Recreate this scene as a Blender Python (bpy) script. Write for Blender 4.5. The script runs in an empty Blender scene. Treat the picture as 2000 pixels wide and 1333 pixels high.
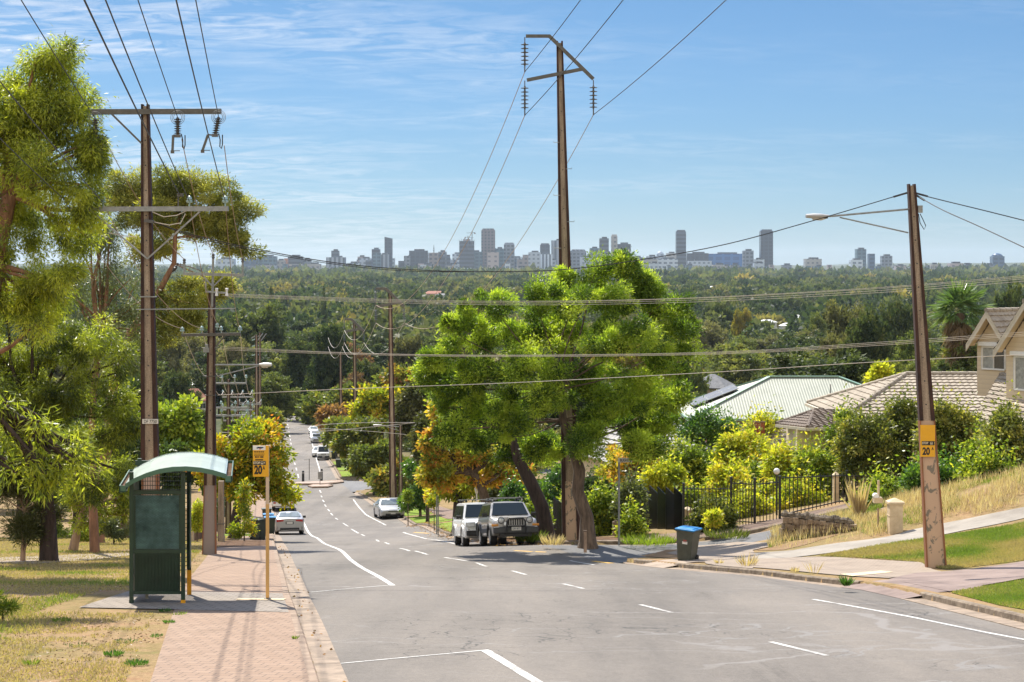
SUN_E, SKY_S, EXPO, HAZE = 5.0, .12, .85, 3.0e-5
SKY_R = [(0, (.265, .365, .54)), (.06, (.225, .318, .45)), (.16, (.22, .315, .41)), (.35, (.5, .62, .78)), (.7, (1.7, 1.65, 1.6))]; CLOUD = (4.8, 4.9, 5.1); BACK_FILL = (5.8, 5.5, 5.1)
import bpy, math, random
import numpy as np
from mathutils import Vector, Matrix
rng = np.random.default_rng(11)
random.seed(5)
F, HY, CZ = 3600.0, 518.0, 3.7          # focal length in photo pixels, horizon row, eye height
C = bpy.context.scene.collection
R = math.radians

# ------------------------------------------------------------------ object bookkeeping
def tag(o, label=None, cat=None, group=None, kind=None):
    if label: o['label'] = label
    if cat: o['category'] = cat
    if group: o['group'] = group
    if kind: o['kind'] = kind
    return o
def empty(name, loc, label=None, cat=None, group=None, rz=0.0):
    o = bpy.data.objects.new(name, None); C.objects.link(o)
    o.location = loc; o.rotation_euler = (0, 0, rz); o.empty_display_size = .3
    return tag(o, label, cat, group)
def copy_tree(o, parent=None):
    c = o.copy(); C.objects.link(c)
    if parent: c.parent = parent
    for ch in [x for x in KIDS.get(o.name, [])]:
        n = copy_tree(ch, c); KIDS.setdefault(c.name, []).append(n)
    return c
KIDS = {}
def link(name, me, parent=None, loc=(0, 0, 0)):
    o = bpy.data.objects.new(name, me); C.objects.link(o); o.location = loc
    if parent:
        o.parent = parent; KIDS.setdefault(parent.name, []).append(o)
    return o
def nz(v):
    v = Vector(v); return v.normalized() if v.length > 1e-9 else Vector((0, 0, 1))

class MB:
    """collects shapes and links them as ONE mesh object"""
    def __init__(s): s.V = []; s.F = []; s.M = []
    def add(s, vs, fs, mi=0):
        b = len(s.V); s.V += [tuple(v) for v in vs]
        for f in fs: s.F.append(tuple(b + i for i in f)); s.M.append(mi)
        return s
    def box(s, c, d, rz=0.0, mi=0, top=1.0, topy=None):
        cx, cy, cz = c; hx, hy, hz = d[0] / 2, d[1] / 2, d[2] / 2
        ty = top if topy is None else topy
        ca, sa = math.cos(rz), math.sin(rz); vs = []
        for z, kx, ky in ((-hz, 1, 1), (hz, top, ty)):
            for x, y in ((-hx, -hy), (hx, -hy), (hx, hy), (-hx, hy)):
                x *= kx; y *= ky
                vs.append((cx + x * ca - y * sa, cy + x * sa + y * ca, cz + z))
        return s.add(vs, [(3, 2, 1, 0), (4, 5, 6, 7), (0, 1, 5, 4), (1, 2, 6, 5), (2, 3, 7, 6), (3, 0, 4, 7)], mi)
    def bar(s, p, q, w, h=None, mi=0, w2=None):
        h = h or w; p = Vector(p); q = Vector(q); t = nz(q - p)
        up = Vector((0, 0, 1)) if abs(t.z) < .95 else Vector((0, 1, 0))
        a = nz(t.cross(up)); b = a.cross(t); k = (w2 / w) if w2 else 1
        vs = []
        for o, f in ((p, 1), (q, k)):
            for i, j in ((-1, -1), (1, -1), (1, 1), (-1, 1)): vs.append(o + a * (i * w / 2 * f) + b * (j * h / 2 * f))
        return s.add(vs, [(0, 1, 2, 3), (7, 6, 5, 4), (0, 4, 5, 1), (1, 5, 6, 2), (2, 6, 7, 3), (3, 7, 4, 0)], mi)
    def tube(s, path, rad, n=6, mi=0, cap=True):
        P = [Vector(p) for p in path]
        if not hasattr(rad, '__len__'): rad = [rad] * len(P)
        vs = []; fs = []; a = None
        for i, p in enumerate(P):
            t = nz(P[min(i + 1, len(P) - 1)] - P[max(i - 1, 0)])
            if a is None:
                a = nz(t.cross(Vector((0, 0, 1)) if abs(t.z) < .9 else Vector((1, 0, 0))))
            a = nz(a - t * a.dot(t)); b = t.cross(a)
            for k in range(n):
                g = 2 * math.pi * k / n
                vs.append(p + (a * math.cos(g) + b * math.sin(g)) * rad[i])
            if i:
                o = (i - 1) * n
                for k in range(n): fs.append((o + k, o + (k + 1) % n, o + n + (k + 1) % n, o + n + k))
        if cap:
            fs.append(tuple(range(n - 1, -1, -1))); fs.append(tuple(range(len(vs) - n, len(vs))))
        return s.add(vs, fs, mi)
    def lathe(s, prof, c, n=12, mi=0, axis='Z'):
        vs = []; fs = []
        for r, z in prof:
            for k in range(n):
                g = 2 * math.pi * k / n; x, y = r * math.cos(g), r * math.sin(g)
                v = (x, y, z) if axis == 'Z' else ((z, x, y) if axis == 'X' else (x, z, y))
                vs.append((c[0] + v[0], c[1] + v[1], c[2] + v[2]))
        for i in range(len(prof) - 1):
            for k in range(n):
                fs.append((i * n + k, i * n + (k + 1) % n, (i + 1) * n + (k + 1) % n, (i + 1) * n + k))
        fs.append(tuple(range(n - 1, -1, -1))); fs.append(tuple(range(len(vs) - n, len(vs))))
        return s.add(vs, fs, mi)
    def poly(s, vs, mi=0): return s.add(vs, [tuple(range(len(vs)))], mi)
    def slab(s, vs, off, mi=0):
        """polygon given thickness by the offset vector"""
        n = len(vs); o = Vector(off); vs = [Vector(v) for v in vs]
        fs = [tuple(range(n)), tuple(range(2 * n - 1, n - 1, -1))]
        fs += [(i, n + i, n + (i + 1) % n, (i + 1) % n) for i in range(n)]
        return s.add(vs + [v + o for v in vs], fs, mi)
    def build(s, name, mats, parent=None, smooth=None, origin=None, bevel=0):
        if not isinstance(mats, (list, tuple)): mats = [mats]
        if origin is None:
            if parent is not None:
                origin = Vector((0, 0, 0)); q = parent
                while q is not None: origin += q.location; q = q.parent
            else:
                a = np.array(s.V); origin = Vector(((a[:, 0].min() + a[:, 0].max()) / 2, (a[:, 1].min() + a[:, 1].max()) / 2, a[:, 2].min()))
        origin = Vector(origin)
        me = bpy.data.meshes.new(name)
        me.from_pydata([tuple(Vector(v) - origin) for v in s.V], [], s.F)
        for m in mats: me.materials.append(m)
        if len(mats) > 1: me.polygons.foreach_set('material_index', s.M)
        if smooth is not None:
            me.polygons.foreach_set('use_smooth', [True] * len(me.polygons)); me.set_sharp_from_angle(angle=R(smooth))
        me.update()
        o = link(name, me, parent, (0, 0, 0) if parent is not None else origin)
        if bevel:
            b = o.modifiers.new('bevel', 'BEVEL'); b.width = bevel; b.segments = 2; b.limit_method = 'ANGLE'
        return o

# ------------------------------------------------------------------ node materials
def nmat(name):
    m = bpy.data.materials.new(name); m.use_nodes = True
    nt = m.node_tree; b = nt.nodes['Principled BSDF']
    return m, nt, b
def noise(nt, scale, detail=5, coord='Object', vec=None, rough=.55, stretch=None, dist=0):
    n = nt.nodes.new('ShaderNodeTexNoise'); n.inputs['Scale'].default_value = scale
    n.inputs['Detail'].default_value = detail; n.inputs['Roughness'].default_value = rough; n.inputs['Distortion'].default_value = dist
    if vec is None:
        if coord == 'Pos': vec = nt.nodes.new('ShaderNodeNewGeometry').outputs['Position']
        else: vec = nt.nodes.new('ShaderNodeTexCoord').outputs[coord]
    if stretch:
        mp = nt.nodes.new('ShaderNodeMapping'); mp.inputs['Scale'].default_value = stretch
        nt.links.new(vec, mp.inputs[0]); vec = mp.outputs[0]
    nt.links.new(vec, n.inputs['Vector']); return n.outputs['Fac']
def ramp(nt, fac, stops, interp='LINEAR'):
    r = nt.nodes.new('ShaderNodeValToRGB'); r.color_ramp.interpolation = interp
    e = r.color_ramp.elements
    while len(e) < len(stops): e.new(.5)
    for k, (p, c) in enumerate(stops):
        e[k].position = p; e[k].color = (*c, 1) if len(c) == 3 else c
    nt.links.new(fac, r.inputs[0]); return r.outputs[0]
def mix(nt, fac, a, b, mode='MIX'):
    m = nt.nodes.new('ShaderNodeMix'); m.data_type = 'RGBA'; m.blend_type = mode
    for s, v in ((m.inputs[0], fac), (m.inputs[6], a), (m.inputs[7], b)):
        if hasattr(v, 'links') or hasattr(v, 'is_linked'): nt.links.new(v, s)
        else: s.default_value = v if not isinstance(v, tuple) else ((*v, 1) if len(v) == 3 else v)
    return m.outputs[2]
def mth(nt, op, a, b=None, c=None):
    m = nt.nodes.new('ShaderNodeMath'); m.operation = op
    for i, v in enumerate((a, b, c)):
        if v is None: continue
        if hasattr(v, 'is_linked'): nt.links.new(v, m.inputs[i])
        else: m.inputs[i].default_value = v
    return m.outputs[0]
def bump(nt, b, h, strength=.3, dist=.02):
    n = nt.nodes.new('ShaderNodeBump'); n.inputs['Strength'].default_value = strength; n.inputs['Distance'].default_value = dist
    nt.links.new(h, n.inputs['Height']); nt.links.new(n.outputs[0], b.inputs['Normal'])
def pm(name, c, rough=.6, metal=0, var=.18, scale=4, bmp=0, bscale=40, c2=None, thr=(.35, .65), coat=0, spec=.5, stretch=None, coord='Object'):
    m, nt, b = nmat(name)
    b.inputs['Roughness'].default_value = rough; b.inputs['Metallic'].default_value = metal
    b.inputs['Specular IOR Level'].default_value = spec; b.inputs['Coat Weight'].default_value = coat
    if var or c2:
        lo = tuple(x * (1 - var) for x in c); hi = tuple(min(1, x * (1 + var)) for x in c) if c2 is None else c2
        f = noise(nt, scale, 8, coord, stretch=stretch, rough=.65)
        nt.links.new(ramp(nt, f, [(thr[0], lo), (thr[1], hi)]), b.inputs['Base Color'])
    else: b.inputs['Base Color'].default_value = (*c, 1)
    if bmp: bump(nt, b, noise(nt, bscale, 4, coord), bmp, .02)
    return m
def fol(name, stops, trans=.38, objvar=.25, spec=.25, rough=.5, gain=1.6):
    """leaf material: colour by a per-leaf attribute plus a little per-tree variation"""
    m, nt, b = nmat(name)
    at = nt.nodes.new('ShaderNodeAttribute'); at.attribute_name = 'tint'
    oi = nt.nodes.new('ShaderNodeObjectInfo')
    f = mth(nt, 'ADD', at.outputs['Fac'], mth(nt, 'MULTIPLY', mth(nt, 'SUBTRACT', oi.outputs['Random'], .5), objvar))
    c = ramp(nt, f, stops)
    nt.links.new(c, b.inputs['Base Color']); b.inputs['Roughness'].default_value = rough
    b.inputs['Specular IOR Level'].default_value = spec
    t = nt.nodes.new('ShaderNodeBsdfTranslucent')
    g = mix(nt, 1.0, c, (gain * .96, gain, gain * .45), 'MULTIPLY'); nt.links.new(g, t.inputs['Color'])
    x = nt.nodes.new('ShaderNodeMixShader'); x.inputs[0].default_value = trans
    out = nt.nodes['Material Output']
    nt.links.new(b.outputs[0], x.inputs[1]); nt.links.new(t.outputs[0], x.inputs[2]); nt.links.new(x.outputs[0], out.inputs['Surface'])
    return m

# ------------------------------------------------------------------ the lie of the land
_ky = [-80, 0, 14, 26, 38, 50, 71, 95, 118, 143, 165, 190, 260, 350, 450, 520, 700, 30000]
_kd = [-2.5, 3.7, 4.9, 5.88, 6.9, 8.3, 10.85, 14.0, 16.95, 19.65, 21.0, 22.6, 27.3, 32.2, 36.6, 38.0, 38.0, 38.0]
_ty = np.arange(-80, 760, 1.0); _td = np.interp(_ty, _ky, _kd)
_k = np.exp(-.5 * (np.arange(-14, 15) / 5.0) ** 2); _k /= _k.sum()
_td = np.convolve(np.pad(_td, 14, mode='edge'), _k, mode='valid')
def prof(y): return -np.interp(y, _ty, _td)
KY = [5, 26, 41, 73, 95, 118, 160, 200, 262, 350, 450, 520]
KLX = [.1, -2.7, -4.95, -9.35, -12.3, -15.4, -21.0, -26.3, -34.6, -46.0, -59.0, -68]
KRY = [5, 26, 35, 44, 52, 60, 69, 80, 89, 105, 123, 143, 165, 178, 200, 262, 350, 450, 520]
KRX = [12.5, 10.6, 9.7, 8.75, 6.3, 3.95, 1.55, -.15, -1.75, -3.7, -5.9, -8.7, -12.6, -15.2, -18.6, -26.2, -37.0, -49.8, -58]
def xl(y): return np.interp(y, KY, KLX)      # left kerb face
def xr(y): return np.interp(y, KRY, KRX)     # right kerb face
_cp = []
for y in (-40, 0, 20, 35, 50, 65, 80, 100, 130, 160, 200, 260, 340, 420):
    l, r = float(xl(y)), float(xr(y))
    _cp += [(l - 60, y, 0), (l - 25, y, 0), (l - 8, y, 0), (l, y, 0), (r, y, 0)]
_cp += [(13, 46, .25), (12.8, 40, .15), (11.5, 50, .05), (16, 57.6, 1.33), (11.1, 57, .65), (8.7, 56, .2), (16.4, 62, 2.3), (12.5, 60, .72),
        (9.3, 62, .4), (9.3, 70, .7), (13, 72, 1.6), (4.4, 66, 0), (6, 72, .45), (2.7, 68, .2), (7.4, 67, .2), (18, 84, 2.8), (25, 88, 3.3),
        (24, 75, 3.2), (12, 125, 4.3), (25, 135, 5.2), (3, 90, .5), (2, 110, .9), (0, 140, 1.2), (10, 108, 2.6), (60, 60, 4.5), (60, 130, 7.5),
        (45, 100, 5.5), (30, 200, 4.0), (-2, 190, .8), (60, 250, 3), (0, 300, .4), (60, 400, 0), (40, 20, 2), (22, 28, 1.0), (14.5, 35, .25), (60, -20, 2), (120, 60, 6), (120, 150, 7), (120, 300, 2)]
_cp = np.array(_cp, float); _cx = _cp[:, :2] / 40.0
def _phi(r2): return np.where(r2 > 1e-12, .5 * r2 * np.log(np.maximum(r2, 1e-12)), 0)
_n = len(_cp); _A = np.zeros((_n + 3, _n + 3)); _r2 = ((_cx[:, None] - _cx[None]) ** 2).sum(-1)
_A[:_n, :_n] = _phi(_r2) + np.eye(_n) * 2e-4
_A[:_n, _n] = 1; _A[:_n, _n + 1:] = _cx; _A[_n:, :_n] = _A[:_n, _n:].T
_w = np.linalg.solve(_A, np.concatenate([_cp[:, 2], np.zeros(3)]))
def GA(x, y):
    x = np.asarray(x, float).ravel(); y = np.asarray(y, float).ravel(); z = CZ + prof(y)
    k = (y < 460) & (np.abs(x) < 150)
    if k.any():
        p = np.stack([np.clip(x[k], -70, 100), np.clip(y[k], -45, 420)], 1) / 40.0
        r = _w[_n] + p @ _w[_n + 1:]
        for i in range(_n): r += _w[i] * _phi(((p - _cx[i]) ** 2).sum(1))
        fade = np.clip((430 - y[k]) / 130, 0, 1); z[k] += np.clip(r, -.6, 8) * fade * np.clip((150 - np.abs(x[k])) / 50, 0, 1)
    return z
def G(x, y): return float(GA([x], [y])[0])
def P(px, py, d): return Vector(((px - 1000) / F * d, d, CZ - (py - HY) / F * d))
_dd = np.geomspace(9, 9000, 5000)
def gp(px, py):
    """the ground point seen at a place in the photograph"""
    x = (px - 1000) / F * _dd; z = CZ - (py - HY) / F * _dd
    h = z - GA(x, _dd); i = int(np.argmax(h < 0))
    if h[i] >= 0: i = len(_dd) - 1
    t = h[i - 1] / (h[i - 1] - h[i]); d = _dd[i - 1] + t * (_dd[i] - _dd[i - 1])
    X = (px - 1000) / F * d
    return Vector((X, d, G(X, d)))
def on(px, d):
    X = (px - 1000) / F * d; return Vector((X, d, G(X, d)))
ROADZ = -.13
# ================================================================== the setting: ground, road, paths
def inpoly(x, y, poly):
    x = np.asarray(x); y = np.asarray(y); c = np.zeros(x.shape, bool); n = len(poly)
    for i in range(n):
        (x0, y0), (x1, y1) = poly[i], poly[(i + 1) % n]
        if y0 == y1: continue
        k = ((y0 > y) != (y1 > y)) & (x < (x1 - x0) * (y - y0) / (y1 - y0) + x0); c ^= k
    return c
BLIGH = [(2.5, 61.2), (3.6, 60.9), (4.6, 62.2), (6.0, 63.9), (8.5, 65.4), (14, 66.6), (30, 68), (60, 70),
         (60, 76), (30, 73.2), (14, 70.6), (9, 70.0), (5, 69.6), (2.6, 69.9), (1.3, 70.8), (.2, 71.5)]
JUNC = [(-15.4, 178), (-12, 181), (-6, 184), (10, 189), (40, 197), (40, 205), (10, 200), (-10, 196), (-15, 197), (-18.9, 201), (-24, 190)]
_ys = np.concatenate([np.arange(4, 130, 1.0), np.arange(130, 530, 4.0)])
MAIN = [(float(xl(y)), float(y)) for y in _ys] + [(float(xr(y)), float(y)) for y in _ys[::-1]]
# --- terrain: one sheet that reaches the horizon, dropped under the carriageway
_rows = np.concatenate([np.arange(-60, 20, 2.0), np.arange(20, 82, .28), np.geomspace(82, 330, 330)[1:], np.geomspace(330, 16000, 170)[1:]])
_ta = np.concatenate([np.linspace(-2.2, -.36, 40), np.linspace(-.35, .35, 420), np.linspace(.36, 2.2, 40)])
def terrain():
    yy = np.repeat(_rows, len(_ta)); sc = np.maximum(np.abs(_rows), 22) ; xx = (sc[:, None] * _ta[None]).ravel()
    z = GA(xx, yy)
    zi = inpoly(xx, yy, MAIN) | inpoly(xx, yy, BLIGH) | inpoly(xx, yy, JUNC)
    z = z - zi * .42
    far = yy > 600
    z = z + far * np.clip((yy - 600) / 5000, 0, 1) * 2.5 * np.sin(xx / 340.) * np.sin(yy / 510.)
    z = z + (yy > 8200) * np.clip((yy - 8200) / 2600, 0, 1) * (36 + 9 * np.sin(xx / 520. + 1.3) + 6 * np.sin(xx / 213.) + 3 * np.sin(xx / 91.))
    n, m = len(_rows), len(_ta)
    i = np.arange(n * m).reshape(n, m)
    q = np.stack([i[:-1, :-1], i[:-1, 1:], i[1:, 1:], i[1:, :-1]], -1).reshape(-1, 4)
    me = bpy.data.meshes.new('ground')
    me.vertices.add(n * m); me.vertices.foreach_set('co', np.stack([xx, yy, z], 1).ravel())
    me.loops.add(q.size); me.loops.foreach_set('vertex_index', q.ravel())
    me.polygons.add(len(q)); me.polygons.foreach_set('loop_start', np.arange(len(q)) * 4); me.polygons.foreach_set('loop_total', np.full(len(q), 4))
    me.update(); me.polygons.foreach_set('use_smooth', np.ones(len(q), bool))
    return me
def ground_mat():
    m, nt, b = nmat('dry ground')
    geo = nt.nodes.new('ShaderNodeNewGeometry'); p = geo.outputs['Position']
    sx = nt.nodes.new('ShaderNodeSeparateXYZ'); nt.links.new(p, sx.inputs[0])
    n1 = noise(nt, .35, 9, vec=p, rough=.62); n2 = noise(nt, 2.6, 8, vec=p, rough=.7); n3 = noise(nt, 22, 5, vec=p, rough=.7)
    f = mth(nt, 'ADD', mth(nt, 'MULTIPLY', n1, .55), mth(nt, 'MULTIPLY', n2, .45))
    c = ramp(nt, f, [(.34, (0.306, 0.178, 0.098)), (.45, (0.315, 0.217, 0.115)), (.53, (0.255, 0.191, 0.085)), (.62, (0.162, 0.153, 0.051))])
    c = mix(nt, ramp(nt, n3, [(.42, (0, 0, 0)), (.7, (.75, .75, .75))]), c, (.17, .105, .055)); c = mix(nt, .5, c, ramp(nt, noise(nt, 9, 5, vec=p, rough=.75), [(.36, (.62, .58, .55)), (.55, (1, 1, 1)), (.72, (1.25, 1.22, 1.15))]), 'MULTIPLY')
    # far suburbs: the floor under the tree canopy is dull green and brown
    k = mth(nt, 'MULTIPLY', mth(nt, 'SUBTRACT', sx.outputs['Y'], 150.), 1 / 200.); k = mth(nt, 'MINIMUM', mth(nt, 'MAXIMUM', k, 0), 1)
    g = ramp(nt, noise(nt, .03, 8, vec=p, rough=.7), [(.35, (.035, .05, .02)), (.55, (.06, .07, .03)), (.7, (.12, .11, .07))])
    nt.links.new(mix(nt, k, c, g), b.inputs['Base Color']); b.inputs['Roughness'].default_value = .95; b.inputs['Specular IOR Level'].default_value = .1
    bump(nt, b, n3, .6, .03)
    return m
M = {}
M['ground'] = ground_mat()
_me = terrain(); _me.materials.append(M['ground']); tag(link('ground', _me), kind='structure')

def asphalt(name, base, wear=True):
    m, nt, b = nmat(name)
    p = nt.nodes.new('ShaderNodeNewGeometry').outputs['Position']
    big = noise(nt, .22, 6, vec=p, rough=.6, stretch=(1, .35, 1)); fine = noise(nt, 55, 3, vec=p, rough=.8); mid = noise(nt, 3, 8, vec=p, rough=.7)
    c = ramp(nt, mth(nt, 'ADD', mth(nt, 'MULTIPLY', big, .7), mth(nt, 'MULTIPLY', mid, .3)),
             [(.36, tuple(x * .74 for x in base)), (.5, base), (.66, tuple(x * 1.22 for x in base))])
    # wheel tracks and old patches run along the street
    mpv = nt.nodes.new('ShaderNodeMapping'); mpv.inputs['Rotation'].default_value = (0, 0, R(-8)); mpv.inputs['Scale'].default_value = (1.0, .035, 1); nt.links.new(p, mpv.inputs[0])
    trk = noise(nt, .55, 4, vec=mpv.outputs[0], rough=.6)
    c = mix(nt, .85, c, ramp(nt, trk, [(.34, (.80, .80, .80)), (.5, (1, 1, 1)), (.66, (1.16, 1.15, 1.13))]), 'MULTIPLY')
    sp = ramp(nt, fine, [(.33, (.55, .55, .55)), (.5, (1, 1, 1)), (.7, (1.35, 1.35, 1.35))]); c = mix(nt, .8, c, sp, 'MULTIPLY')
    c = mix(nt, .55, c, ramp(nt, noise(nt, 13, 4, vec=p, rough=.8), [(.32, (.72, .72, .72)), (.5, (1, 1, 1)), (.68, (1.25, 1.25, 1.25))]), 'MULTIPLY')
    st = ramp(nt, noise(nt, .8, 5, vec=mpv.outputs[0], rough=.8, dist=.4), [(.60, (1, 1, 1)), (.72, (.62, .61, .60))]); c = mix(nt, .7, c, st, 'MULTIPLY')
    if wear:
        # crack sealing: thin wandering lines, only in worn areas
        w = nt.nodes.new('ShaderNodeVectorMath'); w.operation = 'ADD'; nt.links.new(p, w.inputs[0])
        nv = nt.nodes.new('ShaderNodeTexNoise'); nv.inputs['Scale'].default_value = .9; nv.inputs['Detail'].default_value = 4; nt.links.new(p, nv.inputs['Vector'])
        s = nt.nodes.new('ShaderNodeVectorMath'); s.operation = 'SCALE'; s.inputs['Scale'].default_value = 1.6; nt.links.new(nv.outputs['Color'], s.inputs[0]); nt.links.new(s.outputs[0], w.inputs[1])
        for scl, st, th, col, lo, hi, sd in ((.16, (.35, 1.3, .2), .0045, (.20, .185, .17), .47, .53, 0), (.34, (.4, 1.2, .2), .0055, (.19, .177, .163), .50, .56, 31), (.75, (.7, 1, .2), .013, (.185, .175, .163), .56, .62, 53), (1.1, (1, 1, .2), .010, (.035, .033, .03), .55, .6, 71)):
            mp = nt.nodes.new('ShaderNodeMapping'); mp.inputs['Scale'].default_value = st; mp.inputs['Location'].default_value = (sd, sd * .7, 0); nt.links.new(w.outputs[0], mp.inputs[0])
            v = nt.nodes.new('ShaderNodeTexVoronoi'); v.feature = 'DISTANCE_TO_EDGE'; v.inputs['Scale'].default_value = scl; nt.links.new(mp.outputs[0], v.inputs['Vector'])
            ln = ramp(nt, v.outputs['Distance'], [(0, (1, 1, 1)), (th, (1, 1, 1)), (th * 1.6, (0, 0, 0))])
            mk = ramp(nt, noise(nt, .16, 3, vec=mp.outputs[0]), [(lo, (0, 0, 0)), (hi, (1, 1, 1))])
            c = mix(nt, mth(nt, 'MULTIPLY', mth(nt, 'MULTIPLY', ln, mk), .75), c, col)
    nt.links.new(c, b.inputs['Base Color']); b.inputs['Roughness'].default_value = .8; b.inputs['Specular IOR Level'].default_value = .3
    bump(nt, b, fine, .35, .01)
    return m
M['asphalt'] = asphalt('worn grey asphalt', (.134, .117, .099))
M['asphalt_side'] = asphalt('side street asphalt', (.115, .115, .118), False)

def drape(name, xy, tris_or_quads, dz, mat, thick=0):
    xy = np.array(xy, float); z = GA(xy[:, 0], xy[:, 1]) + dz
    me = bpy.data.meshes.new(name); me.from_pydata(np.column_stack([xy, z]).tolist(), [], tris_or_quads); me.materials.append(mat)
    me.polygons.foreach_set('use_smooth', np.ones(len(me.polygons), bool)); me.update()
    return link(name, me)
def strip(name, ptsL, ptsR, nacross, dz, mat):
    xy = []; fs = []
    for a, b in zip(ptsL, ptsR):
        for k in range(nacross + 1):
            t = k / nacross; xy.append((a[0] + (b[0] - a[0]) * t, a[1] + (b[1] - a[1]) * t))
    m = nacross + 1
    for i in range(len(ptsL) - 1):
        for k in range(nacross): fs.append((i * m + k, i * m + k + 1, (i + 1) * m + k + 1, (i + 1) * m + k))
    return drape(name, xy, fs, dz, mat)
def fill(name, poly, step, dz, mat, lim=None):
    """a sheet that follows the ground inside an outline: edge-exact fan of small cells"""
    import bmesh
    bm = bmesh.new(); vs = [bm.verts.new((x, y, 0)) for x, y in poly]; bm.faces.new(vs)
    bmesh.ops.triangulate(bm, faces=bm.faces[:])
    xs = [p[0] for p in poly]; ys = [p[1] for p in poly]
    for ax, lo, hi in ((0, min(xs), max(xs)), (1, min(ys), max(ys))):
        t = lo + step
        while t < hi:
            no = (1, 0, 0) if ax == 0 else (0, 1, 0); co = (t, 0, 0) if ax == 0 else (0, t, 0)
            bmesh.ops.bisect_plane(bm, geom=bm.verts[:] + bm.edges[:] + bm.faces[:], plane_co=co, plane_no=no); t += step
    co = np.array([v.co[:] for v in bm.verts]); z = GA(co[:, 0], co[:, 1]) + dz
    for v, h in zip(bm.verts, z): v.co.z = h
    for f in bm.faces:
        f.smooth = True
        if f.normal.z < 0: f.normal_flip()
    me = bpy.data.meshes.new(name); bm.to_mesh(me); bm.free(); me.materials.append(mat)
    return link(name, me)
_yr = np.concatenate([np.arange(4, 130, .7), np.arange(130, 522, 2.5)])
tag(strip('road', [(float(xl(y)) + .3, y) for y in _yr], [(float(xr(y)) - .3, y) for y in _yr], 22, ROADZ, M['asphalt']), kind='structure')
tag(fill('side_street', BLIGH, 1.2, ROADZ - .006, M['asphalt_side']), kind='structure')
tag(fill('cross_street', JUNC, 3, ROADZ - .006, M['asphalt_side']), kind='structure')

# --- kerbs and gutters
M['concrete'] = pm('kerb concrete', (0.216, 0.14, 0.088), .85, var=.3, scale=3, bmp=.3, c2=(0.288, 0.208, 0.144))
M['stonekerb'] = pm('old stone kerb', (0.152, 0.108, 0.068), .9, var=.3, scale=5, bmp=.5, bscale=25, c2=(0.24, 0.188, 0.132))
M['gutter'] = pm('orange stained gutter concrete', (.215, .16, .11), .85, var=.3, scale=2.5, bmp=.3, c2=(.30, .225, .16))
def resample(pts, step):
    out = [Vector(pts[0])]
    for a, b in zip(pts[:-1], pts[1:]):
        a = Vector(a); b = Vector(b); n = max(1, int((b - a).length / step))
        for k in range(1, n + 1): out.append(a + (b - a) * k / n)
    return out
def kerb_line(name, pts, mat, side, blocks=0, gutter=.45, step=.6, rise=.0):
    """side=+1: the pavement lies to the right of the direction of travel"""
    Q = resample(pts, step); mb = MB(); sec = [(.16, -.34), (.16, .012 + rise), (.03, .012 + rise), (0, -.015 + rise), (-.012, -.118), (-gutter, ROADZ + .006), (-gutter, -.36)]
    nrm = []
    for i, p in enumerate(Q):
        t = (Q[min(i + 1, len(Q) - 1)] - Q[max(i - 1, 0)]).normalized(); nrm.append(Vector((t.y, -t.x)) * side)
        rings = []
    zz = GA([p.x for p in Q], [p.y for p in Q])
    for p, n, z in zip(Q, nrm, zz): rings.append([(p.x + n.x * o, p.y + n.y * o, z + h) for o, h in sec])
    k = len(sec)
    for i in range(len(rings) - 1):
        gap = blocks and (i % blocks == blocks - 1)
        a = rings[i]; b = rings[i + 1]
        if gap: b = [tuple(Vector(u) * .02 + Vector(v) * .98) for u, v in zip(a, b)]
        mb.add(a + b, [(j, j + 1, k + j + 1, k + j) for j in range(k - 1)] + [tuple(range(k))[::-1], tuple(range(k, 2 * k))])
        for j in (4, 5): mb.M[-(k + 1) + j] = 1
    return tag(mb.build(name, [mat, M['gutter']], origin=(0, 0, 0)), kind='structure')
kerb_line('kerb', [(float(xl(y)), y) for y in np.concatenate([np.arange(8, 130, 1.), np.arange(130, 178, 3.)])], M['concrete'], -1, blocks=3)
kerb_line('kerb', [(float(xl(y)), y) for y in np.arange(200, 500, 6.)], M['concrete'], -1)
kerb_line('kerb', [(float(xr(y)), y) for y in np.arange(8, 41.1, .5)], M['stonekerb'], 1, blocks=2)
kerb_line('kerb', [(float(xr(y)), y) for y in np.arange(45.0, 56.6, .5)], M['stonekerb'], 1, blocks=2)
kerb_line('kerb', [(float(xr(y)), y) for y in np.arange(58.4, 60.4, .5)] + [(3.95, 60.7), (4.6, 62.2), (6.0, 63.9), (8.5, 65.4), (14, 66.6), (30, 68)], M['stonekerb'], 1, blocks=2, gutter=.3)
kerb_line('kerb', [(30, 73.2), (14, 70.6), (9, 70.0), (5, 69.6), (2.6, 69.9), (1.3, 70.8), (.9, 72)] + [(float(xr(y)), y) for y in np.arange(74, 88, 1.)], M['stonekerb'], 1, blocks=2, gutter=.3)
kerb_line('kerb', [(float(xr(y)), y) for y in np.arange(88, 97, 1.)], M['stonekerb'], 1, blocks=2)
kerb_line('kerb', [(float(xr(y)), y) for y in np.arange(101, 177, 2.)] + [(-14.4, 179.5), (-12, 181), (-6, 184), (10, 189)], M['stonekerb'], 1)
kerb_line('kerb', [(10, 200), (-10, 196), (-15, 197), (-18.2, 201)] + [(float(xr(y)), y) for y in np.arange(206, 500, 6.)], M['stonekerb'], 1)
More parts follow.
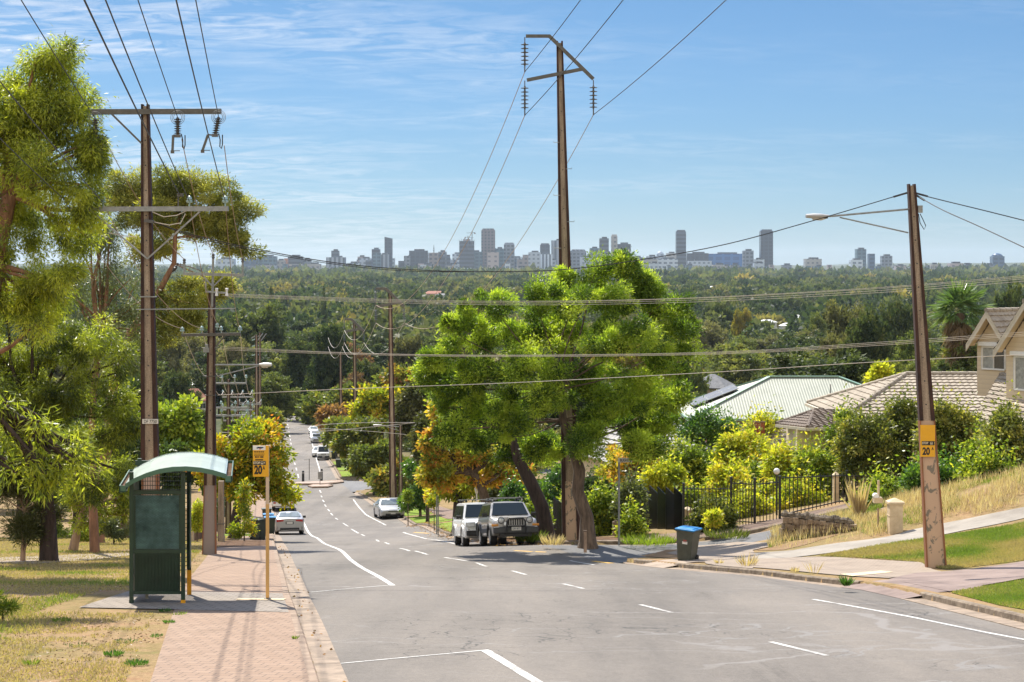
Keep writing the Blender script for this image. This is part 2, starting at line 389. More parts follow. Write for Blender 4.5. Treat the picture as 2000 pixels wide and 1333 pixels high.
# crossovers: the dropped aprons of the two driveways on the right
M['apron'] = pm('apron concrete', (0.264, 0.204, 0.152), .85, var=.2, scale=2, bmp=.2)
M['pinkdrive'] = pm('pink driveway concrete', (0.188, 0.128, 0.104), .85, var=.25, scale=1.2, bmp=.2, c2=(0.232, 0.168, 0.14))
def ramp_sheet(name, ys, inner, outer, mat, n=10, z0=ROADZ + .008, z1=.03):
    xy = []; dz = []; fs = []
    for y in ys:
        a = inner(y); b = outer(y)
        for k in range(n + 1):
            t = k / n; xy.append((a + (b - a) * t, y)); dz.append(z0 + (z1 - z0) * min(1, t * 2.2))
    m = n + 1
    for i in range(len(ys) - 1):
        for k in range(n): fs.append((i * m + k, i * m + k + 1, (i + 1) * m + k + 1, (i + 1) * m + k))
    o = drape(name, xy, fs, 0, mat)
    co = np.array([v.co[:] for v in o.data.vertices]); co[:, 2] += dz; o.data.vertices.foreach_set('co', co.ravel()); o.data.update()
    return tag(o, kind='structure')
ramp_sheet('driveway', np.arange(40.8, 45.3, .3), lambda y: float(xr(y)) - .45, lambda y: float(xr(y)) + 1.7, M['pinkdrive'])
ramp_sheet('crossover', np.arange(56.2, 58.7, .25), lambda y: float(xr(y)) - .45, lambda y: float(xr(y)) + 1.4, M['apron'])
ramp_sheet('driveway', np.arange(97, 101.1, .5), lambda y: float(xr(y)) - .45, lambda y: float(xr(y)) + 5, M['apron'])

# --- paths
def paver_mat(name, c1, c2, mortar, bw=.2, bh=.1, rot=0.0, var=.5):
    m, nt, b = nmat(name)
    p = nt.nodes.new('ShaderNodeNewGeometry').outputs['Position']
    mp = nt.nodes.new('ShaderNodeMapping'); mp.inputs['Rotation'].default_value = (0, 0, rot); nt.links.new(p, mp.inputs[0])
    br = nt.nodes.new('ShaderNodeTexBrick'); nt.links.new(mp.outputs[0], br.inputs['Vector'])
    br.inputs['Color1'].default_value = (*c1, 1); br.inputs['Color2'].default_value = (*c2, 1); br.inputs['Mortar'].default_value = (*mortar, 1)
    br.inputs['Scale'].default_value = 1; br.inputs['Brick Width'].default_value = bw; br.inputs['Row Height'].default_value = bh
    br.inputs['Mortar Size'].default_value = .011; br.inputs['Mortar Smooth'].default_value = .3
    d = ramp(nt, noise(nt, 1.1, 8, vec=p, rough=.7), [(.3, (.62, .6, .58)), (.5, (1, 1, 1)), (.75, (1.12, 1.1, 1.08))])
    f = ramp(nt, noise(nt, 60, 3, vec=p, rough=.8), [(.3, (.75, .75, .75)), (.6, (1.1, 1.1, 1.1))])
    c = mix(nt, var, br.outputs['Color'], d, 'MULTIPLY'); c = mix(nt, .6, c, f, 'MULTIPLY')
    nt.links.new(c, b.inputs['Base Color']); b.inputs['Roughness'].default_value = .85; b.inputs['Specular IOR Level'].default_value = .25
    bump(nt, b, br.outputs['Fac'], -.35, .006)
    return m
M['pavers'] = paver_mat('pink clay pavers', (.245, .166, .114), (.28, .194, .136), (.14, .10, .076), .25, .25, R(8))
M['pavers_grey'] = paver_mat('grey pavers', (.22, .19, .16), (.255, .22, .185), (.09, .075, .06), .30, .28, R(8))
M['pavers_pale'] = paver_mat('pale worn pavers', (.27, .215, .165), (.30, .242, .187), (.19, .15, .115), .24, .12, R(20))
M['brickpath'] = paver_mat('brown brick paving', (0.184, 0.124, 0.092), (0.216, 0.144, 0.104), (0.088, 0.064, 0.048), .23, .115, R(40))
M['path_conc'] = pm('pale path concrete', (0.24, 0.208, 0.168), .9, var=.2, scale=.8, bmp=.25, coord='Object', c2=(0.296, 0.264, 0.22))
_yp = np.concatenate([np.arange(8, 100, .7), np.arange(100, 176, 2.)])
def wpath(y): return 2.25 if y < 66 else max(1.5, 2.25 - (y - 66) * .05)
tag(strip('footpath', [(float(xl(y)) - .15 - wpath(y), y) for y in _yp], [(float(xl(y)) - .15, y) for y in _yp], 4, .016, M['pavers']), kind='structure')
def gq(*pts): return [tuple(gp(*p)[:2]) for p in pts]
def kc(*pts):
    """keep a paved outline behind the kerb or the top of the apron"""
    out = []
    for a, b in zip(gq(*pts), gq(*(pts[1:] + pts[:1]))):
        for k in range(6): out.append((a[0] + (b[0] - a[0]) * k / 6, a[1] + (b[1] - a[1]) * k / 6))
    return [(max(x, float(xr(y)) + (.45 if 56 < y < 58.9 else .56 if 40.6 < y < 45.5 else .17)) if y < 61 else x, y) for x, y in out]
# grey paved pad the shelter stands on
tag(fill('shelter_pad', [(float(xl(35.6)) - .17, 35.6), (-8.6, 36.6), (-8.5, 41.0), (float(xl(40.4)) - .17, 40.4)], .5, .022, M['pavers_grey']), kind='structure')
# right-hand side: concrete path climbing beside the bank, pavers at the corner and by the stop
_pa = gq((1395, 1098), (1470, 1097), (1575, 1087), (1662, 1076), (1775, 1058), (1888, 1036), (2010, 1011)); _pb = gq((1375, 1084), (1452, 1082), (1550, 1076), (1662, 1059), (1775, 1037), (1888, 1015), (2010, 990))
_pa = [tuple(v) for v in resample(_pa, .5)]; _pb2 = []
def arc(pts, n):
    L = [0]
    for a, b in zip(pts[:-1], pts[1:]): L.append(L[-1] + math.dist(a, b))
    s = np.linspace(0, L[-1], n); return list(zip(np.interp(s, L, [p[0] for p in pts]), np.interp(s, L, [p[1] for p in pts])))
tag(strip('footpath', arc([(25.5, 58.4)] + _pa[::-1], 50), arc([(25, 60.3)] + _pb[::-1], 50), 4, .02, M['path_conc']), kind='structure')
tag(fill('corner_paving', kc((1395, 1118), (1372, 1094), (1300, 1082), (1345, 1068), (1440, 1060), (1530, 1062), (1470, 1076), (1480, 1094), (1470, 1112)), .6, .026, M['pavers_pale']), kind='structure')
tag(fill('stop_paving', kc((1440, 1108), (1475, 1093), (1590, 1089), (1690, 1094), (1800, 1100), (1840, 1118), (1735, 1131)), .6, .024, M['pavers_pale']), kind='structure')
tag(fill('driveway', kc((1735, 1134), (1790, 1121), (1860, 1117), (2030, 1093), (2300, 1078), (2300, 1120), (2030, 1126), (1905, 1148), (1850, 1158)), .6, .03, M['pinkdrive']), kind='structure')
# brown brick footpath on the far side of the side street, and the footpath along the right kerb beyond
tag(fill('footpath', [(1.4, 71.2), (2.7, 70.15), (5, 69.85), (9, 70.25), (14, 70.85), (24, 72.3), (24, 74.3), (14, 72.6), (9, 72.3), (4.5, 72.4), (1.7, 73.4)], .8, .02, M['brickpath']), kind='structure')
_y3 = np.arange(102, 176, 2.)
tag(strip('footpath', [(float(xr(y)) + 2.4, y) for y in _y3], [(float(xr(y)) + 4.0, y) for y in _y3], 2, .02, M['brickpath']), kind='structure')
tag(fill('path', gq((-60, 1101), (60, 1103), (170, 1096), (260, 1085), (262, 1080), (160, 1089), (60, 1096), (-60, 1092)), .8, .02, M['apron']), kind='structure')

# --- lawns and soil patches
def lawn_mat(name, stops, s=1.2):
    m, nt, b = nmat(name); p = nt.nodes.new('ShaderNodeNewGeometry').outputs['Position']
    n2 = noise(nt, s, 8, vec=p, rough=.65); n3 = noise(nt, 30, 4, vec=p, rough=.75)
    c = ramp(nt, n2, stops); c = mix(nt, .6, c, ramp(nt, n3, [(.3, (.5, .5, .5)), (.65, (1.2, 1.2, 1.2))]), 'MULTIPLY')
    nt.links.new(c, b.inputs['Base Color']); b.inputs['Roughness'].default_value = .95; b.inputs['Specular IOR Level'].default_value = .1
    bump(nt, b, n3, .8, .04); return m
M['lawn'] = lawn_mat('patchy lawn', [(.36, (.13, .19, .025)), (.48, (.19, .22, .04)), (.56, (.29, .24, .085)), (.66, (.34, .25, .13))])
M['lawn_green'] = lawn_mat('green lawn', [(.36, (.14, .21, .022)), (.55, (.20, .27, .04)), (.72, (.26, .27, .07))])
M['soil'] = lawn_mat('reddish bare soil', [(.35, (0.24, 0.148, 0.084)), (.55, (0.288, 0.192, 0.112)), (.7, (0.216, 0.16, 0.08))], 2)
M['mulch'] = lawn_mat('brown leaf litter', [(.35, (0.08, 0.05, 0.032)), (.52, (0.136, 0.08, 0.048)), (.68, (0.184, 0.116, 0.068))], 3)
LAWN1 = gq((1600, 1087), (1710, 1067), (1815, 1052), (1910, 1037), (2030, 1016), (2200, 1004), (2200, 1072), (2040, 1090), (1850, 1113), (1790, 1098), (1690, 1091))
LAWN2 = gq((1858, 1159), (1912, 1150), (2030, 1129), (2300, 1122), (2300, 1215), (2040, 1199), (1950, 1183))
tag(fill('lawn', LAWN1, .6, .012, M['lawn']), kind='structure'); tag(fill('lawn', LAWN2, .6, .014, M['lawn_green']), kind='structure')
tag(fill('soil_bed', gq((1250, 1087), (1300, 1075), (1415, 1067), (1372, 1079), (1340, 1094)), .5, .016, M['soil']), kind='structure')
tag(fill('soil_bed', gq((1476, 1076), (1560, 1058), (1660, 1037), (1600, 1056), (1530, 1075)), .5, .012, M['soil']), kind='structure')
tag(fill('leaf_litter', [(1.9, 71.4), (2.8, 70.7), (4.6, 70.3), (4.4, 72.3), (1.4, 76), (.9, 82), (-.6, 87), (-1.3, 87.5), (.0, 80), (.9, 74)], .8, .03, M['mulch']), kind='structure')
tag(fill('leaf_litter', [(float(xl(y)) - 2.6, y) for y in (69, 76, 86)] + [(float(xl(y)) - .4, y) for y in (86, 76, 72)], .8, .022, M['mulch']), kind='structure')
for a, b, w in ((102, 118, 2.3), (120, 138, 2.3), (140, 160, 2.3)):
    tag(fill('lawn', [(float(xr(y)) + .2, y) for y in (a, (a + b) / 2, b)] + [(float(xr(y)) + w, y) for y in (b, (a + b) / 2, a)], 1.5, .02, M['lawn_green']), kind='structure')
for a, b in ((205, 216), (218, 228), (231, 246)):
    tag(fill('lawn', [(float(xr(y)) + .3, y) for y in (a, b)] + [(float(xr(y)) + 7, y) for y in (b, a)], 3, .03, M['lawn_green']), kind='structure')
tag(fill('lawn', [(float(xl(y)) - .3, y) for y in (96, 110)] + [(float(xl(y)) - 3, y) for y in (110, 96)], 1.5, .02, M['lawn_green']), kind='structure')

# --- painted markings, 4 mm proud of the asphalt
def paint_mat():
    m, nt, b = nmat('worn white road paint'); p = nt.nodes.new('ShaderNodeNewGeometry').outputs['Position']
    f = mth(nt, 'ADD', mth(nt, 'MULTIPLY', noise(nt, 1.3, 4, vec=p), .5), mth(nt, 'MULTIPLY', noise(nt, 16, 6, vec=p, rough=.75), .5))
    nt.links.new(ramp(nt, f, [(.39, (.17, .155, .14)), (.46, (.36, .345, .32)), (.54, (.54, .53, .50))]), b.inputs['Base Color']); b.inputs['Roughness'].default_value = .7; return m
M['paint'] = paint_mat()
M['paint_yellow'] = pm('yellow road paint', (.62, .36, .05), .7, var=.2, scale=6)
def mark(pts, w, name='road_marking', mat='paint', step=.5):
    Q = resample([gp(*p)[:2] for p in pts], step); L = []; Rr = []
    for i, p in enumerate(Q):
        t = (Q[min(i + 1, len(Q) - 1)] - Q[max(i - 1, 0)]).normalized(); n = Vector((t.y, -t.x)) * w / 2
        L.append((p.x - n.x, p.y - n.y)); Rr.append((p.x + n.x, p.y + n.y))
    return tag(strip(name, L, Rr, 1, ROADZ + .006, M[mat]), kind='structure')
mark([(1090, 1340), (948, 1256)], .17); mark([(650, 1282), (955, 1255)], .06)
mark([(767, 1134), (683, 1085), (634, 1057), (601, 1034), (590, 1012), (586, 1000)], .15); mark([(600, 1147), (767, 1133)], .06)
for a in (((1505, 1240), (1615, 1266)), ((1251, 1170), (1313, 1185)), ((1100, 1131), (1140, 1140)), ((1000, 1107), (1027, 1114)), ((930, 1092), (950, 1099)), ((868, 1082), (914, 1089)),
          ((811, 1070), (836, 1077)), ((780, 1065), (800, 1070)), ((752, 1055), (760, 1058)), ((735, 1050), (740, 1053)), ((706, 1040), (712, 1043)), ((686, 1030), (700, 1038)), ((670, 1019), (680, 1025)),
          ((655, 1009), (660, 1012)), ((646, 1000), (650, 1004)), ((640, 992), (644, 996)), ((634, 983), (637, 987)), ((630, 974), (633, 978)), ((627, 966), (629, 969)), ((624, 955), (627, 960))):
    mark(a, .11)
mark([(690, 973), (714, 1002), (754, 1023)], .13); mark([(787, 1036), (820, 1045), (904, 1061)], .13); mark([(1113, 1088), (1161, 1096)], .10)
mark([(1588, 1160), (1660, 1172), (1780, 1193), (1920, 1221), (2060, 1246)], .10)
mark([(627, 926), (617, 890), (605, 850)], .15)
for k in range(13):
    y = 206 + k * 17.; x = float(xl(y)) * .58 + float(xr(y)) * .42
    q = [(x, y), (float(xl(y + 8)) * .58 + float(xr(y + 8)) * .42, y + 8)]
    tag(strip('road_marking', [(a - .065, b) for a, b in q], [(a + .065, b) for a, b in q], 1, ROADZ + .006, M['paint']), kind='structure')
mark([(1158, 1089), (1195, 1093)], .22, mat='paint_yellow'); mark([(1005, 1069), (1040, 1071)], .18, mat='paint_yellow'); mark([(1045, 1071), (1066, 1072)], .18, mat='paint_yellow'); mark([(808, 1036), (838, 1038)], .2, mat='paint_yellow')
# tactile paving strips at the two stops
M['tactile'] = pm('cream tactile paving', (.56, .44, .28), .8, var=.2, scale=20, bmp=.6, bscale=60)
tag(fill('tactile_strip', [(-5.75, 38.35), (-4.75, 38.35), (-4.75, 38.75), (-5.75, 38.75)], .4, .034, M['tactile']), kind='structure')
tag(fill('tactile_strip', gq((1640, 1124), (1720, 1117), (1745, 1120), (1665, 1128)), .4, .034, M['tactile']), kind='structure')
# ================================================================== plants
def randu(n): 
    v = rng.normal(size=(n, 3)); return v / np.linalg.norm(v, axis=1, keepdims=True)
def leaf_obj(name, Cn, D, L, W, tint, mat, parent=None, origin=None, fold=0.0, nrm=None):
    """one mesh of leaf blades; each leaf is a four-cornered blade"""
    n = len(Cn); D = D / np.maximum(np.linalg.norm(D, axis=1, keepdims=True), 1e-9)
    S = np.cross(D, randu(n) if nrm is None else nrm); S /= np.maximum(np.linalg.norm(S, axis=1, keepdims=True), 1e-9)
    L = np.asarray(L).reshape(-1, 1) * np.ones((n, 1)); W = np.asarray(W).reshape(-1, 1) * np.ones((n, 1))
    o = np.zeros(3) if origin is None else np.array(origin)
    Cn = Cn - o
    mid = Cn + D * L * .45
    if fold: mid = mid + np.cross(S, D) * (W * fold * rng.normal(size=(n, 1)))
    V = np.stack([Cn, mid + S * W / 2, Cn + D * L, mid - S * W / 2], 1).reshape(-1, 3)
    me = bpy.data.meshes.new(name); me.vertices.add(4 * n); me.vertices.foreach_set('co', V.ravel())
    me.loops.add(4 * n); me.loops.foreach_set('vertex_index', np.arange(4 * n))
    me.polygons.add(n); me.polygons.foreach_set('loop_start', np.arange(n) * 4); me.polygons.foreach_set('loop_total', np.full(n, 4))
    me.update(); me.materials.append(mat)
    a = me.attributes.new('tint', 'FLOAT', 'FACE'); a.data.foreach_set('value', np.clip(tint, 0, 1).astype(np.float32))
    return link(name, me, parent)
def clumps(ell, dens, shell=.55):
    """clump centres inside a list of ellipsoids (centre, radii): mostly near the surface"""
    out = []; own = []
    for i, (c, r) in enumerate(ell):
        r = np.array(r); k = max(3, int(dens * (r[0] * r[1] + r[1] * r[2] + r[0] * r[2]) * 1.4))
        u = randu(k); t = shell + (1 - shell) * rng.random((k, 1)) ** .8
        inner = rng.random((k, 1)) < .18; t = np.where(inner, rng.random((k, 1)) * shell, t)
        wob = 1 + .16 * np.sin(u[:, :1] * 5 + i) * np.cos(u[:, 2:] * 6 + i * 2)
        out.append(np.array(c) + u * t * r * wob); own += [i] * k
    return np.concatenate(out), np.array(own)
def leaves_on(cl, own, ell, cr, per, style):
    K = len(cl); n = K * per; idx = np.repeat(np.arange(K), per)
    u = randu(n); rr = cr * (.35 + .65 * rng.random(K))[idx].reshape(-1, 1) * rng.random((n, 1)) ** .45 * (1 + (rng.random((n, 1)) < .14) * rng.random((n, 1)) * .9)
    flat = style.get('flat', .75)
    pos = cl[idx] + u * rr * np.array([1, 1, flat])
    cen = np.array([e[0] for e in ell])[own[idx]]; out = pos - cen; out /= np.maximum(np.linalg.norm(out, axis=1, keepdims=True), 1e-6)
    D = u * style.get('u', .6) + out * style.get('out', .5) + randu(n) * style.get('rand', .6) + np.array([0, 0, style.get('up', 0.)])
    if style.get('weep'): pos[:, 2] -= rng.random(n) ** 2 * style['weep']
    if style.get('shoot'): pos[:, 2] += (rng.random(n) < .10) * rng.random(n) ** 2 * style['shoot']
    L = style['L'] * (.6 + .8 * rng.random(n)); W = style['W'] * (.7 + .6 * rng.random(n))
    h = (pos[:, 2] - pos[:, 2].min()) / max(1e-6, np.ptp(pos[:, 2]))
    tint = .5 + (rng.random(K) - .5)[idx] * style.get('cv', .5) + (rng.random(n) - .5) * style.get('lv', .35)
    return pos, D, L, W, tint, u * .6 + out * .5 + randu(n) * .8 + np.array([0, 0, .25])
def limb(mb, a, b, r0, r1, n=5, sag=.12, sides=6, wob=.06):
    a = Vector(a); b = Vector(b); d = (b - a).length; pts = []; rad = []
    off = Vector((random.uniform(-1, 1), random.uniform(-1, 1), 0)) * d * wob
    for k in range(n + 1):
        t = k / n; p = a.lerp(b, t) + Vector((0, 0, 1)) * math.sin(t * math.pi) * d * sag * -1 + off * math.sin(t * math.pi * 1.5)
        pts.append(p); rad.append(r0 + (r1 - r0) * t ** .8)
    mb.tube(pts, rad, sides); return pts
def make_tree(name, label, cat, base, ell, trunk, fol_mat, bark, style, dens=.9, cr=.55, per=60, group=None, limbs=True, twig=.25, root=None, limb_r=.35, crown_name='crown', keep=None, k_d=1.0, k_p=1.0, thin=1.0):
    """trunk: list of (x,y,z,r) world points from the ground to the fork"""
    t = root or empty(name, base, label, cat, group)
    mb = MB(); pts = [Vector(p[:3]) for p in trunk]; rad = [p[3] for p in trunk]
    base_r = [rad[0] * 1.45] + rad; base_p = [pts[0] - Vector((0, 0, .25))] + [pts[0] + (pts[1] - pts[0]) * .06] + pts[1:]
    mb.tube(base_p, [rad[0] * 1.5, rad[0] * 1.12] + rad[1:], 9)
    cl, own = clumps(ell, dens * k_d)
    if keep is not None: k = keep(cl); cl, own = cl[k], own[k]
    if limbs:
        fork = pts[-1]
        for i, (c, r) in enumerate(ell):
            if len(ell) > 30 and i % max(1, len(ell) // 34): continue
            tgt = Vector(c) - Vector((0, 0, r[2] * .25)); s = pts[-1] if len(pts) < 3 else min(pts[len(pts) // 2:], key=lambda q: (q - tgt).length)
            r0 = rad[-1] * random.uniform(.4, .62) * thin
            L = limb(mb, s, tgt, r0, r0 * limb_r, 6, random.uniform(-.12, .1))
            mine = np.where(own == i)[0]
            for j in mine[:: max(1, int(1 / twig))]:
                q = Vector(cl[j]); s2 = min(L[2:], key=lambda v: (v - q).length)
                limb(mb, s2, q, r0 * limb_r * .6, max(.006, r0 * .06), 3, random.uniform(-.1, .1), 4)
    mb.build('trunk', bark, t, smooth=60)
    pos, D, L, W, tint, nrm = leaves_on(cl, own, ell, cr, int(per * k_p), style)
    leaf_obj(crown_name, pos, D, L, W, tint, fol_mat, t, base, nrm=nrm)
    return t
def ells(d, blobs, dz=0.0, sq=.85, jit=.25):
    """blob = (px, py, rx, ry[, depth offset]) in photo pixels at distance d"""
    out = []
    for b in blobs:
        dd = d + (b[4] if len(b) > 4 else random.uniform(-jit, jit) * b[2] / F * d * 2); rx, rz = b[2] / F * d, b[3] / F * d
        out.append((tuple(P(b[0], b[1], dd)), (rx, (rx + rz) / 2 * sq, rz)))
    return out
def lumpy(el, n):
    """break each crown volume into several rounded foliage heads with gaps between them"""
    out = []
    for c, r in el:
        c = np.array(c); r = np.array(r); u = randu(n); u[:, 2] = u[:, 2] * .9 + .12
        for q in u:
            k = random.uniform(.32, .66); out.append((tuple(c + q * r * random.uniform(.55, .82)), tuple(r * k)))
    return out
def trunk_px(d, pts, base=None):
    """(px, py, radius px) up from the ground"""
    out = []
    for i, p in enumerate(pts):
        dd = d + (p[3] if len(p) > 3 else 0); v = P(p[0], p[1], dd); out.append((v.x, v.y, v.z, p[2] / F * d))
    b = base or on(pts[0][0], d); out[0] = (b.x, b.y, b.z, out[0][3]); return b, out
M['bark'] = pm('grey brown bark', (.12, .085, .06), .95, var=.45, scale=9, bmp=.9, bscale=14, stretch=(1, 1, .25))
M['bark_dark'] = pm('dark furrowed bark', (.045, .03, .024), .95, var=.5, scale=9, bmp=.9, bscale=14, stretch=(1, 1, .2))
M['bark_red'] = pm('reddish gum bark', (.22, .115, .065), .85, var=.4, scale=5, bmp=.4, bscale=10, stretch=(1, 1, .3))
M['bark_pale'] = pm('pale papery bark', (.32, .22, .15), .9, var=.4, scale=7, bmp=.7, bscale=12, stretch=(1, 1, .2))
M['gum'] = fol('gum leaves', [(.08, (.055, .08, .016)), (.36, (.155, .195, .026)), (.64, (.32, .36, .04)), (.9, (.48, .50, .06))], .48, spec=.4, rough=.42)
M['gum_grey'] = fol('grey green gum leaves', [(.1, (0.068, 0.088, 0.041)), (.45, (0.115, 0.142, 0.061)), (.8, (0.189, 0.209, 0.081))], .40, spec=.4, rough=.42)
M['gum_olive'] = fol('olive golden gum leaves', [(.1, (.10, .115, .03)), (.45, (.22, .235, .05)), (.8, (.42, .40, .10))], .42, spec=.35)
M['jaca'] = fol('fresh fern green leaflets', [(.08, (.04, .08, .014)), (.36, (.11, .18, .022)), (.64, (.24, .34, .034)), (.92, (.44, .52, .07))], .46, spec=.3)
M['autumn'] = fol('autumn leaves green to orange', [(.06, (.14, .18, .03)), (.3, (.34, .34, .045)), (.52, (.54, .44, .06)), (.76, (.58, .34, .06)), (.97, (.46, .18, .06))], .46)
M['autumn_yellow'] = fol('autumn leaves yellow green', [(.08, (.11, .16, .02)), (.38, (.22, .27, .025)), (.62, (.42, .40, .028)), (.85, (.54, .36, .03)), (.98, (.45, .15, .035))], .48)
M['autumn_street'] = fol('dull autumn street tree leaves', [(.08, (.085, .115, .032)), (.5, (.165, .19, .04)), (.76, (.26, .245, .042)), (.92, (.36, .25, .045)), (1, (.34, .15, .05))], .40, objvar=.35)
M['autumn_red'] = fol('rusty red autumn leaves', [(.08, (.15, .10, .05)), (.45, (.28, .155, .07)), (.8, (.36, .19, .08))], .40)
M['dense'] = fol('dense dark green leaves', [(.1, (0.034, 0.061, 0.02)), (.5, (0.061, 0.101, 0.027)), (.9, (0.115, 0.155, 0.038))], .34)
M['darkneedle'] = fol('dark olive needles', [(.1, (0.038, 0.049, 0.016)), (.5, (0.074, 0.084, 0.027)), (.9, (0.135, 0.135, 0.047))], .30)
M['shrub'] = fol('garden shrub leaves', [(.1, (.08, .125, .02)), (.45, (.17, .24, .03)), (.75, (.32, .38, .045)), (.95, (.48, .48, .06))], .42, objvar=.15)
M['shrub_yellow'] = fol('yellow garden leaves', [(.08, (.17, .22, .03)), (.4, (.35, .39, .04)), (.72, (.54, .52, .05)), (.97, (.58, .46, .07))], .5, objvar=.1)
M['shrub_olive'] = fol('olive glossy shrub leaves', [(.1, (.065, .085, .022)), (.45, (.135, .16, .036)), (.8, (.25, .26, .06)), (.97, (.42, .38, .09))], .38, spec=.3, rough=.45)
M['shrub_deep'] = fol('deep green glossy leaves', [(.1, (0.027, 0.074, 0.016)), (.5, (0.068, 0.155, 0.024)), (.9, (0.176, 0.284, 0.041))], .38, spec=.5, rough=.38)
WEEP = dict(L=.14, W=.028, flat=.85, u=.45, out=.25, rand=.6, up=-.5, cv=.75, lv=.4, weep=.18)
FROND = dict(L=.14, W=.042, flat=.85, u=.45, out=.35, rand=.75, up=.05, cv=.9, lv=.45)
ROUND = dict(L=.15, W=.09, flat=.8, u=.5, out=.4, rand=.7, up=-.1, cv=.55, lv=.4)

# ---- the gum trees on the left verge
g1 = 'gum trees along the left verge'
KD, KP = 2.6, 1.5
def T(name, label, d, blobs, trunk, fm, bark, style, **k):
    b, tr = trunk_px(d, trunk); k.setdefault('k_d', KD); k.setdefault('k_p', KP)
    return make_tree(name, label, 'tree', b, lumpy(ells(d, blobs, jit=k.pop('jit', .25)), k.pop('lump', 5)), tr, M[fm], M[bark], style, **k)
T('gum_tree', 'tall leafy gum tree with bright weeping leaves at the left edge, highest crown of all', 50,
  [(65, 150, 85, 50), (10, 190, 95, 80), (130, 205, 62, 62), (55, 260, 120, 70), (150, 290, 55, 60), (-30, 330, 110, 90), (80, 350, 100, 65), (165, 395, 45, 50), (30, 440, 110, 80), (120, 470, 65, 50), (15, 540, 120, 70), (100, 120, 60, 36), (40, 210, 90, 60), (-10, 260, 80, 60), (170, 300, 34, 60), (60, 600, 90, 60), (110, 540, 60, 50)],
  [(-70, 1118, 42), (-62, 900, 34), (-40, 700, 28), (-15, 520, 22), (20, 380, 14)], 'gum', 'bark_red', dict(WEEP), dens=1.7, cr=.5, per=170, lump=6, group=g1, twig=.9)
T('gum_tree', 'broad gum tree with yellow green foliage hanging low behind the bus shelter', 57,
  [(55, 610, 110, 70), (-20, 680, 90, 80), (90, 680, 80, 60), (190, 690, 66, 70), (30, 770, 120, 60), (130, 780, 80, 60), (230, 770, 50, 60), (250, 850, 42, 55), (180, 870, 80, 50), (90, 880, 90, 45), (215, 930, 60, 40), (0, 860, 90, 50)],
  [(95, 1092, 17), (94, 1000, 14), (80, 900, 12), (70, 800, 9)], 'gum', 'bark_dark', dict(WEEP, weep=.25), dens=1.6, cr=.48, per=165, lump=6, group=g1, twig=.9)
T('gum_tree', 'leaning gum tree with reddish limbs and olive umbrella crown behind the tall stobie pole', 78,
  [(345, 350, 48, 38), (285, 365, 42, 36), (235, 390, 42, 40), (395, 385, 55, 42), (330, 410, 66, 46), (455, 425, 52, 44), (270, 440, 60, 40), (410, 450, 58, 38), (470, 470, 36, 32), (300, 490, 52, 26), (390, 575, 42, 36), (330, 600, 40, 36), (365, 630, 36, 22), (300, 650, 40, 30), (420, 560, 26, 20)],
  [(190, 1060, 12), (205, 900, 11), (220, 760, 10), (255, 650, 8.5), (310, 570, 6.5), (340, 515, 5), (342, 465, 4), (350, 420, 3), (356, 385, 2)], 'gum_olive', 'bark_red', dict(WEEP, L=.14, W=.04, flat=.7, up=-.1, out=.5, u=.6, weep=.08), dens=2.3, cr=.6, per=190, lump=6, group=g1, twig=.22)
T('gum_tree', 'grey green gum tree with drooping foliage between the left edge crown and the tall pole', 64,
  [(190, 470, 52, 50), (170, 560, 58, 66), (240, 540, 44, 56), (225, 640, 60, 60), (265, 700, 40, 50), (160, 640, 46, 50), (250, 600, 40, 40), (200, 420, 40, 34)],
  [(185, 1080, 9), (180, 950, 8), (180, 800, 7), (195, 650, 6)], 'gum_grey', 'bark_red', dict(WEEP, weep=.5), dens=1.6, cr=.62, per=85, group=g1, twig=.4)
T('paperbark_tree', 'small pale barked paperbark tree beside the dark trunk on the left verge', 66,
  [(205, 930, 55, 60), (150, 950, 40, 50), (240, 985, 32, 42), (180, 1000, 50, 30), (170, 890, 50, 36)], [(142, 1088, 9), (150, 1040, 8), (165, 990, 6)], 'gum', 'bark_pale', dict(ROUND, L=.16, W=.05), dens=1.9, cr=.5, per=80, twig=.4)
T('conifer', 'dark bushy conifer with a thin stem on the lawn at the left edge', 57,
  [(50, 975, 62, 62), (20, 930, 46, 50), (75, 920, 38, 45), (40, 1030, 40, 32), (88, 1000, 26, 40)], [(44, 1122, 5), (45, 1080, 5), (50, 1000, 4)], 'darkneedle', 'bark_pale', dict(ROUND, L=.16, W=.022, up=.25, rand=.5), dens=4.2, cr=.45, per=150, twig=.3)
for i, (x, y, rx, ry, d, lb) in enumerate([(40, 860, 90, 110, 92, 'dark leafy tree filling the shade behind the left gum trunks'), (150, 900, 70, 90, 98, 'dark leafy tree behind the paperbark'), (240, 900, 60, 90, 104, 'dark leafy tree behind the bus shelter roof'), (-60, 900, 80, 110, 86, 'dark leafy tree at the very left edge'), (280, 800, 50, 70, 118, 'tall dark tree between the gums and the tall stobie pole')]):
    T('tree', lb, d, [(x - rx * .4, y, rx * .6, ry * .7), (x + rx * .4, y + ry * .1, rx * .6, ry * .7), (x, y - ry * .4, rx * .6, ry * .6), (x, y + ry * .5, rx * .8, ry * .5)], [(x, 1060, 8), (x, 960, 7), (x, 900, 5)], 'dense', 'bark_dark', dict(ROUND, L=.26, W=.12, cv=.8), dens=1.0, cr=.7, per=60, group='dark trees behind the left verge')
